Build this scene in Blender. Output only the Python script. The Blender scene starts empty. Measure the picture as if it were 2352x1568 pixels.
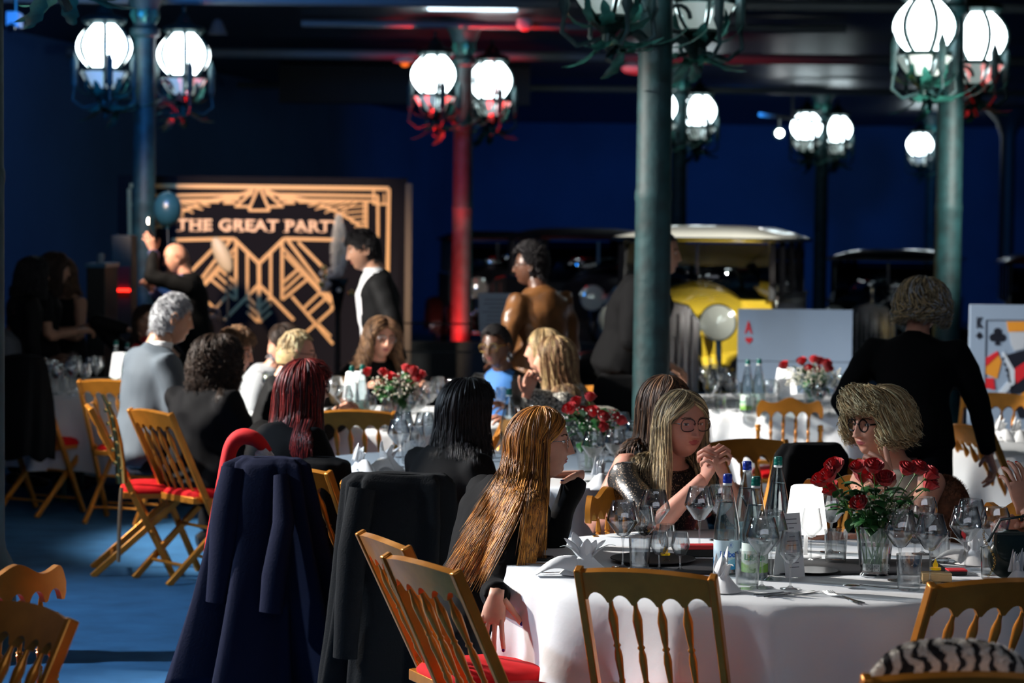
import bpy, bmesh, math, random
import numpy as np
from mathutils import Vector, Matrix, noise
R = math.radians
PI = math.pi
V = Vector
rnd = random.Random(7)
SC = bpy.context.scene
COL = SC.collection

# ---------------------------------------------------------------- camera
CAM_H = 1.85
cd = bpy.data.cameras.new('camera')
cam = bpy.data.objects.new('camera', cd)
COL.objects.link(cam)
cd.lens = 85.0
cd.sensor_width = 36.0
cd.sensor_fit = 'HORIZONTAL'
cd.clip_end = 200
cd.dof.use_dof = True
cd.dof.focus_distance = 8.05
cd.dof.aperture_fstop = 3.5
CAM_M = Matrix.Translation((0, 0, CAM_H)) @ (Matrix.Rotation(R(90 - 2.71), 4, 'X') @ Matrix.Rotation(R(0.62), 4, 'Z'))
cam.matrix_world = CAM_M
SC.camera = cam
FPX = 85.0 / 36.0 * 2352


def _ray(px, py):
    return (CAM_M.to_3x3() @ V(((px - 1176) / FPX, -(py - 784) / FPX, -1)))


def P(px, py, d):
    """world point on the sight line of a photograph pixel, at world depth y = d"""
    r = _ray(px, py)
    return V((0, 0, CAM_H)) + r * (d / r.y)


def G(px, py, z=0.0):
    """world point where the sight line meets the horizontal plane z"""
    r = _ray(px, py)
    return V((0, 0, CAM_H)) + r * ((z - CAM_H) / r.z)


# ---------------------------------------------------------------- world, exposure, lights
SC.view_settings.view_transform = 'Standard'
SC.view_settings.look = 'None'
SC.view_settings.gamma = 1.0
SC.view_settings.use_curve_mapping = False
SC.view_settings.exposure = 0.0
try:
    SC.cycles.use_denoising = True
    SC.cycles.transparent_max_bounces = 40
    SC.cycles.max_bounces = 10
    SC.cycles.sample_clamp_indirect = 4.0
    SC.cycles.use_light_tree = True
except Exception:
    pass
w = bpy.data.worlds.new('world')
SC.world = w
w.use_nodes = True
w.node_tree.nodes['Background'].inputs[0].default_value = (0.12, 0.3, 1.0, 1)
w.node_tree.nodes['Background'].inputs[1].default_value = 0.012


def spot(name, loc, target, power, color, size, blend=0.4, rad=0.12):
    l = bpy.data.lights.new(name, 'SPOT')
    l.energy = power
    l.color = color
    l.spot_size = R(size)
    l.spot_blend = blend
    l.shadow_soft_size = rad
    o = bpy.data.objects.new(name, l)
    COL.objects.link(o)
    o.location = loc
    o.rotation_euler = (V(target) - V(loc)).to_track_quat('-Z', 'Y').to_euler()
    return o


WARM = (1.0, 0.83, 0.66)
WHITE = (1.0, 0.93, 0.86)
COOL = (0.66, 0.82, 1.0)
spot('stage_spot', (-6.2, 10.9, 4.5), (0.8, 8.1, 0.9), 4600, WHITE, 42, 0.4)
spot('stage_spot', (-6.3, 12.6, 4.4), (-0.7, 14.0, 1.1), 6000, (1, 0.95, 0.88), 38, 0.4)
spot('bar_spot', (-2.6, 15.2, 3.4), (-5.1, 17.8, 1.5), 300, (1, 0.6, 0.35), 22, 0.6)
spot('stage_spot', (-5.2, 17.0, 3.8), (-2.6, 19.2, 1.75), 2200, (1, 0.85, 0.7), 16, 0.4)
spot('stage_spot', (-6.6, 9.8, 4.3), (-2.6, 9.6, 0), 2100, COOL, 62, 0.6)
spot('stage_spot', (-3.6, 15.5, 3.9), (-2.2, 22.6, 1.6), 2900, (1.0, 0.74, 0.52), 21, 0.5)
spot('stage_spot', (-3.0, 13.2, 4.2), (1.9, 15.4, 1.0), 900, WHITE, 24, 0.5)
spot('stage_spot', (4.4, 15.0, 3.9), (1.8, 20.6, 1.3), 2600, (1.0, 0.98, 0.9), 30, 0.5)
spot('stage_spot', (-1.5, 7.5, 4.5), (3.0, 16.4, 0.8), 420, COOL, 26, 0.6)
fa = bpy.data.lights.new('fill_light', 'AREA')  # added soft bluish fill above the camera, not an actual fixture
fa.energy = 85
fa.color = (0.80, 0.86, 1.0)
fa.shape = 'RECTANGLE'
fa.size, fa.size_y = 7, 3
fo = bpy.data.objects.new('fill_light', fa)
COL.objects.link(fo)
fo.location = (1.5, 2.2, 4.9)
fo.rotation_euler = (V((0.6, 9.5, 0.6)) - V(fo.location)).to_track_quat('-Z', 'Y').to_euler()
for x0, y0, e in ((-4.6, 24, 520), (2.0, 42, 420), (7.0, 42, 420)):
    spot('blue_wash', (x0 + 1.5, y0 - 6, 3.6), (x0, y0 + 8, 2.0), e, (0.03, 0.29, 1.0), 95, 0.9, 0.4)


# ---------------------------------------------------------------- materials
MATS = {}


def mat(key, col=(0.8, 0.8, 0.8), rough=0.5, metal=0.0, var=0.0, scale=8.0, bump=0.0, bscale=60.0, sheen=0.0,
        coat=0.0, spec=0.5, em=None, emc=None, sss=0.0):
    if key in MATS:
        return MATS[key]
    m = bpy.data.materials.new(key)
    m.use_nodes = True
    nt = m.node_tree
    b = nt.nodes['Principled BSDF']
    b.inputs['Base Color'].default_value = (*col, 1)
    b.inputs['Roughness'].default_value = rough
    b.inputs['Metallic'].default_value = metal
    b.inputs['Specular IOR Level'].default_value = spec
    if sheen:
        b.inputs['Sheen Weight'].default_value = sheen
        b.inputs['Sheen Roughness'].default_value = 0.5
    if coat:
        b.inputs['Coat Weight'].default_value = coat
        b.inputs['Coat Roughness'].default_value = 0.08
    if sss:
        b.inputs['Subsurface Weight'].default_value = sss
        b.inputs['Subsurface Radius'].default_value = (0.012, 0.004, 0.002)
    if em:
        b.inputs['Emission Color'].default_value = (*(emc or col), 1)
        b.inputs['Emission Strength'].default_value = em
    tc = nt.nodes.new('ShaderNodeTexCoord')
    if var:
        n = nt.nodes.new('ShaderNodeTexNoise')
        n.inputs['Scale'].default_value = scale
        n.inputs['Detail'].default_value = 5
        nt.links.new(tc.outputs['Object'], n.inputs['Vector'])
        r = nt.nodes.new('ShaderNodeMixRGB')
        r.inputs[1].default_value = (*[max(0, c * (1 - var)) for c in col], 1)
        r.inputs[2].default_value = (*[min(1, c * (1 + var)) for c in col], 1)
        mp = nt.nodes.new('ShaderNodeMapRange')
        mp.inputs[1].default_value = 0.3
        mp.inputs[2].default_value = 0.7
        nt.links.new(n.outputs['Fac'], mp.inputs[0])
        nt.links.new(mp.outputs[0], r.inputs[0])
        nt.links.new(r.outputs[0], b.inputs['Base Color'])
    if bump:
        n2 = nt.nodes.new('ShaderNodeTexNoise')
        n2.inputs['Scale'].default_value = bscale
        n2.inputs['Detail'].default_value = 4
        nt.links.new(tc.outputs['Object'], n2.inputs['Vector'])
        bp = nt.nodes.new('ShaderNodeBump')
        bp.inputs['Strength'].default_value = bump
        bp.inputs['Distance'].default_value = 0.01
        nt.links.new(n2.outputs['Fac'], bp.inputs['Height'])
        nt.links.new(bp.outputs[0], b.inputs['Normal'])
    MATS[key] = m
    return m


def thin_glass(key, tint=(0.97, 0.98, 0.98), ior=1.45, rough=0.0, gain=1.0):
    if key in MATS:
        return MATS[key]
    m = bpy.data.materials.new(key)
    m.use_nodes = True
    nt = m.node_tree
    nt.nodes.clear()
    o = nt.nodes.new('ShaderNodeOutputMaterial')
    t = nt.nodes.new('ShaderNodeBsdfTransparent')
    g = nt.nodes.new('ShaderNodeBsdfGlossy')
    g.inputs['Roughness'].default_value = rough
    mx = nt.nodes.new('ShaderNodeMixShader')
    lw = nt.nodes.new('ShaderNodeLayerWeight')
    lw.inputs['Blend'].default_value = 0.5
    mc = nt.nodes.new('ShaderNodeMixRGB')
    mc.inputs[1].default_value = (*tint, 1)
    mc.inputs[2].default_value = (*[c * 0.35 for c in tint], 1)
    pw0 = nt.nodes.new('ShaderNodeMath')
    pw0.operation = 'POWER'
    pw0.inputs[1].default_value = 3
    nt.links.new(lw.outputs['Facing'], pw0.inputs[0])
    nt.links.new(pw0.outputs[0], mc.inputs[0])
    nt.links.new(mc.outputs[0], t.inputs['Color'])
    pw = nt.nodes.new('ShaderNodeMath')
    pw.operation = 'POWER'
    pw.inputs[1].default_value = 2.5
    nt.links.new(lw.outputs['Facing'], pw.inputs[0])
    ad = nt.nodes.new('ShaderNodeMath')
    ad.operation = 'MULTIPLY_ADD'
    ad.use_clamp = True
    ad.inputs[1].default_value = 0.85
    ad.inputs[2].default_value = 0.15 * gain
    nt.links.new(pw.outputs[0], ad.inputs[0])
    nt.links.new(ad.outputs[0], mx.inputs[0])
    nt.links.new(t.outputs[0], mx.inputs[1])
    nt.links.new(g.outputs[0], mx.inputs[2])
    nt.links.new(mx.outputs[0], o.inputs['Surface'])
    MATS[key] = m
    return m


def hair_mat(key, col, rough=0.45, spec=0.35):
    return mat(key, col, rough, 0.0, 0.35, 30, 0, spec=spec)


# ---------------------------------------------------------------- mesh builder
class MB:
    def __init__(s):
        s.v = []
        s.f = []
        s.mi = []
        s.m = 0

    def add(s, verts, faces, m=None):
        k = len(s.v)
        s.v.extend([tuple(x) for x in verts])
        mm = s.m if m is None else m
        for f in faces:
            s.f.append(tuple(i + k for i in f))
            s.mi.append(mm)
        return s

    def box(s, c, d, rot=None, m=None, taper=1.0):
        c = V(c)
        vs = []
        for z in (-1, 1):
            t = taper if z > 0 else 1.0
            for x, y in ((-1, -1), (1, -1), (1, 1), (-1, 1)):
                p = V((x * d[0] / 2 * t, y * d[1] / 2 * t, z * d[2] / 2))
                if rot is not None:
                    p = rot @ p
                vs.append(c + p)
        return s.add(vs, [(3, 2, 1, 0), (4, 5, 6, 7), (0, 1, 5, 4), (1, 2, 6, 5), (2, 3, 7, 6), (3, 0, 4, 7)], m)

    def bar(s, a, b, wx, wy, up=(0, 0, 1), m=None):
        a, b = V(a), V(b)
        d = b - a
        z = d.normalized()
        u = V(up)
        if abs(z.dot(u)) > 0.98:
            u = V((0, 1, 0))
        x = u.cross(z).normalized()
        y = z.cross(x)
        rot = Matrix((x, y, z)).transposed()
        return s.box((a + b) / 2, (wx, wy, d.length), rot, m)

    def tube(s, pts, rad, n=10, m=None, flat=None, up=None, cap=True):
        """swept tube; rad: number or list of r or (rx, ry); up fixes the cross-section's x axis"""
        pts = [V(p) for p in pts]
        k = len(pts)
        if not isinstance(rad, (list, tuple)):
            rad = [rad] * k
        vs = []
        px = V(up) if up is not None else None
        for i, p in enumerate(pts):
            t = (pts[min(i + 1, k - 1)] - pts[max(i - 1, 0)])
            t = t.normalized() if t.length > 1e-9 else V((0, 0, 1))
            if px is None:
                a = V((1, 0, 0)) if abs(t.x) < 0.8 else V((0, 1, 0))
                px = (a - t * a.dot(t)).normalized()
            x = px - t * px.dot(t)
            if x.length < 1e-5:
                x = V((0, 1, 0)) - t * t.y
            x = x.normalized()
            if up is None:
                px = x
            y = t.cross(x)
            r = rad[i]
            rx, ry = (r if isinstance(r, (list, tuple)) else (r, r))
            for j in range(n):
                a = 2 * PI * j / n
                vs.append(p + x * (rx * math.cos(a)) + y * (ry * math.sin(a)))
        fs = []
        for i in range(k - 1):
            for j in range(n):
                j2 = (j + 1) % n
                fs.append((i * n + j, i * n + j2, (i + 1) * n + j2, (i + 1) * n + j))
        if cap:
            fs.append(tuple(range(n - 1, -1, -1)))
            fs.append(tuple((k - 1) * n + j for j in range(n)))
        return s.add(vs, fs, m)

    def lathe(s, prof, n=20, c=(0, 0, 0), m=None, mats=None, rot=None, sx=1, sy=1):
        c = V(c)
        vs, fs, ms = [], [], []
        for r, z in prof:
            for j in range(n):
                a = 2 * PI * j / n
                p = V((max(r, 1e-4) * math.cos(a) * sx, max(r, 1e-4) * math.sin(a) * sy, z))
                if rot is not None:
                    p = rot @ p
                vs.append(c + p)
        k0 = len(s.v)
        for i in range(len(prof) - 1):
            for j in range(n):
                j2 = (j + 1) % n
                s_f = (i * n + j, i * n + j2, (i + 1) * n + j2, (i + 1) * n + j)
                fs.append(s_f)
                ms.append(mats[i] if mats else (s.m if m is None else m))
        s.v.extend([tuple(x) for x in vs])
        s.f.extend([tuple(i + k0 for i in f) for f in fs])
        s.mi.extend(ms)
        return s

    def ell(s, c, r, n=14, k=9, m=None, rot=None):
        if not isinstance(r, (list, tuple)):
            r = (r, r, r)
        prof = [(math.cos(-PI / 2 + PI * i / k), math.sin(-PI / 2 + PI * i / k)) for i in range(k + 1)]
        c = V(c)
        vs = []
        for a, z in prof:
            for j in range(n):
                t = 2 * PI * j / n
                p = V((max(a, 1e-3) * math.cos(t) * r[0], max(a, 1e-3) * math.sin(t) * r[1], z * r[2]))
                if rot is not None:
                    p = rot @ p
                vs.append(c + p)
        fs = [(i * n + j, i * n + (j + 1) % n, (i + 1) * n + (j + 1) % n, (i + 1) * n + j) for i in range(k) for j in range(n)]
        return s.add(vs, fs, m)

    def grid(s, fn, nu, nv, m=None, thick=0.0, closed=False):
        """fn(u, v) with u, v in 0..1 -> point"""
        k = len(s.v)
        pts = [V(fn(i / (nu - (0 if closed else 1)), j / (nv - 1))) for j in range(nv) for i in range(nu)]
        fs = []
        for j in range(nv - 1):
            for i in range(nu if closed else nu - 1):
                i2 = (i + 1) % nu
                fs.append((j * nu + i, j * nu + i2, (j + 1) * nu + i2, (j + 1) * nu + i))
        return s.add(pts, fs, m)

    def poly(s, pts2, z0, z1, fr=None, m=None):
        """extruded polygon; pts2 = [(x, y)], frame matrix optional"""
        n = len(pts2)
        vs = [V((x, y, z0)) for x, y in pts2] + [V((x, y, z1)) for x, y in pts2]
        if fr is not None:
            vs = [fr @ p for p in vs]
        fs = [tuple(range(n - 1, -1, -1)), tuple(range(n, 2 * n))]
        fs += [(i, (i + 1) % n, n + (i + 1) % n, n + i) for i in range(n)]
        return s.add(vs, fs, m)

    def mesh(s, name, mats, smooth=True, angle=40):
        me = bpy.data.meshes.new(name)
        me.from_pydata(s.v, [], s.f)
        for m in (mats if isinstance(mats, (list, tuple)) else [mats]):
            me.materials.append(m)
        me.polygons.foreach_set('material_index', s.mi)
        if smooth:
            me.polygons.foreach_set('use_smooth', [True] * len(s.f))
            if angle and angle < 180:
                me.set_sharp_from_angle(angle=R(angle))
        me.update()
        return me

    def build(s, name, mats, parent=None, smooth=True, angle=40, bevel=0, solid=0, kind=None, label=None):
        me = s.mesh(name, mats, smooth, angle)
        o = link(name, me, parent, kind, label)
        if solid:
            md = o.modifiers.new('thickness', 'SOLIDIFY')
            md.thickness = solid
            md.offset = 0
        if bevel:
            md = o.modifiers.new('edge', 'BEVEL')
            md.width = bevel
            md.segments = 2
            md.limit_method = 'ANGLE'
            md.angle_limit = R(50)
        return o


def link(name, me, parent=None, kind=None, label=None):
    o = bpy.data.objects.new(name, me)
    COL.objects.link(o)
    if parent is not None:
        o.parent = parent
    if kind:
        o['kind'] = kind
    if label:
        o['label'] = label
    return o


def thing(name, label, cat, loc=(0, 0, 0), rz=0.0, group=None):
    o = bpy.data.objects.new(name, None)
    o.empty_display_size = 0.05
    COL.objects.link(o)
    o.location = loc
    o.rotation_euler = (0, 0, rz)
    o['label'] = label
    o['category'] = cat
    if group:
        o['group'] = group
    return o


def tag(o, label, cat, group=None):
    o['label'] = label
    o['category'] = cat
    if group:
        o['group'] = group
    return o


def kids(o):
    return [c for c in COL.objects if c.parent == o]


KID = {}


def register(o):
    ch = kids(o)
    KID[o.name] = [(c, kids(c)) for c in ch]
    return o


def dup(o, loc, rz=None, label=None, group=None, sc=None):
    """copy of a thing with its parts and sub-parts"""
    if o.name not in KID:
        register(o)
    r = o.copy()
    COL.objects.link(r)
    r.location = loc
    if rz is not None:
        r.rotation_euler = (0, 0, rz)
    if sc:
        r.scale = (sc, sc, sc)
    if label:
        r['label'] = label
    if group:
        r['group'] = group
    for ch, gs in KID[o.name]:
        c = ch.copy()
        COL.objects.link(c)
        c.parent = r
        for g in gs:
            d = g.copy()
            COL.objects.link(d)
            d.parent = c
    return r


def copies(o, parent, spots):
    """copies of one part under the same parent: spots = [(matrix)]; the part itself takes the first"""
    for i, mtx in enumerate(spots):
        c = o if i == 0 else o.copy()
        if i:
            COL.objects.link(c)
        c.parent = parent
        c.matrix_local = mtx


def text_mesh(body, size, depth=0.0, bold=0.0, align='CENTER', spacing=1.0):
    cu = bpy.data.curves.new('txt', 'FONT')
    cu.body = body
    cu.size = size
    cu.extrude = depth
    cu.offset = bold
    cu.align_x = align
    cu.align_y = 'CENTER'
    cu.space_character = spacing
    cu.resolution_u = 4
    o = bpy.data.objects.new('txt', cu)
    COL.objects.link(o)
    dg = bpy.context.evaluated_depsgraph_get()
    me = bpy.data.meshes.new_from_object(o.evaluated_get(dg))
    bpy.data.objects.remove(o)
    return me


def hdg(h):
    return -R(h)
# ================================================================ setting
M_floor = mat('blue_carpet', (0.034, 0.118, 0.25), 0.95, var=0.16, scale=5, bump=0.5, bscale=260, spec=0.1)
M_navy = mat('navy_paint', (0.03, 0.10, 0.24), 0.9, var=0.15, scale=0.6)
M_black = mat('black_paint', (0.006, 0.007, 0.008), 0.6)
M_blackgloss = mat('black_gloss', (0.004, 0.004, 0.005), 0.12, coat=0.5)
M_ceiling = mat('ceiling_black', (0.008, 0.009, 0.011), 0.4, var=0.3, scale=2)
M_pipe = mat('pipe_grey', (0.10, 0.12, 0.13), 0.45)
M_verdigris = mat('verdigris_iron', (0.006, 0.034, 0.037), 0.6, 0.0, var=0.5, scale=9, bump=0.35, bscale=22)
M_verdleaf = mat('verdigris_leaf', (0.03, 0.16, 0.13), 0.35, 0.4, var=0.5, scale=14)
M_iron = mat('lantern_iron', (0.01, 0.03, 0.028), 0.35, 0.5)
M_globe = mat('lit_globe', (0.9, 0.97, 1.0), 0.3, em=9.0, emc=(0.80, 0.95, 1.0))
M_bowl = mat('frosted_bowl', (0.75, 0.8, 0.78), 0.4, em=0.32, emc=(0.7, 0.85, 0.8))
M_chrome = mat('chrome', (0.8, 0.8, 0.8), 0.12, 1.0)

fl = MB().box((0, 27, -0.05), (40, 62, 0.1)).build('floor', M_floor, kind='structure')
wa, wb = P(1040, 400, 50), V((-11.2, -4, 0))
wa.z = 0
dirw = (wa - V((-5.75, 27, 0))).normalized()
wstart = V((-5.75, 27, 0)) - dirw * 32
nrm = V((-dirw.y, dirw.x, 0))
mid = (wstart + wa) / 2 + nrm * 0.1
MB().bar((wstart.x - 0.1, wstart.y, 2.3), (wa.x - 0.1, wa.y, 2.3), 0.2, 4.6, up=(0, 0, 1)).build('wall_left', M_navy, kind='structure')
MB().box((wa.x + 12, 50.1, 2.3), (24.4, 0.2, 4.6)).build('wall_back', M_navy, kind='structure')
MB().box((13.5, 24, 2.3), (0.2, 56, 4.6)).build('wall_right', M_navy, kind='structure')
MB().box((2, 34.5, 4.1), (24, 31.5, 0.2)).build('ceiling', M_ceiling, kind='structure')
MB().box((2, 7.4, 5.1), (28, 23.4, 0.2)).build('ceiling', M_ceiling, kind='structure')
MB().box((2, 18.8, 4.6), (28, 0.2, 1.0)).build('ceiling_drop_panel', M_ceiling, kind='structure')
c = P(930, 215, 33)
MB().box((c.x, 33, 3.75), (3.4, 0.3, 0.5)).build('ceiling_bulkhead_panel', M_black, kind='structure')
for i, (d, z, r_, x0, x1) in enumerate(((22.6, 3.93, 0.05, -6, 8), (28.2, 3.83, 0.06, -5.2, 12), (35, 3.85, 0.05, -4, 12), (25.0, 3.92, 0.04, -2.2, 3.4))):
    o = MB().tube([(x0, d, z), (x1, d, z)], r_, 12).build('ceiling_pipe', M_pipe)
    lab = ('grey pipe crossing under the ceiling just behind the first lamp column', 'long pale grey pipe under the ceiling behind the red lit column',
           'thin pipe under the far end of the dark ceiling', 'short pipe by the capital of the red lit column')[i]
    tag(o, lab, 'pipe')

# glowing panel standing in for a reflection of lights in the glossy ceiling
t = thing('ceiling_glow', 'long white glowing panel standing in for a reflection in the dark ceiling', 'light', (P(1085, 0, 23.3).x, 23.3, 3.94))
MB().box((0, 0, 0.03), (0.95, 0.5, 0.06)).build('housing', M_iron, t)
MB().box((0, 0, -0.004), (0.86, 0.42, 0.012)).build('glow_sheet', mat('reflection_glow', (0.75, 0.9, 1), 0.4, em=2.5, emc=(0.65, 0.85, 1)), t)


# ---------------------------------------------------------------- lamp columns
def pane_mesh(r, z0, z1, a0, a1, bulge, name, m, nu=8, nv=10):
    def fn(u, v):
        a = a0 + (a1 - a0) * u
        zz = z0 + (z1 - z0) * v
        k = math.sin(PI * (0.16 + 0.74 * v)) ** 0.8
        edge = 1 - (2 * u - 1) ** 4
        rr = r * k * (0.93 + bulge * edge)
        return (rr * math.cos(a), rr * math.sin(a), zz)
    return MB().grid(fn, nu, nv).mesh(name, m)


def leaf_mesh(L=0.22, W=0.07, curl=1.3, name='leaf', m=None, n=7):
    def fn(u, v):
        wv = W * math.sin(PI * min(1, 0.12 + 0.88 * v)) ** 0.7 * (1 + 0.22 * math.cos(v * 22))
        a = curl * v
        x = (u - 0.5) * 2 * wv / 2
        y = L * (math.sin(a) / curl)
        z = L * ((1 - math.cos(a)) / curl) - 0.6 * abs(x) ** 1.3
        return (x, y, z)
    return MB().grid(fn, 5, n + 4).mesh(name, m)


PANE = [pane_mesh(0.25, 3.22, 3.62, R(-24), R(24), 0.05, 'pane', M_globe)]
BOWL = MB().grid(lambda u, v: ((0.10 + 0.115 * v ** 0.7) * math.cos(R(-24) + R(48) * u), (0.10 + 0.115 * v ** 0.7) * math.sin(R(-24) + R(48) * u), 3.03 + 0.15 * v), 6, 6).mesh('pane', M_bowl)
LEAF = leaf_mesh(0.24, 0.085, 1.5, 'leaf', M_verdleaf)
LEAF2 = leaf_mesh(0.30, 0.075, 0.9, 'leaf', M_verdleaf)


def make_column(label, x, y, lean=0):
    t = thing('lamp_column', label, 'lamp column', (x, y, 0))
    MB().lathe([(0.2, 0), (0.2, 0.12), (0.16, 0.16), (0.145, 0.4), (0.115, 0.46), (0.108, 0.5), (0.104, 2.0), (0.108, 2.02), (0.108, 2.06), (0.102, 2.08), (0.098, 3.2), (0.094, 3.55)], 28).build('shaft', M_verdigris, t)
    cp = MB().lathe([(0.10, 3.52), (0.135, 3.55), (0.135, 3.6), (0.10, 3.63), (0.11, 3.75), (0.17, 3.9), (0.24, 3.96), (0.24, 4.0)], 24).build('capital', M_verdigris, t)
    for k in range(8):
        l = link('leaf', LEAF, cp)
        l.matrix_local = Matrix.Rotation(PI / 4 * k, 4, 'Z') @ Matrix.Translation((0, 0.10, 3.66)) @ Matrix.Rotation(R(62), 4, 'X')
    for sgn in (-1, 1):
        ln = bpy.data.objects.new('lantern', None)
        COL.objects.link(ln)
        ln.parent = t
        c = V((0.29 * sgn, 0.46 * sgn, 0))
        ln.location = c
        for k in range(6):
            a = R(60 * k + 12)
            p = link('pane', PANE[0], ln)
            p.rotation_euler = (0, 0, a)
            p = link('lower_pane', BOWL, ln)
            p.rotation_euler = (0, 0, a)
        b = MB()
        for k in range(6):
            a = R(60 * k + 42)
            pts = []
            for i in range(11):
                v = i / 10
                rr = 0.25 * math.sin(PI * (0.16 + 0.74 * v)) ** 0.8 * 0.96
                pts.append((rr * math.cos(a), rr * math.sin(a), 3.22 + 0.4 * v))
            b.tube(pts, 0.02, 6)
            b.tube([(rr * math.cos(a), rr * math.sin(a), zz) for rr, zz in ((0.2, 3.2), (0.17, 3.1), (0.1, 3.02))], 0.013, 6)
        b.lathe([(0.0, 3.86), (0.02, 3.84), (0.012, 3.80), (0.05, 3.76), (0.09, 3.70), (0.19, 3.66), (0.20, 3.63), (0.17, 3.60), (0.05, 3.6)], 20)
        b.lathe([(0.19, 3.2), (0.212, 3.215), (0.205, 3.19), (0.19, 3.18)], 24)
        b.lathe([(0.11, 3.035), (0.12, 3.02), (0.08, 2.97), (0.04, 2.93), (0.05, 2.88), (0.0, 2.82)], 16)
        b.build('ribs', M_iron, ln, angle=30)
        b = MB()
        for k in range(4):
            a = R(90 * k + 20)
            cx, cy = 0.265 * math.cos(a), 0.265 * math.sin(a)
            b.tube([(cx, cy, 3.02), (cx, cy, 3.08), (cx, cy, 3.1), (cx, cy, 3.27), (cx, cy, 3.31), (cx, cy, 3.36)], [0.012, 0.035, 0.028, 0.034, 0.02, 0.002], 8)
            b.tube([(cx * 0.2, cy * 0.2, 2.9), (cx * 0.7, cy * 0.7, 2.86), (cx * 1.05, cy * 1.05, 2.93), (cx, cy, 3.03)], 0.014, 6)
        b.build('candle_holder', M_verdigris, ln, kind='stuff')
        b = MB()
        pts = []
        for i in range(14):
            v = i / 13
            q = V((-c.x * (1 - v), -c.y * (1 - v), 2.72 + 0.2 * math.sin(v * PI * 0.9) - 0.10 * v + 0.1))
            pts.append(q)
        b.tube(pts, [0.035 - 0.012 * i / 13 for i in range(14)], 8)
        b.tube([(-c.x * 0.5 + 0.07 * math.cos(a), -c.y * 0.5 + 0.07 * math.sin(a) * 0.3, 3.08 + 0.08 * math.sin(a)) for a in [i * 0.45 for i in range(12)]], 0.014, 6)
        b.build('arm', M_verdigris, ln)
        r2 = random.Random(3 + sgn)
        for k in range(16):
            a = 2 * PI * k / 8 + r2.uniform(-0.2, 0.2)
            lo = k >= 8
            l = link('leaf', LEAF if not lo else LEAF2, ln)
            l.matrix_local = Matrix.Rotation(a, 4, 'Z') @ Matrix.Translation((0, 0.07 if not lo else 0.03, 2.98 if not lo else 2.9)) @ Matrix.Rotation(R(r2.uniform(-25, 20) - (40 if lo else 0)), 4, 'X') @ Matrix.Rotation(R(r2.uniform(-30, 30)), 4, 'Y')
        for k in range(3):
            l = link('leaf', LEAF2, ln)
            l.matrix_local = Matrix.Translation((-c.x * (0.3 + 0.25 * k), -c.y * (0.3 + 0.25 * k), 2.86 + 0.02 * k)) @ Matrix.Rotation(R(120 * k + 30), 4, 'Z') @ Matrix.Rotation(R(-60 + 30 * k), 4, 'X')
    return t


def colx(px, d):
    return P(px, 520, d).x


col0 = make_column('green iron lamp column standing in front of the gold and black backdrop', colx(331, 22), 22)
KID[col0.name] = [(ch, kids(ch)) for ch in kids(col0)]
for px, d, lab in ((1062, 25.5, 'lamp column with a shaft glowing red from a light at its foot'),
                   (1500, 14.0, 'thick teal lamp column behind the seated women, its lanterns above the frame'),
                   (1558, 31.6, 'lamp column half hidden behind the thick teal column'),
                   (1885, 37.0, 'far lamp column above the yellow car, beside a track light'),
                   (2137, 44.0, 'small farthest lamp column just beside the big column at the side with red leaves'),
                   (2178, 19.0, 'green lamp column with red lit leaves near the grey blond standing person'),
                   (-48, 10.2, 'green lamp column cut off by the edge of the view beside the dark coat')):
    dup(col0, (colx(px, d), d, 0), label=lab)
x = colx(2312, 42)
o = MB().lathe([(0.16, 0), (0.14, 0.2), (0.13, 3.5), (0.22, 3.75), (0.42, 3.98)], 20).build('support_column', M_black, kind=None)
o.location = (x, 42, 0)
tag(o, 'plain black support column with a flared top by the far navy wall', 'column')
# red lights at the feet of columns
for px, d, e, tgt in ((1040, 25.5, 900, (0, 0, 3.0)), ):
    x = colx(1062, d)
    spot('red_uplight', (x - 0.30, d - 0.65, 0.35), (x + 0.02, d, 1.2), 900, (1, 0.01, 0.01), 62, 0.7, 0.05)
    spot('red_uplight', (x - 0.35, d - 0.9, 0.4), (x, d - 0.2, 3.2), 2200, (1, 0.01, 0.01), 34, 0.5, 0.05)
x = colx(331, 22)
spot('red_uplight', (x + 0.95, 21.9, 0.6), (x + 0.35, 22.2, 3.0), 420, (1, 0.01, 0.01), 16, 0.4, 0.05)
x = colx(2178, 19)
spot('red_uplight', (x + 0.75, 18.8, 0.6), (x + 0.35, 19.2, 3.0), 420, (1, 0.01, 0.01), 16, 0.4, 0.05)

# track light, detectors, camera
p = P(1790, 306, 36)
t = thing('track_light', 'small round spotlight shining from a ceiling track near the far lamp', 'light', (p.x, 36, p.z))
MB().tube([(0, 0.2, 0.02), (0, -0.02, 0)], [0.07, 0.085], 14).build('lamp_head', M_iron, t)
MB().ell((0, -0.05, 0), (0.055, 0.02, 0.055)).build('lens', mat('spot_lens', (1, 1, 1), em=40, emc=(0.9, 0.97, 1)), t)
MB().bar((-0.3, 0.1, 0.28), (0.7, 0.1, 0.16), 0.05, 0.05).build('track', M_pipe, t)
MB().tube([(0.2, 0.1, 0.2), (0.2, 0.1, 4.01 - t.location.z)], 0.02, 6).build('hanger', M_pipe, t)
MB().tube([(0, 0.1, 0.25), (0, 0.1, 0.05)], 0.015, 6).build('bracket', M_iron, t)
p = P(930, 143, 27.9)
t = thing('ceiling_sounder', 'shallow white alarm with an amber lens under the grey pipe', 'alarm', (p.x, 27.9, p.z))
MB().lathe([(0.0, 0.06), (0.1, 0.05), (0.14, 0.0), (0.05, -0.01)], 18).build('housing', mat('white_plastic', (0.6, 0.6, 0.58), 0.5), t)
MB().ell((0, 0, -0.02), (0.05, 0.05, 0.035)).build('lens', mat('amber_lens', (0.9, 0.3, 0.03), 0.3, em=0.5), t)
p = P(1463, 160, 27)
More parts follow.
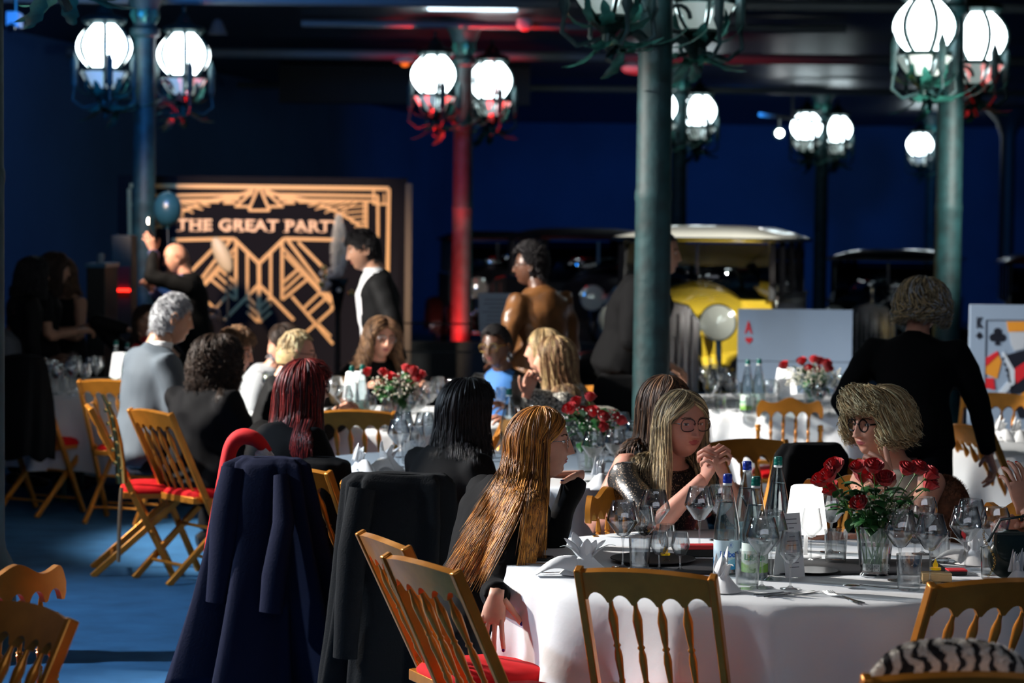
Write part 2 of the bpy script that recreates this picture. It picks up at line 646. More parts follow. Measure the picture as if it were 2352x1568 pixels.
t = thing('ceiling_speaker', 'pale oval speaker half hidden behind the thick teal column', 'speaker', (p.x, 27, p.z))
MB().lathe([(0.0, 0.09), (0.1, 0.085), (0.17, 0.03), (0.17, -0.01), (0.0, -0.04)], 18).build('housing', MATS['white_plastic'], t)
MB().lathe([(0.15, -0.012), (0.14, -0.035), (0.0, -0.06)], 18).build('grille', mat('grille_grey', (0.35, 0.36, 0.36), 0.6), t)
p = P(1205, 57, 24.8)
t = thing('smoke_detector', 'round detector under the ceiling lit red beside the red lit column', 'detector', (p.x, 24.8, p.z))
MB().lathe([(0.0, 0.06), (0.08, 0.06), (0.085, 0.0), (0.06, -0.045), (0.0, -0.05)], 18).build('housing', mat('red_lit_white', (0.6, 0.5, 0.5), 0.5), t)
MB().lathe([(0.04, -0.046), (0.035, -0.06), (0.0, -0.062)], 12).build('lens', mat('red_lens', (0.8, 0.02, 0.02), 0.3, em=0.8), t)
p = P(33, 52, 20)
t = thing('security_camera', 'small grey security camera hanging by the green column at the edge', 'camera', (p.x, 20, p.z))
MB().box((0, 0, 0.02), (0.1, 0.22, 0.13)).build('housing', mat('cam_grey', (0.3, 0.36, 0.45), 0.5), t, bevel=0.01)
MB().tube([(0, -0.1, -0.04), (0, -0.15, -0.06)], 0.035, 12).build('lens', M_blackgloss, t)
MB().tube([(0, 0.05, 0.08), (0, 0.05, 5.0 - p.z)], 0.015, 8).build('bracket', M_iron, t)
p = P(500, 58, 24)
o = MB().lathe([(0.1, -0.09), (0.05, 0.03), (0.02, 0.06)], 14, c=(0, 0, 0)).build('ceiling_cone_lamp', mat('dull_grey', (0.06, 0.07, 0.09), 0.5))
o.location = (p.x, 24, p.z)
tag(o, 'small dark cone shaped lamp hanging off by the first lamp column', 'lamp')

# ---------------------------------------------------------------- backdrop
M_panel = mat('panel_black', (0.006, 0.0045, 0.0065), 0.8, spec=0.15)
M_gold = mat('print_gold', (0.75, 0.40, 0.14), 0.5, 0.1)
BD = 23.0
s_ = FPX / BD
def bdp(px, py):
    p = P(px, py, BD)
    return (p.x, p.z)
bx0, bz1 = bdp(270, 402)
bx1, _ = bdp(935, 405)
t = thing('party_backdrop', 'black and gold fan patterned backdrop panel reading THE GREAT PARTY', 'backdrop', ((bx0 + bx1) / 2, BD, 0))
ox = (bx0 + bx1) / 2
MB().box((0, 0.06, bz1 / 2 + 0.01), (bx1 - bx0, 0.10, bz1 - 0.02)).build('panel', M_panel, t)
MB().box(((bx1 - bx0) / 2 + 0.02, -0.02, 1.15), (0.06, 0.14, 2.2)).build('side_post', mat('brown_wood', (0.10, 0.06, 0.03), 0.6), t)
gb = MB()
def gl(a, b, w=0.034, yy=0.0):
    x0, z0 = bdp(*a)
    x1, z1 = bdp(*b)
    gb.bar((x0 - ox, -0.004 - yy, z0), (x1 - ox, -0.004 - yy, z1), 0.012, w, up=(0, 1, 0))
# bar: wx along up x z ... keep thin dimension along y
def gl(a, b, w=0.034, yy=0.0):
    x0, z0 = bdp(*a)
    x1, z1 = bdp(*b)
    d = V((x1 - x0, 0, z1 - z0))
    n = V((-d.z, 0, d.x)).normalized() * (w / 2)
    A, B = V((x0 - ox, 0, z0)), V((x1 - ox, 0, z1))
    y0, y1 = V((0, 0.012, 0)), V((0, -0.006 - yy, 0))
    q = [A - n, B - n, B + n, A + n]
    gb.add([p + y0 for p in q] + [p + y1 for p in q], [(0, 1, 2, 3), (7, 6, 5, 4), (0, 4, 5, 1), (1, 5, 6, 2), (2, 6, 7, 3), (3, 7, 4, 0)])
MX = 595  # mirror axis in the picture of the panel
def gm(a, b, w=0.03, yy=0.0):
    gl(a, b, w, yy)
    gl((2 * MX - a[0], a[1]), (2 * MX - b[0], b[1]), w, yy)
gl((298, 426), (893, 433), 0.04)
gm((893, 433), (888, 800), 0.034, 0.001)
gm((868, 450), (610, 446), 0.026)
gm((868, 462), (640, 458), 0.024)
gm((868, 450), (868, 545), 0.026, 0.001)
gm((842, 462), (842, 530), 0.024, 0.001)
gm((858, 436), (858, 470), 0.02, 0.001)
gm((858, 468), (890, 469), 0.02, 0.002)
gm((882, 445), (882, 468), 0.015)
for k in range(9):
    gm((840 - 14 * k - 4, 462), (790 - 22 * k + (k > 3) * 6, 505 - 8 * k) if k else (835, 522), 0.014, 0.0005 * k)
for k in range(5):
    gm((842, 520 - 12 * k), (815 - 9 * k, 522 - 11 * k), 0.014, 0.0005 * k)
arc = [(MX + 245, 528), (MX + 205, 500), (MX + 165, 480), (MX + 125, 466), (MX + 85, 458), (MX + 50, 455)]
for i in range(len(arc) - 1):
    gm(arc[i], arc[i + 1], 0.028, 0.002)
# fan
gm((MX + 3, 434), (MX + 24, 483), 0.024, 0.003)
gl((MX - 24, 483), (MX + 24, 483), 0.026, 0.002)
gm((MX + 12, 436), (MX + 52, 474), 0.024, 0.003)
gm((MX + 24, 474), (MX + 56, 474), 0.024, 0.001)
gm((MX + 18, 436), (MX + 78, 466), 0.024, 0.003)
gm((MX + 54, 466), (MX + 82, 466), 0.024, 0.001)
# lower part
gm((MX + 58, 548), (MX + 200, 551), 0.032)
gm((MX + 58, 548), (MX, 605), 0.036, 0.001)
gl((MX, 600), (MX, 740), 0.036, 0.002)
gm((MX + 27, 582), (MX + 27, 690), 0.026, 0.002)
gm((MX + 53, 556), (MX + 53, 688), 0.030, 0.002)
gm((MX + 66, 552), (MX + 170, 690), 0.030, 0.001)
gm((MX + 56, 570), (MX + 165, 690), 0.022, 0.002)
gm((MX + 60, 586), (MX + 168, 700), 0.026, 0.003)
gm((MX + 168, 690), (MX + 168, 710), 0.03, 0.003)
gm((MX + 168, 710), (MX + 95, 775), 0.026, 0.002)
gm((MX + 54, 650), (MX + 90, 618), 0.026, 0.002)
gm((MX + 56, 668), (MX + 100, 628), 0.022, 0.002)
gm((MX + 54, 688), (MX + 112, 640), 0.026, 0.002)
gm((MX + 75, 680), (MX + 170, 790), 0.026, 0.001)
gm((MX + 100, 710), (MX + 140, 672), 0.024, 0.002)
gm((MX + 112, 722), (MX + 152, 686), 0.024, 0.002)
gm((MX + 130, 738), (MX + 165, 772), 0.02, 0.002)
gm((MX + 2, 655), (MX + 80, 735), 0.03, 0.001)
gm((MX + 2, 705), (MX + 28, 680), 0.024, 0.001)
gm((MX + 2, 722), (MX + 28, 698), 0.024, 0.001)
gm((MX + 2, 740), (MX + 28, 716), 0.024, 0.001)
gm((MX + 90, 556), (MX + 180, 648), 0.03, 0.002)
gb.build('gold_lines', M_gold, t, smooth=False, kind='stuff')
me = text_mesh('THE GREAT PARTY', 0.155, 0.004, 0.0045, spacing=1.08)
me.materials.append(mat('letter_gold', (0.62, 0.38, 0.22), 0.4, 0.3))
o = link('lettering', me, t)
x_, z_ = bdp(597, 519)
o.matrix_local = Matrix.Translation((x_ - ox, -0.01, z_)) @ Matrix.Rotation(PI / 2, 4, 'X')
o.scale = (1.12, 0.95, 1)
sm = MB()
# serifs: small bars along the feet and heads of the letters
tw = 1.62
x0s, x1s = bdp(405, 519)[0] - ox, bdp(790, 519)[0] - ox
for k, f in enumerate((0.015, 0.095, 0.125, 0.165, 0.30, 0.385, 0.46, 0.56, 0.655, 0.74, 0.80, 0.87, 0.965)):
    for zz in (-0.052, 0.052):
        sm.box((x0s + (x1s - x0s) * f, -0.012, z_ + zz), (0.05, 0.006, 0.008))
sm.build('serifs', MATS['letter_gold'], t, kind='stuff')

# balloon, mask and feather vase near the backdrop
p = P(385, 480, 20.6)
t = thing('balloon', 'dark teal balloon hanging beside the first lamp column', 'balloon', p)
MB().ell((0, 0, 0), (0.12, 0.12, 0.15), 20, 14).build('skin', mat('teal_latex', (0.012, 0.05, 0.07), 0.3, var=0.1), t)
MB().lathe([(0.004, -0.145), (0.02, -0.165), (0.0, -0.16)], 8).build('knot', MATS['teal_latex'], t)
o = MB().tube([(0, 0, -0.15), (0.01, 0.01, -0.5), (-0.01, 0.02, -1.0), (0, 0, -p.z + 0.005)], 0.003, 5).build('ribbon', mat('ribbon_grey', (0.1, 0.12, 0.13), 0.6), t)
p = P(510, 585, 21.5)
t = thing('carnival_mask', 'large cream oval mask behind the bald person by the backdrop', 'mask', p)
MB().ell((0, 0, 0), (0.07, 0.04, 0.17), 14, 10, rot=Matrix.Rotation(R(-25), 3, 'Y')).build('face', mat('cream_paint', (0.55, 0.42, 0.25), 0.5), t)
MB().tube([(0.05, 0.02, -0.13), (0.06, 0.02, -p.z + 0.01)], 0.012, 8).build('stick', M_black, t)

p = P(775, 800, 21.0)
t = thing('feather_vase', 'tall black vase of pale ostrich plumes and gold baubles before the backdrop', 'vase', (p.x, 21.0, 0))
zt = P(775, 640, 21).z
MB().lathe([(0.13, 0), (0.13, 0.03), (0.03, 0.08), (0.025, zt - 0.3), (0.07, zt - 0.06), (0.1, zt)], 18).build('stand', M_blackgloss, t)
pl = MB()
rr = random.Random(5)
for k in range(1300):
    v = rr.random()
    a = rr.uniform(0, 2 * PI)
    sp = V((0.01 * math.sin(v * 3), 0, zt + 0.05 + v * 0.48))
    L = 0.03 + 0.06 * math.sin(PI * min(1, v * 0.9 + 0.1))
    q = sp + V((math.cos(a) * L, math.sin(a) * L, rr.uniform(-0.05, 0.03)))
    m_ = (sp + q) / 2 + V((0, 0, 0.02))
    wv = V((0.0025, 0, 0))
    pl.add([sp - wv, sp + wv, m_ + wv, m_ - wv, q], [(0, 1, 2, 3), (3, 2, 4)])
pl.build('plumes', mat('plume_grey', (0.8, 0.8, 0.7), 0.9), t, kind='stuff')
for dx, dz in ((-0.1, 0.02), (-0.14, -0.05), (-0.12, 0.09), (0.12, -0.12)):
    MB().ell((dx, -0.05, zt + dz), 0.028).build('bauble', mat('bauble_gold', (0.95, 0.6, 0.2), 0.15, 1.0), t)
pf = MB()
for k in range(40):
    a = rr.uniform(0, 2 * PI)
    pf.ell((-0.05 + rr.uniform(-0.09, 0.08), rr.uniform(-0.08, 0.08), zt - 0.02 + rr.uniform(-0.09, 0.1)), 0.022, 6, 4)
pf.build('dried_flowers', mat('dry_white', (0.45, 0.43, 0.38), 0.8), t, kind='stuff')

# dark furniture at the side of the backdrop
M_olive = mat('olive_board', (0.035, 0.03, 0.018), 0.6)
p = P(272, 600, 20)
t = thing('display_cabinet', 'dark brown display cabinet with a red glowing lower shelf beside the column', 'cabinet', (p.x, 20.2, 0))
ztop = P(272, 540, 20).z
MB().box((0, 0.1, ztop / 2), (0.17, 0.3, ztop)).build('body', M_olive, t, bevel=0.01)
MB().box((0.02, -0.06, P(280, 640, 20).z), (0.11, 0.05, 0.20)).build('shelf_box', mat('dark_red', (0.2, 0.004, 0.004), 0.6), t, bevel=0.004)
MB().box((0.02, -0.08, P(280, 667, 20).z), (0.11, 0.05, 0.022)).build('light_strip', mat('red_strip', (1, 0.02, 0.01), em=5.0), t)
p = P(225, 600, 18.5)
t = thing('bar_counter', 'black bar counter with a blue top by the navy wall', 'bar', (p.x, 18.5, 0))
zt = P(225, 606, 18.5).z
MB().box((0, 0.2, zt / 2), (0.14, 0.6, zt - 0.04)).build('body', M_black, t, bevel=0.01)
MB().box((0, 0.2, zt - 0.01), (0.16, 0.64, 0.03)).build('top', mat('blue_top', (0.05, 0.16, 0.3), 0.3), t)
p = P(236, 578, 18.5)
o = MB().lathe([(0.022, 0), (0.03, 0.04), (0.024, 0.07), (0.014, 0.078), (0.0, 0.078)], 12).build('candle_jar', mat('jar_blue', (0.2, 0.3, 0.4), 0.3))
o.location = (p.x, 18.4, zt + 0.006)
tag(o, 'small pale blue jar standing on the black bar counter', 'jar')

# ---------------------------------------------------------------- card boards
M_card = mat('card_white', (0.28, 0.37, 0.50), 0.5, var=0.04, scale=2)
M_cred = mat('card_red', (0.65, 0.02, 0.03), 0.5)
M_cblk = mat('card_black', (0.008, 0.01, 0.02), 0.5)
M_cora = mat('card_orange', (0.75, 0.30, 0.03), 0.5)
def heart(cx, cz, s):
    pts = []
    for i in range(28):
        a = 2 * PI * i / 28
        pts.append((cx + s * 0.062 * 16 * math.sin(a) ** 3 / 16 * 8 / 8, cz + s * (13 * math.cos(a) - 5 * math.cos(2 * a) - 2 * math.cos(3 * a) - math.cos(4 * a)) / 240))
    return pts
XZ = Matrix.Rotation(PI / 2, 4, 'X')   # local xy plane -> xz plane, +z -> -y
d = 17.0
p0, p1 = P(1696, 708, d), P(1958, 712, d)
t = thing('playing_card_board', 'giant ace of hearts card board standing behind the set table', 'sign', ((p0.x + p1.x) / 2, d, 0), R(-1))
hx = (p1.x - p0.x) / 2
zs = P(1820, 830, d).z
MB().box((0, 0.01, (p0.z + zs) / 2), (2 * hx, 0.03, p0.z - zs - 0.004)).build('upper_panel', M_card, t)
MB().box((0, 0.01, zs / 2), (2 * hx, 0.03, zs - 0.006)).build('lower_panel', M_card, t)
me = text_mesh('A', 0.115, 0.002, 0.003)
me.materials.append(M_cred)
o = link('card_letter', me, t)
pa = P(1719, 753, d)
o.matrix_local = Matrix.Translation((pa.x - t.location.x, -0.008, pa.z)) @ XZ
o.scale = (0.62, 1.05, 1)
ph = P(1720, 781, d)
MB().poly(heart(ph.x - t.location.x, ph.z, 0.42), 0.006, 0.009, XZ).build('heart', M_cred, t, smooth=False)

d = 16.4
p0 = P(2228, 699, d)
W = 0.86
t = thing('playing_card_board', 'giant king card board standing at the edge of the view', 'sign', (p0.x + W / 2, d, 0), 0)
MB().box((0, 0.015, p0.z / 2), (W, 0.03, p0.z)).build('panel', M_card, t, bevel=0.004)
me = text_mesh('K', 0.10, 0.002, 0.003)
me.materials.append(M_cblk)
o = link('card_letter', me, t)
pa = P(2249, 742, d)
o.matrix_local = Matrix.Translation((pa.x - t.location.x, -0.003, pa.z)) @ XZ
o.scale = (0.62, 1.0, 1)
def club(cx, cz, s, b):
    for dx, dz in ((0, 0.5), (-0.48, -0.15), (0.48, -0.15)):
        b.poly([(cx + s * dx + s * 0.46 * math.cos(a), cz + s * dz + s * 0.46 * math.sin(a)) for a in [2 * PI * i / 16 for i in range(16)]], 0.001, 0.004, XZ)
    b.poly([(cx - s * 0.1, cz + s * 0.3), (cx - s * 0.3, cz - s), (cx + s * 0.3, cz - s), (cx + s * 0.1, cz + s * 0.3)], 0.001, 0.005, XZ)
b = MB()
pc = P(2249, 770, d)
club(pc.x - t.location.x, pc.z, 0.024, b)
b.build('suit_mark', M_cblk, t, smooth=False)
b = MB()
pc = P(2291, 772, d)
club(pc.x - t.location.x, pc.z, 0.06, b)
b.build('suit_mark', M_cblk, t, smooth=False)
def rel(px, py):
    q = P(px, py, d)
    return (q.x - t.location.x, q.z)
b = MB()
for a_, b_ in (((2265, 735), (2400, 735)), ((2265, 735), (2262, 900)), ((2262, 900), (2262, 960))):
    (xa, za), (xb, zb) = rel(*a_), rel(*b_)
    b.bar((xa, -0.002, za), (xb, -0.002, zb), 0.005, 0.005)
b.build('frame_line', M_cblk, t)
def shape(name, pts, m, y=0.004):
    MB().poly([rel(*q) for q in pts], 0.0005, y, XZ, 0).build(name, m, t, smooth=False)
shape('crown_patch', [(2312, 738), (2400, 738), (2400, 758), (2316, 762)], M_cora)
shape('hair_patch', [(2318, 762), (2360, 762), (2352, 800), (2330, 806), (2322, 790)], mat('card_pale', (0.5, 0.55, 0.62), 0.5))
shape('robe_patch', [(2264, 825), (2292, 808), (2300, 830), (2290, 870), (2264, 858)], M_cora)
shape('robe_patch', [(2264, 822), (2290, 806), (2294, 814), (2264, 842)], M_cred, 0.006)
shape('robe_patch', [(2310, 815), (2400, 790), (2400, 900), (2320, 905)], M_cblk)
shape('robe_patch', [(2325, 850), (2400, 800), (2400, 830), (2335, 880)], M_cred, 0.006)
shape('robe_patch', [(2264, 868), (2282, 868), (2285, 895), (2264, 890)], M_cred, 0.006)
shape('robe_patch', [(2290, 905), (2320, 870), (2318, 850), (2300, 812), (2306, 808), (2330, 850), (2330, 880), (2300, 912)], mat('card_light', (0.6, 0.68, 0.78), 0.5), 0.007)
for k in range(6):
    q0 = (2303 + 4 * k * 0.9, 822 + 13 * k)
    shape('robe_dot', [(q0[0] - 2, q0[1]), (q0[0] + 2, q0[1] - 3), (q0[0] + 4, q0[1] + 3), (q0[0], q0[1] + 5)], M_cblk, 0.009)
shape('robe_patch', [(2330, 930), (2400, 905), (2400, 960), (2340, 960)], M_cblk, 0.006)
shape('robe_patch', [(2345, 905), (2400, 870), (2400, 895), (2350, 925)], M_cora, 0.0075)

# info board
d = 17.5
p = P(1133, 720, d)
t = thing('information_board', 'pale slanted information board on a stand behind the brown leather jacket', 'sign', (p.x, d, 0), R(8))
rot = Matrix.Rotation(R(-14), 4, 'X')
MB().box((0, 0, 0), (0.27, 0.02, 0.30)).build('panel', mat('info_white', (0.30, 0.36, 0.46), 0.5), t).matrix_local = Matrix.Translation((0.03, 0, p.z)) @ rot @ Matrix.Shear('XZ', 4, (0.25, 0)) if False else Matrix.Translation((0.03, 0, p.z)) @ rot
b = MB()
for k in range(7):
    b.box((0.0 - 0.02 * (k % 2), -0.011, 0.1 - 0.03 * k), (0.19 - 0.03 * (k % 3), 0.003, 0.006))
b.build('printed_lines', mat('print_grey', (0.08, 0.1, 0.13), 0.6), t, kind='stuff').matrix_local = Matrix.Translation((0.03, 0, p.z)) @ rot
MB().tube([(0.03, 0.04, p.z - 0.1), (0.03, 0.06, 0.02)], 0.02, 8).build('stand', M_black, t)
MB().lathe([(0.16, 0), (0.16, 0.015), (0.02, 0.03)], 16, c=(0.03, 0.06, 0)).build('foot', M_black, t)

# platform and low black barrier
x0, x1 = colx(900, 24.6), colx(1500, 24.6)
MB().box(((x0 + x1) / 2, 24.15, 0.35), (x1 - x0, 0.12, 0.70)).build('partition_low', M_black, kind='structure')
for k, (py, d) in enumerate(((745, 18.5), (810, 17.0))):
    a, b_ = P(925, py - 3, d), P(1115, py + 3, d)
    t = thing('barrier', ('thin upper steel rail of the barrier behind the curly haired seated woman', 'thin lower steel rail of the barrier behind the seated women')[k], 'barrier', (a.x, d, 0))
    MB().tube([(0, 0, a.z), (b_.x - a.x, 0, a.z)], 0.006, 8).build('rail', mat('dark_steel', (0.05, 0.05, 0.05), 0.35, 0.8), t)
    for xx in (0, b_.x - a.x):
        MB().tube([(xx, 0, 0), (xx, 0, a.z)], 0.01, 8).build('post', M_black, t)


# ---------------------------------------------------------------- vintage cars
M_tyre = mat('tyre', (0.01, 0.01, 0.01), 0.8)
M_carglass = thin_glass('car_glass', (0.25, 0.3, 0.33), 1.5)


def car_panel(b, prof_front, prof_back, m=None):
    n = len(prof_front)
    b.add([V(p) for p in prof_front] + [V(p) for p in prof_back], [(i, i + 1, n + i + 1, n + i) for i in range(n - 1)], m)


def make_car(label, loc, rz, body, low, hood_m, roof_m, trim, sc=1.0, name='vintage_car', ornament=False):
    """local frame: front towards -Y, x across"""
    t = thing(name, label, 'car', loc, rz)
    t.scale = (sc, sc, sc)
    # hood: rounded barrel
    def hood(u, v):
        a = PI * u
        wv = 0.30 + 0.24 * v
        return (-wv * math.cos(a), -1.75 + 1.5 * v, 0.80 + (0.38 + 0.06 * v) * abs(math.sin(a)) ** 0.55 * 1.25)
    b = MB().grid(hood, 20, 12)
    b.build('hood', hood_m, t, angle=60)
    b = MB()
    for s in (-1, 1):
        b.add([(s * 0.30, -1.75, 0.82), (s * 0.54, -0.25, 0.84), (s * 0.56, -0.25, 0.45), (s * 0.36, -1.75, 0.45)], [(0, 1, 2, 3)])
    b.build('hood_side', low, t, solid=0.02)
    g = MB()
    g.poly([(-0.28, 0.5), (0.28, 0.5), (0.29, 1.1), (0.18, 1.24), (0, 1.28), (-0.18, 1.24), (-0.29, 1.1)], 1.74, 1.82, XZ)
    gr = g.build('radiator_shell', M_chrome, t, smooth=False, bevel=0.01)
    for k in range(9):
        MB().box((-0.22 + 0.055 * k, -1.835, 0.86), (0.018, 0.02, 0.62)).build('slat', M_chrome if k % 2 else trim, gr)
    for s in (-1, 1):
        h = MB()
        h.lathe([(0.0, 0.14), (0.06, 0.125), (0.12, 0.06), (0.15, 0.0), (0.155, -0.02), (0.14, -0.03)], 24, rot=Matrix.Rotation(R(-90), 3, 'X'), c=(s * 0.42, -1.72, 1.10))
        hd = h.build('headlamp', M_chrome, t)
        MB().lathe([(0.142, -0.03), (0.11, -0.055), (0.0, -0.07)], 24, rot=Matrix.Rotation(R(-90), 3, 'X'), c=(s * 0.42, -1.72, 1.10)).build('lens', mat('headlamp_lens', (0.75, 0.78, 0.7), 0.08, 0.6), hd)
        MB().tube([(s * 0.42, -1.7, 0.97), (s * 0.42, -1.66, 0.7)], 0.025, 8).build('bracket', M_chrome, hd)
        def fender(u, v, s=s):
            y = -2.05 + 1.9 * v
            z = 0.42 + 0.50 * math.sin(PI * min(1, 0.15 + v * 1.1)) if v < 0.75 else 0.42 + 0.50 * math.sin(PI * min(1, 0.15 + v * 1.1))
            a = PI * (0.05 + 0.9 * u)
            return (s * (0.66 - 0.2 * math.cos(a)), y, z * 0.92 - 0.06 * (1 - math.sin(a)) - (0.06 if u in (0, 1) else 0))
        MB().grid(fender, 9, 18).build('front_fender', trim, t, solid=0.02, angle=180)
        MB().box((s * 0.74, 0.3, 0.38), (0.28, 1.4, 0.04)).build('running_board', trim, t, bevel=0.01)
        def rfender(u, v, s=s):
            y = 0.9 + 1.3 * v
            a = PI * (0.05 + 0.9 * u)
            return (s * (0.72 - 0.17 * math.cos(a)), y, 0.38 + 0.50 * math.sin(PI * v) ** 0.6 - 0.05 * (1 - math.sin(a)))
        MB().grid(rfender, 9, 14).build('rear_fender', trim, t, solid=0.02, angle=180)
        for yy in (-1.55, 1.5):
            wl = MB().lathe([(0.2, -0.08), (0.33, -0.08), (0.36, -0.04), (0.36, 0.04), (0.33, 0.08), (0.2, 0.08)], 24, rot=Matrix.Rotation(R(90), 3, 'Y'), c=(s * 0.68, yy, 0.36)).build('wheel', M_tyre, t)
            MB().lathe([(0.0, s * 0.09), (0.08, s * 0.08), (0.1, s * 0.05), (0.21, s * 0.04), (0.21, -s * 0.04)], 20, rot=Matrix.Rotation(R(90), 3, 'Y'), c=(s * 0.68, yy, 0.36)).build('hubcap', M_chrome, wl)
        # doors and lower body side
        MB().box((s * 0.66, 0.62, 0.62), (0.05, 2.0, 0.44)).build('lower_side', low, t, bevel=0.012)
        MB().box((s * 0.69, 0.64, 1.05), (0.045, 2.0, 0.42)).build('door_panel', body, t, bevel=0.012)
        MB().box((s * 0.715, 0.6, 1.27), (0.02, 2.05, 0.03)).build('belt_moulding', M_chrome, t)
        for yy, wd in ((-0.32, 0.07), (0.30, 0.07), (0.95, 0.10), (1.55, 0.2)):
            MB().box((s * 0.66, yy, 1.5), (0.05, wd, 0.48)).build('window_pillar', body, t)
        MB().box((s * 0.655, 0.6, 1.5), (0.008, 1.9, 0.46)).build('side_glass', M_carglass, t)
        MB().bar((s * 0.66, -0.36, 1.24), (s * 0.63, -0.22, 1.76), 0.05, 0.05).build('windscreen_post', M_chrome, t)
    MB().box((0, 1.62, 1.15), (1.36, 0.06, 0.95)).build('rear_panel', body, t, bevel=0.02)
    MB().box((0, -0.3, 1.08), (1.36, 0.06, 0.34)).build('cowl', hood_m, t, bevel=0.02)
    MB().add([(-0.64, -0.36, 1.26), (0.64, -0.36, 1.26), (0.61, -0.23, 1.72), (-0.61, -0.23, 1.72)], [(0, 1, 2, 3)]).build('windscreen', M_carglass, t, solid=0.006)
    MB().box((0, -0.29, 1.5), (0.03, 0.03, 0.46)).build('windscreen_bar', M_chrome, t)
    def roof(u, v):
        x = -0.73 + 1.46 * u
        y = -0.42 + 2.15 * v
        return (x, y, 1.76 + 0.11 * (1 - (2 * u - 1) ** 4) * (1 - (2 * v - 1) ** 6))
    b = MB().grid(roof, 16, 16)
    b.build('roof', roof_m, t, solid=0.03, angle=180)
    MB().tube([(-0.73, -0.42, 1.76), (0.73, -0.42, 1.76), (0.73, 1.7, 1.76), (-0.73, 1.7, 1.76)], 0.02, 6).build('roof_rail', M_chrome, t)
    MB().box((0, 0.6, 0.5), (1.2, 2.2, 0.1)).build('chassis', M_black, t)
    MB().box((0, 0.3, 0.9), (1.1, 0.5, 0.3)).build('front_bench', mat('leather_dark', (0.03, 0.01, 0.008), 0.5), t, bevel=0.04)
    MB().tube([(-0.8, -2.2, 0.48), (-0.4, -2.28, 0.48), (0.4, -2.28, 0.48), (0.8, -2.2, 0.48)], 0.03, 8).build('bumper', M_chrome, t)
    if ornament:
        MB().lathe([(0.03, 1.26), (0.012, 1.3), (0.02, 1.36), (0.024, 1.42), (0.01, 1.45), (0.016, 1.48), (0, 1.5)], 12, c=(0, -1.7, 0)).build('bonnet_figure', mat('figure_gold', (0.9, 0.75, 0.5), 0.15, 1.0), t)
    return t


M_yel = mat('car_yellow', (0.72, 0.50, 0.04), 0.25, coat=0.8, var=0.04)
M_cream = mat('car_cream', (0.8, 0.78, 0.7), 0.25, coat=0.8)
M_teal = mat('car_black_green', (0.005, 0.009, 0.01), 0.15, coat=1.0)
p = P(1785, 640, 21.0)
pt = R(-14)
cx = p.x - 0.65 * math.cos(pt)
make_car('yellow and black vintage limousine with a pale roof and big round headlamp', (cx, 21.2, 0), pt, M_blackgloss, M_yel, M_yel, M_cream, M_blackgloss)
p = P(2075, 640, 25)
make_car('black vintage saloon with chrome roof edge and gold bonnet figure', (p.x, 25.8, 0), R(-16), M_teal, M_teal, M_teal, M_teal, M_teal, 0.88, ornament=True)
M_maroon = mat('car_maroon', (0.09, 0.015, 0.012), 0.25, coat=0.6)
p = P(2330, 640, 24.5)
make_car('dark maroon roofed vintage car behind the giant king card', (p.x + 0.9, 26.4, 0), R(-8), M_teal, M_teal, M_teal, M_maroon, M_teal, 0.86)
p = P(1370, 600, 27)
make_car('very dark tall vintage car behind the brown leather jacket', (p.x, 28.5, 0), R(12), M_black, M_black, M_black, M_black, M_black, 0.98)
p = P(1130, 600, 28)
make_car('black vintage car with dark red trim beside the red lit column', (p.x, 33.6, 0), R(6), M_black, M_black, M_black, M_black, M_maroon, 0.95)

# unseen lamps added on the near ceiling to make the glasses sparkle
t0_ = thing('sparkle_lamp', 'added unseen sparkle lamp on the near ceiling above the tables', 'light', (-6.2, 10.9, 4.6), 0, 'added sparkle lamps on the near ceiling')
MB().tube([(0, 0, 0.0), (0, 0, 0.2)], [0.07, 0.06], 14).build('lamp_head', M_iron, t0_)
MB().tube([(0, 0, 0.2), (0, 0, 0.4)], 0.012, 6).build('bracket', M_iron, t0_)
MB().ell((0, 0, 0), (0.055, 0.055, 0.012)).build('lens', mat('sparkle_glow', (1, 1, 1), em=45, emc=(0.9, 0.96, 1)), t0_)
KID[t0_.name] = [(c_, kids(c_)) for c_ in kids(t0_)]
for i_, q in enumerate(((-6.3, 12.6), (-3.6, 15.4), (-2.0, 9.0), (-3.5, 6.5), (-1.0, 6.2), (0.6, 9.6), (2.4, 6.6), (3.6, 9.4), (0.9, 12.4), (3.2, 12.6), (5.4, 11.2), (-1.4, 12.0), (1.6, 4.4), (4.4, 6.0))):
    dup(t0_, (q[0], q[1], 4.6), 0, 'added unseen sparkle lamp above the tables, %s along the near ceiling row' % ('next', 'third', 'fourth', 'fifth', 'sixth', 'seventh', 'eighth', 'ninth', 'tenth', 'eleventh', 'twelfth', 'thirteenth', 'fourteenth', 'fifteenth')[i_])
# ================================================================ chairs
M_cgold = mat('chair_gold', (0.62, 0.235, 0.03), 0.30, 0.55, var=0.15, scale=12, bump=0.06, bscale=40)
M_redseat = mat('red_velvet', (0.50, 0.003, 0.006), 0.85, spec=0.2, var=0.1, scale=10)


def scallop(n, x0, x1, zbase, h, up=False, steps=6):
    """points of n arches between x0 and x1 hanging from zbase (narrow teeth between arches)"""
    pts = []
    w_ = (x1 - x0) / n
    for k in range(n):
        for i in range(steps + 1):
            u = i / steps
            x = x0 + w_ * (k + 0.10 + 0.80 * u)
            a = math.sin(PI * u) ** 0.6
            pts.append((x, zbase + (h * a if not up else -h * a)))
    return pts


def bent(mb, pts, y0, y1, curve, tilt_fn, m=None):
    """extrude 2d outline (x, s) where s runs along the sloped back; bend in plan"""
    def pos(x, s, y):
        return tilt_fn(x, s, y - curve * (1 - (x / 0.19) ** 2))
    n = len(pts)
    vs = [pos(x, s, y0) for x, s in pts] + [pos(x, s, y1) for x, s in pts]
    return vs, n


def spindle_prof(L):
    return [(r_ * 1.18, z_) for r_, z_ in _spr(L)]


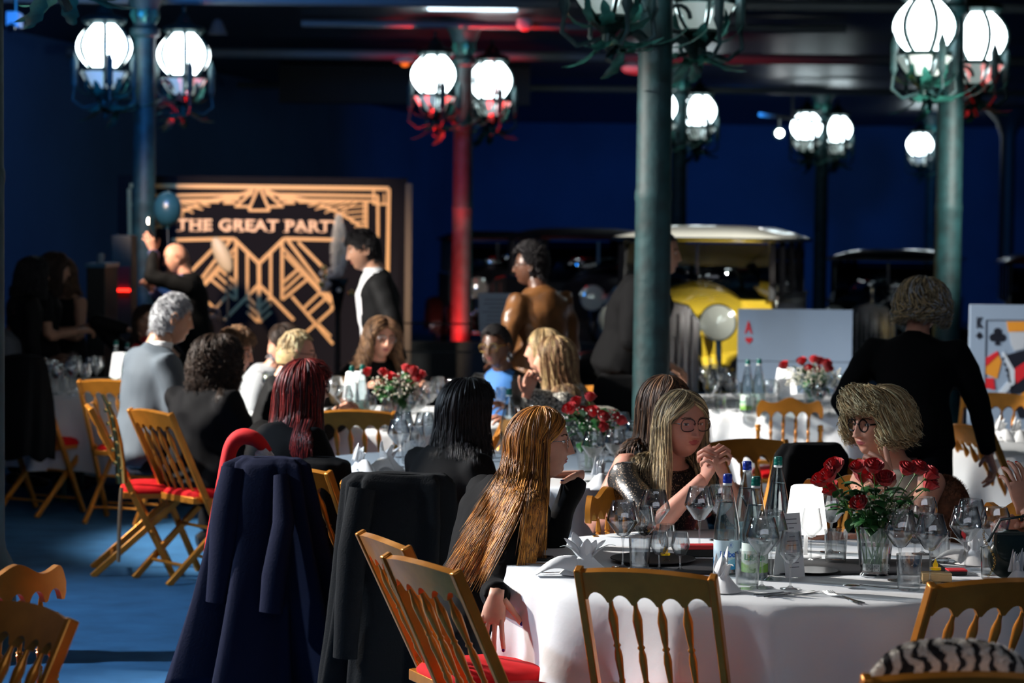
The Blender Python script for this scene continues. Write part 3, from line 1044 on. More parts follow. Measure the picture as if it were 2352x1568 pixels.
def _spr(L):
    return [(0.0055, 0), (0.006, 0.06 * L), (0.0105, 0.16 * L), (0.0065, 0.2 * L), (0.0085, 0.22 * L), (0.0065, 0.24 * L), (0.0105, 0.44 * L), (0.009, 0.5 * L),
            (0.0062, 0.54 * L), (0.0098, 0.56 * L), (0.0062, 0.58 * L), (0.009, 0.66 * L), (0.0125, 0.82 * L), (0.011, 0.86 * L), (0.006, 0.93 * L), (0.0055, L)]


def make_folding(label):
    """folding ballroom chair: front of the seat towards +Y"""
    t = thing('folding_chair', label, 'chair')
    a = V((0, -0.27, 0.885))
    bpt = V((0, 0.16, 0.0))
    dr = (a - bpt).normalized()
    nr = V((0, dr.z, -dr.y))
    L = (a - bpt).length

    def T(x, s, y):
        return bpt + dr * s + nr * y + V((x, 0, 0))
    hw = 0.185
    st = MB()
    for i in range(2):
        pass
    st.box((0, 0, L / 2), (0.024, 0.034, L))
    so = st.build('stile', M_cgold, t, bevel=0.005)
    rot = Matrix((V((1, 0, 0)), nr, dr)).transposed().to_4x4()
    copies(so, t, [Matrix.Translation(bpt + V((sx * (hw + 0.012), 0, 0))) @ rot for sx in (-1, 1)])
    # crest rail
    top = [(x, L - 0.012 + 0.022 * (1 - (x / hw) ** 2)) for x in [hw - 2 * hw * i / 16 for i in range(17)]]
    low = scallop(5, -hw, hw, L - 0.098, 0.028)
    pts = top[::-1] if False else [(-p[0], p[1]) for p in top][::-1] + []
    outline = low + top
    def slab(outline, y0, y1, curve):
        n = len(outline)
        def pp(x, s, y):
            return T(x, s, y - curve * (1 - (x / hw) ** 2))
        mb = MB()
        # strip columns: bridge lower and upper chains by x sampling
        return n, pp
    def rail(name, lowfn, topfn, y0, y1, curve, nx=61):
        mb = MB()
        vs, fs = [], []
        for i in range(nx):
            x = -hw + 2 * hw * i / (nx - 1)
            lo, hi = lowfn(x), topfn(x)
            cy = -curve * (1 - (x / hw) ** 2)
            vs += [T(x, lo, y0 + cy), T(x, lo, y1 + cy), T(x, hi, y1 + cy), T(x, hi, y0 + cy)]
        for i in range(nx - 1):
            k = 4 * i
            for j in range(4):
                fs.append((k + j, k + (j + 1) % 4, k + 4 + (j + 1) % 4, k + 4 + j))
        fs += [(3, 2, 1, 0), tuple(4 * (nx - 1) + j for j in range(4))]
        mb.add(vs, fs)
        return mb.build(name, M_cgold, t, angle=35)
    w5 = 2 * hw / 5
    def sc(x):
        u = ((x + hw) % w5) / w5
        u = (u - 0.12) / 0.76
        return math.sin(PI * u) ** 0.55 if 0 < u < 1 else 0.0
    rail('crest_rail', lambda x: L - 0.098 + 0.030 * sc(x) , lambda x: L - 0.008 + 0.024 * (1 - (x / hw) ** 2), -0.011, 0.011, 0.018)
    sl = 0.53
    rail('lower_rail', lambda x: sl - 0.05, lambda x: sl - 0.022 * sc(x), -0.010, 0.010, 0.012)
    S = L - 0.094 - sl + 0.004
    sp = MB().lathe(spindle_prof(S), 12).build('spindle', M_cgold, t, angle=60)
    ms = []
    for k in range(1, 5):
        x = -hw + w5 * k
        cy0 = -0.012 * (1 - (x / hw) ** 2)
        cy1 = -0.018 * (1 - (x / hw) ** 2)
        ms.append(Matrix.Translation(T(x, sl - 0.002, (cy0 + cy1) / 2)) @ rot)
    copies(sp, t, ms)
    # seat
    sz = 0.455
    def seat(u, v):
        aa = 2 * PI * u
        k = [0.0, 0.7, 0.92, 1.0, 1.0, 0.96][min(5, int(v * 5 + 0.5))]
        hh = [0.052, 0.046, 0.034, 0.016, 0.0, 0.0][min(5, int(v * 5 + 0.5))]
        ca, sa = math.cos(aa), math.sin(aa)
        e = 0.45
        return (0.185 * k * math.copysign(abs(ca) ** e, ca), 0.08 + 0.19 * k * math.copysign(abs(sa) ** e, sa), sz - 0.02 + hh)
    mb = MB().grid(seat, 36, 6, closed=True)
    mb.build('seat_cushion', M_redseat, t, angle=80)
    mb = MB()
    mb.box((0, 0.27, sz - 0.03), (0.36, 0.025, 0.035))
    mb.box((0, -0.10, sz - 0.03), (0.34, 0.022, 0.035))
    for sx in (-1, 1):
        mb.box((sx * 0.165, 0.085, sz - 0.03), (0.022, 0.37, 0.035))
    mb.build('seat_frame', M_cgold, t, bevel=0.003)
    lg = MB()
    fa, fb = V((0, 0.22, sz - 0.03)), V((0, -0.26, 0.0))
    d2 = (fa - fb)
    lg.box((0, 0, d2.length / 2), (0.022, 0.034, d2.length))
    lo = lg.build('leg', M_cgold, t, bevel=0.004)
    z2 = d2.normalized()
    rot2 = Matrix((V((1, 0, 0)), V((0, z2.z, -z2.y)), z2)).transposed().to_4x4()
    copies(lo, t, [Matrix.Translation(fb + V((sx * 0.165, 0, 0))) @ rot2 for sx in (-1, 1)])
    r0 = MB().tube([(-0.165, 0, 0), (0.165, 0, 0)], 0.009, 8).build('stretcher', M_cgold, t)
    copies(r0, t, [Matrix.Translation(fb + z2 * 0.14), Matrix.Translation(T(0, 0.10, 0)), Matrix.Translation(T(0, 0.30, 0))])
    b0 = MB().ell((0, 0, 0), (0.006, 0.012, 0.012), 10, 6).build('bolt', M_cgold, t)
    copies(b0, t, [Matrix.Translation(T(sx * (hw + 0.026), s, 0)) for sx in (-1, 1) for s in (0.485, 0.26)])
    return register_kids(t)


def register_kids(t):
    KID[t.name] = [(c, kids(c)) for c in kids(t)]
    return t


def make_bamboo(label):
    """upright ballroom chair with ringed posts"""
    t = thing('ballroom_chair', label, 'chair')
    hw = 0.175
    def yb(z):
        return -0.19 - 0.05 * max(0, (z - 0.46)) / 0.45
    prof = []
    z = 0.0
    while z < 0.74:
        prof += [(0.0115, z), (0.0125, z + 0.03), (0.0175, z + 0.04), (0.0175, z + 0.046), (0.013, z + 0.052), (0.0175, z + 0.058), (0.0175, z + 0.064), (0.012, z + 0.072)]
        z += 0.085
    p0 = MB().lathe(prof, 14).build('rear_post', M_cgold, t, angle=50)
    sh = Matrix.Identity(4)
    sh[1][2] = -0.055
    copies(p0, t, [Matrix.Translation((sx * hw, -0.185, 0)) @ sh for sx in (-1, 1)])
    nx = 61
    vs, fs = [], []
    for i in range(nx):
        x = -hw - 0.012 + 2 * (hw + 0.012) * i / (nx - 1)
        u = (x + hw + 0.012) / (2 * (hw + 0.012))
        e = min(u, 1 - u)
        sh_ = 1 - max(0, 1 - e / 0.10) ** 2.2
        hi = 0.885 + 0.014 * math.cos((u - 0.5) * 4 * PI) + 0.012 * (1 - abs(2 * u - 1)) - 0.055 * (1 - sh_)
        w5 = 2 * hw / 5
        q = (((x + hw) % w5) / w5 - 0.1) / 0.8
        ar = math.sin(PI * q) ** 0.5 if 0 < q < 1 else 0
        lo = 0.795 + 0.035 * ar
        y = -0.235 - 0.02 * (1 - (x / hw) ** 2)
        vs += [(x, y - 0.011, lo), (x, y + 0.011, lo), (x, y + 0.011, hi), (x, y - 0.011, hi)]
    for i in range(nx - 1):
        k = 4 * i
        for j in range(4):
            fs.append((k + j, k + 4 + j, k + 4 + (j + 1) % 4, k + (j + 1) % 4))
    fs += [(0, 1, 2, 3), tuple(4 * (nx - 1) + 3 - j for j in range(4))]
    MB().add(vs, fs).build('crest_rail', M_cgold, t, angle=35)
    pr = [(0.005, 0)]
    for k in range(4):
        z0 = 0.05 * k + 0.015
        pr += [(0.006, z0), (0.0085, z0 + 0.03), (0.011, z0 + 0.036), (0.007, z0 + 0.04), (0.011, z0 + 0.044)]
    pr.append((0.005, 0.255))
    s0 = MB().lathe(pr, 10).build('spindle', M_cgold, t, angle=50)
    sh2 = Matrix.Identity(4)
    sh2[1][2] = -0.06
    copies(s0, t, [Matrix.Translation((-hw + 2 * hw / 5 * k, -0.225, 0.55)) @ sh2 for k in range(1, 5)])
    MB().box((0, -0.222, 0.54), (0.34, 0.016, 0.028)).build('lower_rail', M_cgold, t, bevel=0.004)
    def seat(u, v):
        aa = 2 * PI * u
        i = min(5, int(v * 5 + 0.5))
        k = [0.0, 0.7, 0.92, 1.0, 1.0, 0.96][i]
        hh = [0.05, 0.045, 0.033, 0.016, 0.0, 0.0][i]
        ca, sa = math.cos(aa), math.sin(aa)
        e = 0.45
        return (0.195 * k * math.copysign(abs(ca) ** e, ca), 0.0 + 0.19 * k * math.copysign(abs(sa) ** e, sa), 0.445 + hh)
    MB().grid(seat, 36, 6, closed=True).build('seat_cushion', M_redseat, t, angle=80)
    MB().box((0, 0, 0.43), (0.38, 0.38, 0.03)).build('seat_frame', M_cgold, t, bevel=0.006)
    f0 = MB().lathe([(0.010, 0), (0.012, 0.1), (0.017, 0.11), (0.012, 0.12), (0.012, 0.24), (0.018, 0.25), (0.013, 0.26), (0.016, 0.43)], 12).build('leg', M_cgold, t)
    copies(f0, t, [Matrix.Translation((sx * 0.17, 0.165, 0)) for sx in (-1, 1)])
    r0 = MB().tube([(-0.17, 0, 0), (0.17, 0, 0)], 0.008, 8).build('stretcher', M_cgold, t)
    copies(r0, t, [Matrix.Translation((0, 0.165, 0.2)), Matrix.Translation((0, -0.195, 0.22)),
                   Matrix.Translation((0.17, -0.01, 0.16)) @ Matrix.Rotation(PI / 2, 4, 'Z'), Matrix.Translation((-0.17, -0.01, 0.16)) @ Matrix.Rotation(PI / 2, 4, 'Z')])
    return register_kids(t)


def gp(px, d):
    return V((P(px, 560, d).x, d, 0))


fold0 = make_folding('golden folding chair with spindle back in front of the near white table')
bamb0 = make_bamboo('golden ringed chair with wavy crest pulled up to the far set table')
_used = set()


def chair(kind, px, d, h, label, group=None):
    """px, d: where the chair's back stands"""
    src = fold0 if kind == 'f' else bamb0
    back = gp(px, d)
    off = 0.20 if kind == 'f' else 0.22
    loc = back + V((math.sin(R(h)), math.cos(R(h)), 0)) * off
    if kind not in _used:
        _used.add(kind)
        src.location = loc
        src.rotation_euler = (0, 0, hdg(h))
        src['label'] = label
        return src
    return dup(src, loc, hdg(h), label)


chair('f', 1508, 6.83, 20, 'golden folding chair in front of the near table, under the water bottles')
chair('f', 2272, 6.72, -20, 'golden folding chair before the near table by the zebra striped coat')
chair('f', 1018, 6.95, 57, 'golden folding chair with its red seat showing beside the near tablecloth')
chair('f', 932, 7.45, 66, 'golden folding chair just behind the one beside the near tablecloth')
chair('f', 14, 5.95, 228, 'golden folding chair cropped at the lower corner, nearest over the blue carpet')
chair('b', 18, 6.62, 310, 'golden ringed chair with rounded shoulders at the lower corner over the carpet')
chair('f', 372, 12.45, 50, 'golden folding chair behind the woman in the black puffer coat')
chair('f', 240, 12.75, 80, 'golden folding chair seen edge on under the man in the grey suit')
chair('f', 262, 14.8, 14, 'golden folding chair pushed to the far side table beside the grey suit')
chair('f', 826, 12.6, 5, 'dark lit golden chair back between the red haired woman and the black bob')
chair('b', 1820, 13.6, 3, 'golden ringed chair with wavy crest in front of the far table lamp')
chair('f', 1735, 10.95, 160, 'golden folding chair turned with its crest glowing behind the clasped hands')
chair('b', 1420, 8.75, 120, 'golden ringed chair whose round shoulder shows beside the sequinned sleeve')
chair('f', 2292, 14.3, 200, 'golden chair shining behind the tall standing blazer near the king card')
chair('f', 2262, 12.0, 70, 'golden folding chair edge on beside the standing black blazer')
chair('f', 1392, 14.6, 205, 'golden chair with a white fur over it behind the table with the roses')
chair('f', 1165, 11.9, 250, 'golden chair whose back shows between the black bob and the auburn hair')
chair('f', 1872, 10.25, 215, 'golden chair under the black coat behind the glowing white table lamp')
chair('f', 700, 9.62, 38, 'golden folding chair under the long navy coat of the red haired woman')
chair('f', 920, 9.12, 12, 'golden folding chair under the charcoal coat of the black bobbed woman')
chair('f', 52, 15.2, 30, 'golden folding chair under the dark coat at the far side table')
chair('f', 1640, 5.12, 4, 'golden folding chair whose crest just enters the bottom of the view')
chair('f', 2190, 5.3, -8, 'golden folding chair under the zebra striped fur coat')
chair('b', 2330, 8.4, 250, 'golden ringed chair behind the green handbag at the near table')
chair('b', 1960, 9.25, 190, 'golden ringed chair of the curly blonde woman in the sleeveless top')
chair('b', 860, 15.3, 180, 'golden chair of the curly haired woman with thin glasses')

# ================================================================ tables
M_cloth = mat('white_linen', (0.78, 0.80, 0.82), 0.75, bump=0.12, bscale=30)
M_wood = mat('table_wood', (0.25, 0.16, 0.09), 0.6)
M_steel = mat('cutlery_steel', (0.75, 0.75, 0.76), 0.14, 1.0)


def make_table(px, d, rr_, label, clabel, hem=0.12, seed=1, folds=13):
    c = gp(px, d)
    t = thing('round_table', label, 'table', c)
    MB().lathe([(0, 0.742), (rr_ - 0.01, 0.742), (rr_ - 0.01, 0.715), (0, 0.715)], 48).build('tabletop', M_wood, t)
    l0 = MB().tube([(0, 0, 0.715), (0, 0, 0)], 0.02, 8).build('leg', M_iron, t)
    copies(l0, t, [Matrix.Translation((0.5 * math.cos(a), 0.5 * math.sin(a), 0)) for a in (0.8, 2.37, 3.94, 5.5)])
    r3 = random.Random(seed)
    ph = [r3.uniform(0, 6.28) for _ in range(6)]
    NU, NV = 300, 26
    def fn(u, v):
        a = 2 * PI * u
        if v < 0.3:
            q = v / 0.3
            return (rr_ * q * math.cos(a), rr_ * q * math.sin(a), 0.7505 + 0.001 * math.sin(9 * a + 5 * q) * q)
        q = (v - 0.3) / 0.7
        zz = 0.7505 - 0.012 * min(1, q * 8) - (0.74 - hem) * max(0, q - 0.03) / 0.97
        f = 0.5 + 0.5 * math.sin(folds * a + ph[0] + 0.9 * math.sin(2 * a + ph[1]) + 0.5 * math.sin(5 * a + ph[2]))
        g = math.sin((folds * 2.3) * a + ph[3] + 1.4 * math.sin(3 * a + ph[4]))
        amp = q ** 0.8
        r_ = rr_ + 0.006 + 0.012 * min(1, q * 10) + amp * (0.16 * f ** 2.2 - 0.014) + amp * 0.018 * g
        tw = 0.035 * amp * math.sin(folds * a + ph[5])
        return (r_ * math.cos(a + tw), r_ * math.sin(a + tw), zz + 0.006 * math.sin(4 * a + ph[1]) * q)
    o = MB().grid(fn, NU, NV, closed=True).build('tablecloth', M_cloth, angle=180)
    o.location = c
    tag(o, clabel, 'tablecloth')
    return c


TA = make_table(1803, 7.95, 0.90, 'round table of the two bespectacled women under white cloth', 'white tablecloth of the near table with bottles and glowing lamp', 0.04, 3, 15)
TB = make_table(1130, 11.0, 0.90, 'round table between the black bobbed woman and the auburn haired woman', 'white tablecloth behind the auburn haired woman, with the leafy rose vase', 0.15, 5)
TC = make_table(905, 13.9, 0.90, 'round table of the brightly lit diners under white cloth', 'brilliantly lit white tablecloth in front of the curly haired woman with glasses', 0.15, 8)
TD = make_table(290, 16.3, 0.92, 'round table behind the grey suited man at the dim side', 'dim bluish tablecloth beside the man in the grey suit', 0.26, 11)
TE = make_table(1850, 15.4, 0.9, 'round table before the ace of hearts board', 'white tablecloth before the giant ace of hearts board', 0.15, 14)
TF = make_table(2540, 12.6, 0.92, 'round table at the edge behind the standing black blazer', 'white tablecloth at the edge of the view behind the standing black blazer', 0.15, 17)

# ================================================================ tableware
M_glass = thin_glass('glass_thin', (0.97, 0.985, 0.99), 1.65, 0.0, 1.35)
M_glassb = thin_glass('bottle_glass', (0.90, 0.96, 0.96), 1.5, 0.0, 1.2)
M_water = thin_glass('water', (0.93, 0.96, 0.97), 1.33, 0.0, 1.0)
ZT = 0.7525


def glass_from(name, cat, bowl, stem=None, base=None, n=28):
    t = thing(name, 'x', cat)
    if bowl:
        MB().lathe(bowl, n).build('bowl', M_glass, t, angle=60)
    if stem:
        MB().lathe(stem, 12).build('stem', M_glass, t, angle=60)
    if base:
        MB().lathe(base, n).build('foot', M_glass, t, angle=60)
    register_kids(t)
    return t


def foot(r):
    return [(0.0045, 0.010), (0.012, 0.004), (r, 0.0015), (r, 0), (0, 0)]


PROTO = {}
PROTO['big'] = glass_from('wine_glass', 'wine glass', [(0.003, 0.098), (0.018, 0.103), (0.047, 0.142), (0.052, 0.150), (0.051, 0.158), (0.036, 0.212), (0.0352, 0.2125), (0.05, 0.157), (0.05, 0.150), (0.045, 0.143), (0.016, 0.106)],
                          [(0.0045, 0.008), (0.0032, 0.03), (0.0032, 0.08), (0.006, 0.1)], foot(0.036))
PROTO['tulip'] = glass_from('wine_glass', 'wine glass', [(0.003, 0.078), (0.015, 0.082), (0.036, 0.108), (0.038, 0.118), (0.027, 0.178), (0.0262, 0.178), (0.0365, 0.117), (0.034, 0.109), (0.012, 0.085)],
                            [(0.0045, 0.008), (0.003, 0.03), (0.003, 0.065), (0.005, 0.08)], foot(0.032))
PROTO['balloon'] = glass_from('wine_glass', 'wine glass', [(0.003, 0.088), (0.02, 0.093), (0.045, 0.125), (0.05, 0.15), (0.046, 0.175), (0.038, 0.195), (0.0372, 0.195), (0.045, 0.174), (0.049, 0.15), (0.043, 0.126), (0.018, 0.096)],
                              [(0.0045, 0.008), (0.0032, 0.03), (0.0032, 0.07), (0.006, 0.09)], foot(0.036))
PROTO['small'] = glass_from('liqueur_glass', 'glass', [(0.003, 0.048), (0.018, 0.052), (0.029, 0.075), (0.030, 0.09), (0.024, 0.125), (0.0232, 0.125), (0.029, 0.089), (0.027, 0.076), (0.015, 0.055)],
                            [(0.0045, 0.008), (0.003, 0.03), (0.006, 0.048)], foot(0.027))
PROTO['tumbler'] = glass_from('tumbler', 'tumbler', [(0, 0), (0.029, 0), (0.031, 0.004), (0.036, 0.1), (0.0352, 0.1), (0.0295, 0.012), (0, 0.011)], None, None)
_first = {}


def glass(kind, px, py, label, group=None, z=None, loc=None, sc=None):
    g = loc if loc is not None else G(px, py, ZT)
    if z is not None:
        g.z = z
    src = PROTO[kind]
    if kind not in _first:
        _first[kind] = 1
        src.location = g
        src['label'] = label
        if sc:
            src.scale = (sc, sc, sc)
        if group:
            src['group'] = group
        return src
    return dup(src, g, 0, label, group, sc)


glass('big', 1430, 1303, 'big angular wine glass nearest the lotus napkin on the near table', sc=1.02)
glass('big', 1502, 1272, 'big angular wine glass in front of the sequinned sleeve, behind the tumbler')
glass('tulip', 1479, 1284, 'slim wine glass between the two big ones before the sequinned sleeve')
glass('tumbler', 1469, 1306, 'tumbler beside the big wine glass next to the lotus napkin')
glass('small', 1514, 1308, 'small stemmed glass next to the tumbler, above the chair crest')
glass('small', 1531, 1290, 'small stemmed glass half behind its twin above the chair crest')
glass('small', 1562, 1310, 'small stemmed glass closest to the blue label bottle on its outer side')
glass('big', 1606, 1262, 'angular wine glass in front of the forearm, beside the blue label bottle')
glass('balloon', 1652, 1240, 'wine glass hidden behind the bottle with the blue label')
glass('big', 1750, 1349, 'angular wine glass in front of the green label bottle')
glass('big', 1770, 1330, 'angular wine glass between the green label bottle and the menu card')
glass('tulip', 1815, 1352, 'slim wine glass standing in front of the folded menu card')
glass('tumbler', 1716, 1351, 'thick tumbler in front of the green label bottle', sc=1.1)
glass('tumbler', 1919, 1292, 'upright tumbler between the lamp and the vase', sc=1.1)
glass('tulip', 1862, 1288, 'slim glass behind the stem of the glowing lamp')
glass('big', 1908, 1268, 'wide wine glass behind the roses beside the lamp shade')
glass('big', 2066, 1333, 'angular wine glass just beside the rose vase', sc=1.05)
glass('big', 2136, 1338, 'angular wine glass in front of the wooden box with the yellow candle')
glass('tumbler', 2087, 1354, 'thick tumbler in front of the big glass by the vase', sc=1.1)
glass('tulip', 2100, 1302, 'slim wine glass behind the two angular ones by the vase')
glass('balloon', 2118, 1272, 'wine glass seen through the others behind the vase')
glass('tumbler', 2157, 1290, 'tumbler behind the angular glass near the brown fur', sc=1.05)
glass('big', 2216, 1316, 'angular wine glass beside the green handbag')
glass('big', 2228, 1296, 'angular wine glass just behind the one beside the handbag')
glass('balloon', 2284, 1300, 'broad wine glass holding red wine reflections behind the handbag')
glass('tumbler', 2276, 1328, 'tumbler half hidden by the green handbag')


# bottles
def bottle(loc, cap_c, label_c, text, tcol, rot, label):
    t = thing('water_bottle', label, 'bottle', loc, rot)
    prof = [(0, 0.004), (0.03, 0.0), (0.040, 0.004), (0.0415, 0.012), (0.0415, 0.13), (0.0405, 0.15), (0.034, 0.19), (0.025, 0.235), (0.0165, 0.27), (0.0135, 0.285), (0.0130, 0.30)]
    MB().lathe(prof, 28).build('body', M_glassb, t, angle=60)
    MB().lathe([(0, 0.008), (0.038, 0.008), (0.039, 0.15), (0.032, 0.19), (0.0245, 0.23), (0.0, 0.231)], 24).build('water', M_water, t, angle=60)
    cp = MB().lathe([(0.0145, 0.292), (0.0152, 0.294), (0.0152, 0.301), (0.0142, 0.303), (0.0148, 0.305), (0.0145, 0.318), (0.012, 0.321), (0, 0.321)], 20).build('cap', cap_c, t, angle=50)
    MB().lathe([(0.0136, 0.284), (0.0148, 0.286), (0.0148, 0.2905), (0.0136, 0.292)], 20).build('neck_ring', mat('seal_white', (0.7, 0.75, 0.75), 0.4), t)
    def lf(u, v):
        a = R(-100 + 200 * u) - PI / 2
        return (0.0422 * math.cos(a), 0.0422 * math.sin(a), 0.02 + 0.092 * v)
    lb = MB().grid(lf, 24, 6).build('paper_label', label_c[0], t)
    def lf2(u, v):
        a = R(-100 + 200 * u) - PI / 2
        top = 0.022 + 0.006 * math.sin(u * 9)
        return (0.0425 * math.cos(a), 0.0425 * math.sin(a), 0.0202 + top * v)
    MB().grid(lf2, 24, 3).build('label_band', label_c[1], lb)
    def lf3(u, v):
        a = R(-100 + 200 * u) - PI / 2
        return (0.0424 * math.cos(a), 0.0424 * math.sin(a), 0.036 + (0.014 + 0.005 * math.sin(u * 11 + 1)) * v)
    MB().grid(lf3, 24, 3).build('label_band', label_c[2], lb)
    def wrap(me, z0, r=0.0428):
        for v in me.vertices:
            a = v.co.x / r - PI / 2
            v.co = (r * math.cos(a), r * math.sin(a), z0 + v.co.y)
        me.update()
        return me
    me = wrap(text_mesh(text, 0.027, 0, 0.0006, spacing=0.92), 0.068)
    me.materials.append(tcol)
    link('lettering', me, lb)
    me = wrap(text_mesh('8', 0.014, 0, 0.0), 0.098)
    me.materials.append(tcol)
    link('emblem', me, lb)
    mb = MB()
    pts = []
    for i in range(17):
        a = 2 * PI * i / 16
        pts.append((0.007 * math.cos(a), 0.098 + 0.009 * math.sin(a)))
    mb.tube([(0.0429 * math.cos(x / 0.0429 - PI / 2), 0.0429 * math.sin(x / 0.0429 - PI / 2), z) for x, z in pts], 0.0003, 4)
    mb.build('emblem_ring', tcol, lb)
    return t


M_capb = mat('cap_blue', (0.005, 0.03, 0.30), 0.3)
M_capg = mat('cap_green', (0.0, 0.11, 0.09), 0.3)
LBc = (mat('label_ice', (0.62, 0.78, 0.86), 0.5), mat('label_blue', (0.04, 0.30, 0.62), 0.5), mat('label_sky', (0.25, 0.55, 0.78), 0.5))
LGc = (mat('label_mint', (0.66, 0.78, 0.72), 0.5), mat('label_green', (0.18, 0.42, 0.06), 0.5), mat('label_lime', (0.42, 0.62, 0.30), 0.5))
T_blue = mat('ink_blue', (0.0, 0.10, 0.5), 0.5)
T_green = mat('ink_green', (0.03, 0.30, 0.10), 0.5)
bottle(G(1668, 1318, ZT), M_capb, LBc, 'Lisbeth', T_blue, R(14), 'water bottle with a blue cap and pale blue label, nearest the folded napkin')
bottle(G(1733, 1326, ZT), M_capg, LGc, 'Lisbeth', T_green, R(-8), 'water bottle with a green cap and green label, in the middle of the four')
bt = bottle(G(1713, 1277, ZT), M_capb, LBc, 'Lisbeth', T_blue, R(150), 'water bottle with a blue cap standing behind the other two labelled ones')
bt = bottle(G(1784, 1262, ZT), M_capg, LGc, 'Lisbeth', T_green, R(170), 'water bottle with a green cap rising behind the glowing lamp shade')
BOT = bt


# table lamp
M_shade = mat('lamp_shade_lit', (1, 1, 1), 0.5, em=1.6, emc=(1.0, 0.97, 0.93))
def table_lamp(loc, label):
    t = thing('table_lamp', label, 'lamp', loc)
    MB().lathe([(0.0, 0.245), (0.045, 0.2455), (0.052, 0.241), (0.072, 0.092), (0.069, 0.086), (0.066, 0.088), (0.05, 0.235), (0.0, 0.24)], 36).build('shade', M_shade, t, angle=60)
    MB().lathe([(0.007, 0.24), (0.007, 0.012)], 12).build('pole', mat('lamp_white', (0.8, 0.8, 0.8), 0.4), t)
    MB().lathe([(0.0, 0.012), (0.05, 0.012), (0.054, 0.008), (0.054, 0.0), (0.0, 0.0)], 28).build('base', MATS['lamp_white'], t)
    return register_kids(t)


lamp0 = table_lamp(G(1850, 1282, ZT), 'glowing white cordless table lamp between the bottles and the rose vase')
pl_ = bpy.data.lights.new('lamp_bulb', 'POINT')

# menu card
def tent_card(loc, rz, label, w=0.075, h=0.20):
    t = thing('menu_card', label, 'card', loc, rz)
    M_pap = mat('paper', (0.72, 0.74, 0.76), 0.7)
    f = MB().add([(-w / 2, -0.035, 0), (w / 2, -0.035, 0), (w / 2, 0, h), (-w / 2, 0, h)], [(0, 1, 2, 3)]).build('front_leaf', M_pap, t, solid=0.001, smooth=False)
    MB().add([(w / 2, 0.035, 0), (-w / 2, 0.035, 0), (-w / 2, 0, h), (w / 2, 0, h)], [(0, 1, 2, 3)]).build('back_leaf', M_pap, t, solid=0.001, smooth=False)
    b = MB()
    r4 = random.Random(2)
    for k in range(12):
        z = h * (0.9 - 0.068 * k)
        if k in (3, 7):
            continue
        wd = w * r4.uniform(0.25, 0.62)
        b.add([(-wd / 2, -0.035 * (1 - z / h) - 0.0012, z), (wd / 2, -0.035 * (1 - z / h) - 0.0012, z), (wd / 2, -0.035 * (1 - (z + 0.0025) / h) - 0.0012, z + 0.0025), (-wd / 2, -0.035 * (1 - (z + 0.0025) / h) - 0.0012, z + 0.0025)], [(0, 1, 2, 3)])
    b.build('printed_lines', mat('ink_grey', (0.12, 0.12, 0.15), 0.7), f, kind='stuff')
    return register_kids(t)


menu0 = tent_card(G(1812, 1322, ZT), R(28), 'tall folded white menu card standing before the glowing lamp')


# napkins
M_nap = mat('napkin', (0.84, 0.85, 0.86), 0.8, bump=0.1, bscale=60)
def napkin(loc, rz, label, sc=1.0, tail=True):
    t = thing('napkin', label, 'napkin', loc, rz)
    def base(u, v):
        a = 2 * PI * u
        r_ = 0.012 + 0.055 * (1 - v) ** 1.3
        return (r_ * math.cos(a) * 1.15, r_ * math.sin(a) * 0.8, 0.002 + 0.058 * v)
    MB().grid(base, 20, 6, closed=True).build('folded_foot', M_nap, t, angle=35)
    r5 = random.Random(int(loc[0] * 1000) % 97)
    for k in range(7):
        a = R(-80 + 27 * k)
        ln = r5.uniform(0.055, 0.10)
        wd = r5.uniform(0.026, 0.038)
        def petal(u, v, a=a, ln=ln, wd=wd, k=k):
            x = (u - 0.5) * wd * math.sin(PI * (0.22 + 0.76 * v)) ** 0.8 * 1.3
            fz = 0.045 + ln * v * math.cos(a * 0.75 * v)
            fx = 0.012 * math.sin(a) + ln * v * math.sin(a * 0.85)
            return (fx + x * math.cos(a), 0.012 * ((k % 3) - 1) + 0.018 * abs(u - 0.5) * 2 * (1 - v) - 0.25 * x * math.sin(a), fz)
        MB().grid(petal, 5, 8).build('petal', M_nap, t, solid=0.0015, angle=180)
    if tail:
        def wing(u, v):
            return (-0.03 - 0.12 * v, -0.01 + 0.07 * (u - 0.5) * (1 - 0.3 * v), 0.05 * (1 - v) * (1 - (2 * u - 1) ** 2) + 0.004 + 0.02 * math.sin(PI * v))
        MB().grid(wing, 8, 8).build('wing', M_nap, t, solid=0.0015, angle=180)
    t.scale = (sc, sc, sc)
    return register_kids(t)


nap0 = napkin(G(1345, 1318, ZT), R(10), 'white napkin folded as a lotus at the end of the near table', 1.12)
napkin(G(1662, 1356, ZT), R(95), 'white napkin folded upright in front of the blue label bottle', 1.0, False)
napkin(G(2338, 1345, ZT), R(70), 'white napkin fanned at the edge of the view above the chair crest', 1.0, False)
napkin(G(2235, 1296, ZT), R(-30), 'soft white napkin lying behind the angular glasses by the handbag', 0.9)


# cutlery
def cut_path(b, pts, w_, th=0.0012, m=None):
    def fn(u, v):
        i = v * (len(pts) - 1)
        k = min(int(i), len(pts) - 2)
        f = i - k
        y = pts[k][0] + (pts[k + 1][0] - pts[k][0]) * f
        ww = pts[k][1] + (pts[k + 1][1] - pts[k][1]) * f
        z = pts[k][2] + (pts[k + 1][2] - pts[k][2]) * f
        a = 2 * PI * u
        return (ww * math.cos(a), y, z + th * math.sin(a) + th)
    b.grid(fn, 8, (len(pts) - 1) * 3 + 1, closed=True)


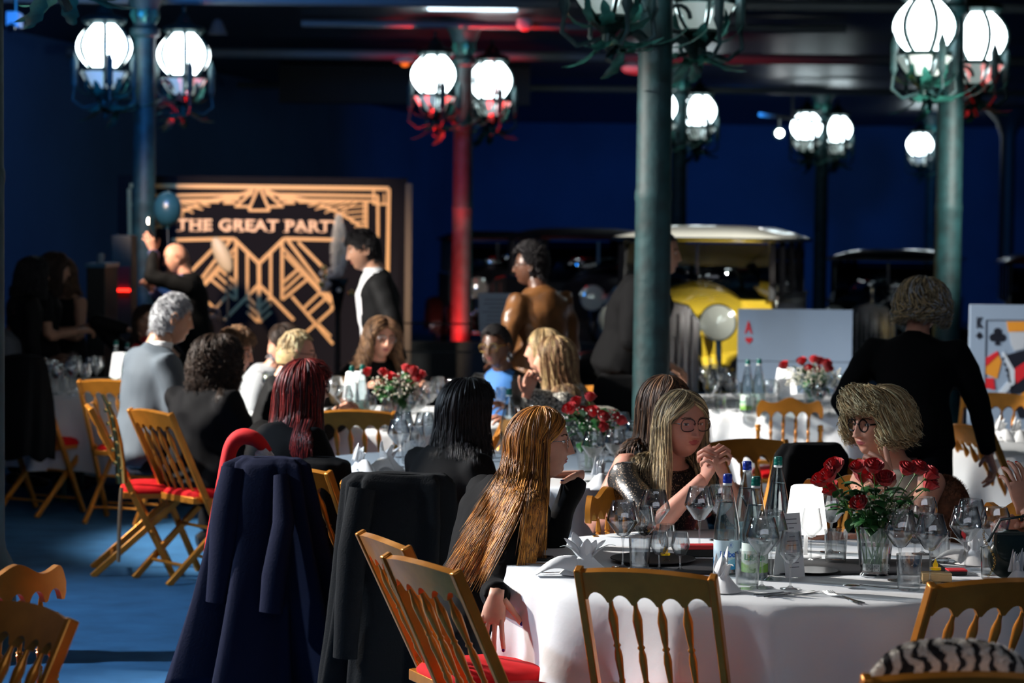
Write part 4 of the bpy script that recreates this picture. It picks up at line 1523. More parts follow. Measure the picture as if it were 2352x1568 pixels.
def fork(loc, rz, label, group=None):
    t = thing('fork', label, 'fork', loc, rz)
    b = MB()
    cut_path(b, [(0, 0.003, 0.001), (0.02, 0.008, 0.001), (0.06, 0.006, 0.002), (0.115, 0.003, 0.006), (0.14, 0.0105, 0.003), (0.152, 0.012, 0.002)], 1)
    b.build('handle', M_steel, t)
    q = MB().tube([(0, 0.150, 0.003), (0, 0.175, 0.004), (0, 0.2, 0.010)], [0.0016, 0.0014, 0.0007], 6).build('tine', M_steel, t)
    copies(q, t, [Matrix.Translation((x, 0, 0)) for x in (-0.0095, -0.0032, 0.0032, 0.0095)])
    return register_kids(t)


def knife(loc, rz, label):
    t = thing('knife', label, 'knife', loc, rz)
    b = MB()
    cut_path(b, [(0, 0.003, 0.001), (0.01, 0.008, 0.001), (0.07, 0.0065, 0.002), (0.105, 0.005, 0.003)], 1, 0.002)
    b.build('handle', M_steel, t)
    b = MB()
    cut_path(b, [(0.105, 0.004, 0.003), (0.13, 0.009, 0.002), (0.19, 0.010, 0.002), (0.22, 0.001, 0.002)], 1, 0.0007)
    b.build('blade', M_steel, t)
    return register_kids(t)


def spoon(loc, rz, label):
    t = thing('spoon', label, 'spoon', loc, rz)
    b = MB()
    cut_path(b, [(0, 0.003, 0.001), (0.02, 0.007, 0.001), (0.06, 0.005, 0.003), (0.12, 0.0028, 0.009)], 1)
    b.build('handle', M_steel, t)
    MB().ell((0, 0.145, 0.006), (0.018, 0.028, 0.004)).build('bowl', M_steel, t)
    return register_kids(t)


fork(G(1985, 1385, ZT), R(28), 'crossed dinner fork at the front of the near table, tines up')
fork(G(1972, 1386, ZT), R(18), 'second dinner fork lying across its twin on the tablecloth')
spoon(G(2065, 1353, ZT), R(80), 'long spoon lying below the rose vase')
knife(G(1732, 1368, ZT), R(-62), 'knife lying half hidden behind the chair crest below the tumbler')
knife(G(1756, 1372, ZT), R(-55), 'second knife next to the one below the tumbler')
knife(G(1197, 1295, ZT), R(-98), 'knife at the end of the near table below the black phone')
fork(G(1240, 1316, ZT), R(-84), 'fork at the end of the near table beside the lotus napkin')
knife(G(2162, 1284, ZT), R(-88), 'knife lying near the brown fur at the far side')

# flat dark things on the table
M_runner = mat('black_felt', (0.008, 0.008, 0.012), 0.7)
o = MB().grid(lambda u, v: (-0.47 + 0.94 * u, -0.17 + 0.34 * v, 0.0006 * math.sin(12 * u)), 12, 6).build('table_runner', M_runner, solid=0.002)
o.location = G(1840, 1300, ZT + 0.003)
o.rotation_euler = (0, 0, R(4))
tag(o, 'black runner under the bottles, menu card and vase', 'runner')
o = MB().lathe([(0, 0.003), (0.08, 0.003), (0.082, 0.001), (0, 0)], 30).build('place_mat', mat('black_vinyl', (0.01, 0.01, 0.012), 0.3))
o.location = G(1868, 1310, ZT + 0.006)
tag(o, 'round black disc lying under the lamp like a record', 'mat')
t = thing('smartphone', 'black phone lying at the end of the near table behind the knife', 'phone', G(1215, 1283, ZT), R(70))
MB().box((0, 0, 0.005), (0.075, 0.15, 0.009)).build('body', M_black, t, bevel=0.003)
MB().box((0, 0, 0.0099), (0.07, 0.143, 0.0006)).build('screen', M_blackgloss, t)
t = thing('plate', 'dark plate under the small stemmed glasses', 'plate', G(1500, 1290, ZT), 0)
MB().lathe([(0, 0.004), (0.1, 0.005), (0.14, 0.014), (0.142, 0.012), (0.1, 0.001), (0, 0)], 36).build('dish', M_runner, t)
t = thing('cassette_box', 'flat black and red box behind the small glasses', 'box', G(1605, 1275, ZT), R(8))
MB().box((0, 0, 0.012), (0.11, 0.07, 0.024)).build('box_base', M_black, t, bevel=0.002)
MB().box((0, 0, 0.030), (0.112, 0.072, 0.012)).build('lid', M_cred, t, bevel=0.002)
t = thing('cassette_box', 'small dark red box beside the wooden one with the yellow candle', 'box', G(2196, 1318, ZT), R(4))
MB().box((0, 0, 0.006), (0.06, 0.05, 0.012)).build('box_base', M_black, t, bevel=0.002)
MB().box((0, 0, 0.0145), (0.061, 0.051, 0.005)).build('lid', M_cred, t, bevel=0.001)
t = thing('wooden_box', 'pale wooden box under the yellow candle', 'box', G(2150, 1334, ZT), R(-3))
bx = MB().box((0, 0, 0.013), (0.092, 0.06, 0.022)).build('box_base', mat('pale_wood', (0.72, 0.48, 0.22), 0.6, var=0.15, scale=25), t, bevel=0.002)
for k in range(4):
    MB().box((0, -0.0225 + 0.015 * k, 0.0255), (0.092, 0.0135, 0.003)).build('slat', MATS['pale_wood'], t)
t = thing('candle', 'small yellow flame shaped candle on the wooden box', 'candle', G(2148, 1328, ZT) + V((0, 0, 0.028)))
M_ycan = mat('yellow_wax', (0.95, 0.6, 0.01), 0.35, em=0.15, sss=0.2)
MB().lathe([(0, 0), (0.018, 0), (0.018, 0.007), (0, 0.008)], 18).build('wax_cup', M_ycan, t)
MB().lathe([(0, 0.008), (0.008, 0.010), (0.009, 0.016), (0.004, 0.026), (0, 0.036)], 12).build('flame_tip', M_ycan, t)
t = thing('candle', 'tiny yellow candle glowing behind the small stemmed glasses', 'candle', G(1528, 1284, ZT) + V((0, 0, 0.014)))
MB().lathe([(0, 0), (0.016, 0), (0.016, 0.007), (0, 0.008)], 18).build('wax_cup', M_ycan, t)
MB().lathe([(0, 0.008), (0.008, 0.010), (0.009, 0.016), (0.004, 0.026), (0, 0.036)], 12).build('flame_tip', M_ycan, t)

# ================================================================ vases and roses
M_petal = [mat('rose_petal', (0.50, 0.004, 0.012), 0.55, var=0.3, scale=30, sheen=0.2)]
M_stem = mat('stem_green', (0.06, 0.20, 0.03), 0.5)
M_leaf = mat('rose_leaf', (0.02, 0.10, 0.025), 0.4, var=0.3, scale=40)


def rose_bloom():
    b = MB()
    r6 = random.Random(4)
    for ring, (n, r_, h, ln) in enumerate(((3, 0.006, 0.034, 0.026), (4, 0.011, 0.032, 0.028), (5, 0.017, 0.027, 0.030), (5, 0.023, 0.020, 0.030))):
        for k in range(n):
            a0 = 2 * PI * k / n + ring * 0.6
            def fn(u, v, a0=a0, r_=r_, h=h, ln=ln, n=n, ring=ring):
                a = a0 + (u - 0.5) * 2 * PI / n * 1.5
                rr = 0.004 + (r_ - 0.002) * (math.sin(PI / 2 * min(1, v * 1.3))) + (0.006 * ring / 3) * max(0, v - 0.75) * 4
                z = -0.014 + (h + 0.014) * v - 0.004 * (2 * u - 1) ** 2 * v
                return (rr * math.cos(a), rr * math.sin(a), z)
            b.grid(fn, 5, 6)
    return b.mesh('bloom', M_petal[0], angle=180)


BLOOM = rose_bloom()
RLEAF = MB().grid(lambda u, v: ((u - 0.5) * 0.036 * math.sin(PI * min(1, 0.06 + 0.94 * v)), 0.055 * v, 0.01 * math.sin(PI * v) - 0.25 * abs(u - 0.5) * 0.03), 5, 7).mesh('leaf', M_leaf)
SEPAL = MB().lathe([(0.003, -0.02), (0.008, -0.012), (0.012, -0.002), (0.006, 0.0)], 8).mesh('sepal', M_stem)


def rose(base, head, label, leaves=2, sc=1.0, seed=0, group=None):
    base, head = V(base), V(head)
    t = thing('red_rose', label, 'rose', base, 0, group)
    h = head - base
    r7 = random.Random(seed)
    mids = [V((0, 0, 0)), V((h.x * 0.25, h.y * 0.25, h.z * 0.4)), V((h.x * 0.6, h.y * 0.6, h.z * 0.75)), h]
    MB().tube(mids, [0.0022, 0.002, 0.0018, 0.0016], 6).build('stem', M_stem, t)
    d = (mids[3] - mids[2]).normalized()
    q = V((0, 0, 1)).rotation_difference((d + V((r7.uniform(-0.3, 0.3), -0.35, 0.2))).normalized()).to_matrix().to_4x4()
    o = link('bloom', BLOOM, t)
    s = sc * r7.uniform(0.88, 1.1)
    o.matrix_local = Matrix.Translation(h) @ q @ Matrix.Diagonal((s, s, s, 1))
    o = link('sepal', SEPAL, t)
    o.matrix_local = Matrix.Translation(h) @ q
    for k in range(leaves):
        f = 0.45 + 0.4 * k / max(1, leaves)
        p = mids[1].lerp(mids[3], f)
        o = link('leaf', RLEAF, t)
        s = r7.uniform(0.8, 1.3)
        o.matrix_local = Matrix.Translation(p) @ Matrix.Rotation(r7.uniform(0, 6.28), 4, 'Z') @ Matrix.Rotation(R(r7.uniform(-30, 40)), 4, 'X') @ Matrix.Diagonal((s, s, s, 1))
    return t


def vase(loc, label, h=0.16, r0=0.045, r1=0.062, dice=False):
    t = thing('vase', label, 'vase', loc)
    MB().lathe([(0, 0.012), (r0 - 0.002, 0.012), (r0 + 0.003, 0.03), (r1, h), (r1 - 0.0015, h), (r0 + 0.001, 0.03), (0, 0.016)], 30).build('body', M_glass, t, angle=60)
    MB().lathe([(0, 0.018), (r0, 0.018), (r0 + 0.008, h * 0.62), (0, h * 0.62)], 24).build('water', M_water, t, angle=60)
    MB().lathe([(0, 0), (r0, 0), (r0 + 0.002, 0.004), (r0 - 0.004, 0.012), (0, 0.013)], 30).build('base', M_chrome, t)
    return t


def foliage(loc, label, n=60, rad=0.10, h0=0.1, h1=0.26, seed=1):
    r8 = random.Random(seed)
    b = MB()
    for k in range(n):
        a = r8.uniform(0, 2 * PI)
        z = r8.uniform(h0, h1)
        rr_ = rad * r8.uniform(0.1, 1.0) * (0.4 + 0.6 * (z - h0) / (h1 - h0))
        c = V((rr_ * math.cos(a), rr_ * math.sin(a), z))
        m = Matrix.Rotation(a - PI / 2 + r8.uniform(-0.8, 0.8), 3, 'Z') @ Matrix.Rotation(R(r8.uniform(-50, 50)), 3, 'X')
        s = r8.uniform(0.8, 1.5)
        vs = [c + m @ V(v.co) * s for v in RLEAF.vertices]
        b.add(vs, [tuple(p.vertices) for p in RLEAF.polygons])
    o = b.build('greenery_leaves', M_leaf, kind='stuff', angle=180)
    o.location = loc
    tag(o, label, 'leaves')
    return o


def breath(loc, label, n=240, rad=0.1, h0=0.2, h1=0.30, seed=1, m=None, s0=0.0022):
    r8 = random.Random(seed)
    b = MB()
    for k in range(n):
        a = r8.uniform(0, 2 * PI)
        rr_ = rad * r8.random() ** 0.5
        z = r8.uniform(h0, h1) - rr_ * 0.25
        c = V((rr_ * math.cos(a), rr_ * math.sin(a), z))
        s = s0 * r8.uniform(0.7, 1.6)
        b.ell(c, s, 5, 3)
        if k % 4 == 0:
            b.tube([(c.x * 0.15, c.y * 0.15, h0 * 0.5), (c.x * 0.6, c.y * 0.6, (z + h0) / 2), c], 0.0006, 3, m=1)
    o = b.build('gypsophila_sprays', [m or mat('gyp_white', (0.75, 0.74, 0.66), 0.8), M_stem], kind='stuff')
    o.location = loc
    tag(o, label, 'flowers')
    return o


VA = G(2008, 1322, ZT)
dv = VA.y
vase(VA, 'glass vase on a silver foot holding the roses on the near table')
heads = [(1888, 1108, 'pale side of the lamp, outermost'), (1907, 1096, 'second from the lamp, near the outermost'), (1918, 1076, 'highest one on the lamp side'), (1914, 1128, 'lowest one on the lamp side, over the shade corner'),
         (1972, 1077, 'small bud under the resting hand'), (1981, 1099, 'open one under the resting hand'), (2006, 1077, 'highest in the middle, beside the bud'), (2012, 1104, 'middle one left of its near twin'),
         (2034, 1106, 'middle one over the vase rim'), (1975, 1160, 'lowest of all, in the leaves'), (2080, 1082, 'first of the far group, tall and closed'), (2108, 1080, 'second of the far group beside a bud'),
         (2132, 1092, 'top of the outer pair on the handbag side'), (2132, 1116, 'bottom of the outer pair on the handbag side')]
r9 = random.Random(12)
for i, (px, py, lab) in enumerate(heads):
    hd = P(px, py, dv + r9.uniform(-0.08, 0.10))
    bs = VA + V((r9.uniform(-0.025, 0.025), r9.uniform(-0.02, 0.02), 0.02))
    rose(bs, hd, 'red rose of the near vase, ' + lab, 2 if i % 2 else 3, 1.02, i)
foliage(VA, 'dark green rose leaves bunched above the near vase', 46, 0.10, 0.15, 0.25, 3)
breath(VA, 'white sprigs of tiny flowers between the roses of the near vase', 330, 0.12, 0.22, 0.30, 5)
M_die = mat('dice_white', (0.8, 0.8, 0.78), 0.3)
M_dieb = mat('dice_black', (0.02, 0.02, 0.02), 0.3)
for k, (dx, dy, rz, mm, lab) in enumerate(((-0.026, -0.020, 20, 0, 'white die with black pips lying in the vase on the lamp side'), (0.002, -0.030, -5, 0, 'white die with black pips in the middle of the vase bottom'),
                                           (0.030, -0.018, 30, 0, 'white die numbered nine in the vase bottom'), (-0.010, 0.012, 50, 1, 'black die behind the white ones in the vase bottom'))):
    t = thing('die', lab, 'die', VA + V((dx, dy, 0.019)), R(rz))
    MB().box((0, 0, 0.011), (0.022, 0.022, 0.022)).build('body', (M_die, M_dieb)[mm], t, bevel=0.003)
    pp = MB()
    for x, z in ((-0.006, 0.005), (0.006, 0.005), (-0.006, 0.017), (0.006, 0.017), (0, 0.011)):
        pp.ell((x, -0.0112, z), (0.0018, 0.0006, 0.0018), 8, 4)
        pp.ell((x, z - 0.011, 0.0222), (0.0018, 0.0018, 0.0006), 8, 4)
    pp.build('pips', (M_dieb, M_die)[mm], t, kind='stuff')

# handbag
M_bag = mat('green_leather', (0.005, 0.018, 0.016), 0.4, coat=0.3)
g = G(2322, 1330, ZT)
t = thing('handbag', 'dark green quilted handbag with a gold chain on the near table edge', 'handbag', g, R(12))
def bag(u, v):
    a = PI * u
    return (-0.085 * math.cos(a) * (1 - 0.25 * v * v) , 0.035 * math.sin(2 * PI * u) * 0.3 - 0.03 + 0.06 * u, 0.15 * v * math.sin(a) ** 0.4 + 0.002)
prof = []
b = MB()
def bg(u, v):
    a = 2 * PI * u
    k = math.sin(PI * (0.02 + 0.96 * v)) ** 0.45
    return (0.09 * k * math.copysign(abs(math.cos(a)) ** 0.7, math.cos(a)) * (1 - 0.25 * v), 0.035 * k * math.sin(a), 0.002 + 0.155 * v)
MB().grid(bg, 28, 14, closed=True).build('bag_body', M_bag, t, angle=180)
def flap(u, v):
    x = -0.075 + 0.15 * u
    return (x, -0.038 + 0.002 * math.sin(v * 3), 0.155 - 0.095 * v * (1 - (2 * u - 1) ** 4 * 0.6))
MB().grid(flap, 14, 8).build('flap', M_bag, t, solid=0.004, angle=180)
ch = MB()
for k in range(26):
    u = k / 25
    p = V((-0.095 + 0.02 * math.sin(u * 5), -0.045, 0.02 + 0.14 * u))
    ch.tube([p + V((0.003 * math.cos(a), 0.003 * math.sin(a) * (k % 2), 0.004 * math.sin(a))) for a in [i * 1.05 for i in range(7)]], 0.0009, 4)
ch.build('chain', mat('gold_metal', (0.9, 0.6, 0.2), 0.2, 1.0), t, kind='stuff')
b = MB().tube([(-0.08, 0.0, 0.12), (-0.04, 0, 0.19), (0.04, 0, 0.2), (0.09, 0, 0.13)], 0.005, 8).build('strap', M_bag, t)


# ---- tables further back
ORD = ['first', 'second', 'third', 'fourth', 'fifth', 'sixth', 'seventh', 'eighth', 'ninth', 'tenth', 'eleventh', 'twelfth']
KN = {'big': 'angular wine glass', 'tumbler': 'tumbler', 'tulip': 'slim wine glass', 'balloon': 'rounded wine glass', 'small': 'small glass'}


def cluster(prefix, spots, kinds, group, label):
    """label: (side the count starts from, where)"""
    seen = {}
    for i, (px, py, kd) in enumerate(sorted([(p_[0], p_[1], kinds[k_ % len(kinds)]) for k_, p_ in enumerate(spots)])):
        n_ = seen.get(kd, 0)
        seen[kd] = n_ + 1
        glass(kd, px, py, '%s %s from the %s %s' % (ORD[n_], KN[kd], label[0], label[1]), group)


cluster('B', [(915, 1072), (938, 1064), (958, 1068), (975, 1052), (990, 1040), (925, 1050), (945, 1045), (1008, 1060)], ['big', 'tumbler', 'tulip', 'big', 'balloon'], 'glasses by the charcoal coat', ('navy coat', 'among those behind the charcoal coat'))
cluster('B2', [(1362, 1105), (1385, 1092), (1412, 1098), (1440, 1085), (1455, 1062), (1345, 1060), (1398, 1060), (1425, 1050)], ['big', 'tulip', 'big', 'tumbler', 'balloon'], 'glasses beside the leafy rose vase', ('auburn hair', 'among those under the leafy rose vase'))
cluster('C', [(790, 975), (822, 968), (850, 980), (940, 985), (965, 975), (985, 965), (870, 985), (890, 990), (1005, 950), (1040, 945), (770, 950), (950, 945), (910, 955), (620, 935), (648, 930), (600, 925), (1120, 950), (1150, 960)], ['big', 'tumbler', 'tulip', 'big', 'balloon'], 'glasses on the brilliantly lit table', ('grey suit', 'on the brilliantly lit table'))
cluster('D', [(92, 897), (118, 893), (145, 898), (172, 893), (196, 898), (222, 893), (130, 905), (108, 880), (165, 905), (205, 880)], ['big', 'balloon', 'tumbler', 'big', 'tulip'], 'glasses on the dim table', ('wall side', 'on the dim bluish tablecloth'))
cluster('E', [(1640, 912), (1655, 905), (1628, 925), (1632, 940), (1655, 945), (1675, 935), (1692, 945), (1648, 925), (1770, 945), (1800, 950), (1930, 940), (1950, 950), (1905, 950), (1880, 955), (1725, 950), (1620, 915), (1975, 935)], ['big', 'tulip', 'big', 'balloon', 'tumbler'], 'glasses before the ace card', ('teal column', 'before the ace of hearts board'))
register_kids(BOT)
for px, py, bcap, lab, rr_ in ((808, 972, 'b', 'water bottle brilliantly lit beside the roses of the bright table, outermost', 0), (832, 968, 'b', 'second lit water bottle beside the roses of the bright table', 0), (928, 975, 'g', 'greenish lit water bottle in front of the roses of the bright table', 0),
                               (266, 893, 'g', 'blurred water bottle beside the lamp on the dim table, on its outer side', 0), (292, 900, 'b', 'blurred water bottle in front of the lamp on the dim table', 0),
                               (1716, 948, 'g', 'green capped water bottle before the ace card, beside the glasses', 0), (1742, 946, 'b', 'blue capped water bottle before the ace card, beside the lamp', 0),
                               (1168, 1045, 'g', 'green capped water bottle peeking over the auburn hair', 0)):
    dup(BOT, G(px, py, ZT), R(20 + px), lab)
register_kids(lamp0)
dup(lamp0, G(277, 895, ZT), 0, 'glowing table lamp on the dim bluish tablecloth')
dup(lamp0, G(1803, 935, ZT), 0, 'glowing table lamp before the ace of hearts board')
dup(lamp0, G(815, 950, ZT), 0, 'glowing table lamp behind the lit water bottles')
dup(menu0, G(1800, 944, ZT), R(15), 'small menu card in front of the far glowing lamp')
dup(menu0, G(302, 902, ZT), R(-15), 'menu card beside the roses on the dim table')
dup(menu0, G(905, 985, ZT), R(5), 'menu card brightly lit under the roses')
for px, py, rz, lab in ((828, 1085, 100, 'white lotus napkin by the dark chair back, outermost on the middle table'), (893, 1080, 60, 'white lotus napkin just over the charcoal coat'), (1378, 1118, 80, 'white lotus napkin under the leafy rose vase'),
                        (45, 888, 90, 'white lotus napkin on the dim bluish tablecloth'), (2300, 1010, 90, 'bright white napkin over the golden chair at the edge'), (2338, 1012, 80, 'bright white napkin beside its twin at the edge of the view'),
                        (1128, 948, 60, 'lit white napkin in front of the woman with hoop earrings')):
    dup(nap0, G(px, py, ZT), R(rz), lab, sc=1.15)


def bouquet(px, py, dlt, heads, label, lv=40, gyp=180, h=0.14, gm=None, gr=0.14):
    c = G(px, py, ZT)
    vase(c, 'glass vase of ' + label, h)
    r10 = random.Random(px)
    for i, (hx, hy) in enumerate(sorted(heads)):
        hd = P(hx, hy, c.y + r10.uniform(-0.1, 0.1))
        rose(c + V((r10.uniform(-0.02, 0.02), r10.uniform(-0.02, 0.02), 0.02)), hd, ORD[i] + ' red rose across ' + label, 2, 1.1, i + px, 'red roses in ' + label)
    foliage(c, 'green leaves in ' + label, lv, 0.11, 0.14, 0.27, px)
    breath(c, 'white blossoms in ' + label, gyp, gr, 0.2, 0.31, px, gm, 0.0045)
    return c


M_gyp2 = mat('gyp_cream', (0.85, 0.82, 0.68), 0.8)
bouquet(1352, 1085, 0, [(1311, 943), (1325, 928), (1355, 916), (1338, 948), (1361, 950), (1383, 960), (1365, 968), (1407, 960), (1424, 970), (1382, 985)], 'the leafy bouquet beside the woman with auburn hair', 70, 160)
bouquet(905, 985, 0, [(845, 858), (880, 858), (895, 870), (878, 890), (932, 850), (947, 855), (940, 878), (957, 872), (965, 865), (912, 873)], 'the bouquet on the brilliantly lit table', 50, 260, gm=M_gyp2)
bouquet(345, 897, 0, [(314, 800), (332, 803), (360, 800), (348, 814), (335, 785), (372, 785)], 'the bouquet on the dim table by the grey suit', 30, 220, gm=M_gyp2)
bouquet(1868, 950, 0, [(1803, 842), (1842, 833), (1870, 830), (1882, 833), (1858, 848), (1878, 852), (1897, 838), (1902, 850)], 'the bouquet before the ace of hearts board', 40, 420, gm=M_gyp2, gr=0.17)
# ================================================================ people
def skin(key, c, rough=0.5):
    return mat(key, c, rough, var=0.10, scale=18, sss=0.12)


SK_fair = skin('skin_fair', (0.70, 0.34, 0.23))
SK_pink = skin('skin_pink', (0.66, 0.29, 0.20))
SK_brown = skin('skin_brown', (0.10, 0.042, 0.024), 0.4)
SK_tan = skin('skin_tan', (0.48, 0.25, 0.16))
LIPS = {id(SK_fair): mat('lips_rose', (0.42, 0.10, 0.10), 0.4), id(SK_pink): mat('lips_pink', (0.45, 0.09, 0.08), 0.4),
        id(SK_brown): mat('lips_brown', (0.13, 0.03, 0.03), 0.35), id(SK_tan): mat('lips_tan', (0.36, 0.11, 0.09), 0.4)}
M_brow = mat('brow_hair', (0.10, 0.055, 0.03), 0.8)
M_browd = mat('brow_dark', (0.012, 0.008, 0.006), 0.8)
M_eyew = mat('eye_white', (0.75, 0.72, 0.68), 0.2)
M_iris = mat('iris', (0.06, 0.045, 0.03), 0.15)
M_lash = mat('lash', (0.01, 0.008, 0.008), 0.6)
C_black = mat('cloth_black', (0.004, 0.004, 0.0045), 0.85, spec=0.12, bump=0.1, bscale=40)
C_black2 = mat('cloth_black_fine', (0.007, 0.007, 0.0075), 0.7, spec=0.12)
C_navy = mat('cloth_navy', (0.005, 0.007, 0.022), 0.9, spec=0.12, bump=0.15, bscale=120)
C_char = mat('cloth_charcoal', (0.008, 0.009, 0.010), 0.9, spec=0.12, bump=0.2, bscale=150)
C_puff = mat('cloth_puffer', (0.004, 0.004, 0.005), 0.75, spec=0.08)
C_greys = mat('cloth_grey_suit', (0.07, 0.09, 0.112), 0.8)
C_lgrey = mat('cloth_light_grey', (0.42, 0.44, 0.46), 0.9)
C_white = mat('cloth_white', (0.75, 0.76, 0.78), 0.8)
C_blue = mat('cloth_blue', (0.04, 0.18, 0.5), 0.7)
C_purple = mat('cloth_slate_blue', (0.09, 0.09, 0.22), 0.8)
C_leather = mat('brown_leather', (0.15, 0.062, 0.02), 0.33, var=0.3, scale=10, bump=0.2, bscale=14)
C_bleather = mat('black_leather', (0.012, 0.012, 0.012), 0.28, bump=0.25, bscale=14)
C_beige = mat('cloth_beige', (0.26, 0.23, 0.18), 0.8)
C_trous = mat('cloth_trousers', (0.005, 0.005, 0.006), 0.9, spec=0.12)
C_shoe = mat('shoe_black', (0.01, 0.01, 0.01), 0.3)


def pattern_mat(key, ca, cb, scale, thr=0.5, wave=False):
    m = bpy.data.materials.new(key)
    m.use_nodes = True
    nt = m.node_tree
    b = nt.nodes['Principled BSDF']
    b.inputs['Roughness'].default_value = 0.85
    tc = nt.nodes.new('ShaderNodeTexCoord')
    if wave:
        n = nt.nodes.new('ShaderNodeTexWave')
        n.inputs['Scale'].default_value = scale
        n.inputs['Distortion'].default_value = 9
        n.inputs['Detail'].default_value = 3
        n.inputs['Detail Scale'].default_value = 1.6
    else:
        n = nt.nodes.new('ShaderNodeTexVoronoi')
        n.inputs['Scale'].default_value = scale
        n.feature = 'DISTANCE_TO_EDGE'
    nt.links.new(tc.outputs['Object'], n.inputs['Vector'])
    cr = nt.nodes.new('ShaderNodeValToRGB')
    cr.color_ramp.elements[0].position = thr - 0.05
    cr.color_ramp.elements[1].position = thr + 0.05
    cr.color_ramp.elements[0].color = (*ca, 1)
    cr.color_ramp.elements[1].color = (*cb, 1)
    nt.links.new(n.outputs[0], cr.inputs[0])
    nt.links.new(cr.outputs[0], b.inputs['Base Color'])
    MATS[key] = m
    return m


C_tweed = pattern_mat('black_white_knit', (0.03, 0.03, 0.03), (0.6, 0.57, 0.5), 55, 0.12)
C_zebra = pattern_mat('zebra_fur', (0.012, 0.012, 0.015), (0.62, 0.60, 0.56), 8.0, 0.30, True)


def sequin_mat():
    m = mat('sequin_black', (0.012, 0.011, 0.010), 0.6)
    nt = m.node_tree
    b = nt.nodes['Principled BSDF']
    tc = nt.nodes.new('ShaderNodeTexCoord')
    v = nt.nodes.new('ShaderNodeTexVoronoi')
    v.inputs['Scale'].default_value = 260
    nt.links.new(tc.outputs['Object'], v.inputs['Vector'])
    s = nt.nodes.new('ShaderNodeSeparateColor')
    nt.links.new(v.outputs['Color'], s.inputs[0])
    g = nt.nodes.new('ShaderNodeMath')
    g.operation = 'GREATER_THAN'
    g.inputs[1].default_value = 0.88
    nt.links.new(s.outputs[0], g.inputs[0])
    mx = nt.nodes.new('ShaderNodeMixRGB')
    mx.inputs[1].default_value = (0.010, 0.009, 0.009, 1)
    mx.inputs[2].default_value = (0.55, 0.40, 0.28, 1)
    nt.links.new(g.outputs[0], mx.inputs[0])
    nt.links.new(mx.outputs[0], b.inputs['Base Color'])
    nt.links.new(g.outputs[0], b.inputs['Metallic'])
    b.inputs['Roughness'].default_value = 0.35
    return m


C_sequin = sequin_mat()


def voxel(mb, size, smooth=4, noise_amp=0.0, nscale=9.0, seed=0):
    """fuse overlapping closed shapes into one continuous surface; returns verts, faces"""
    me = mb.mesh('tmp', [], smooth=False)
    o = bpy.data.objects.new('tmp', me)
    COL.objects.link(o)
    r = o.modifiers.new('r', 'REMESH')
    r.mode = 'VOXEL'
    r.voxel_size = size
    s = o.modifiers.new('s', 'SMOOTH')
    s.factor = 0.5
    s.iterations = smooth
    dg = bpy.context.evaluated_depsgraph_get()
    ev = o.evaluated_get(dg).to_mesh()
    n = len(ev.vertices)
    co = np.empty(n * 3, dtype=np.float32)
    ev.vertices.foreach_get('co', co)
    co = co.reshape(-1, 3)
    if noise_amp:
        no = np.empty(n * 3, dtype=np.float32)
        ev.vertices.foreach_get('normal', no)
        no = no.reshape(-1, 3)
        x, y, z = (co * nscale).T
        s1 = seed * 1.7
        f = (np.sin(x * 1.3 + 1.1 * np.sin(z * 1.7 + s1) + s1) * np.sin(y * 1.1 + 0.9 * np.sin(x * 1.3 - z) + s1 * 2) + 0.6 * np.sin(2.3 * z + 1.6 * np.sin(1.9 * y + x + s1)) * np.sin(2.1 * x - 1.2 * y)
             + 0.4 * np.sin(4.1 * z + 3.1 * x + 1.5 * np.sin(3 * y)))
        co = co + no * (f * noise_amp)[:, None]
    fs = [tuple(p.vertices) for p in ev.polygons]
    vs = [tuple(c) for c in co.tolist()]
    bpy.data.objects.remove(o)
    return vs, fs


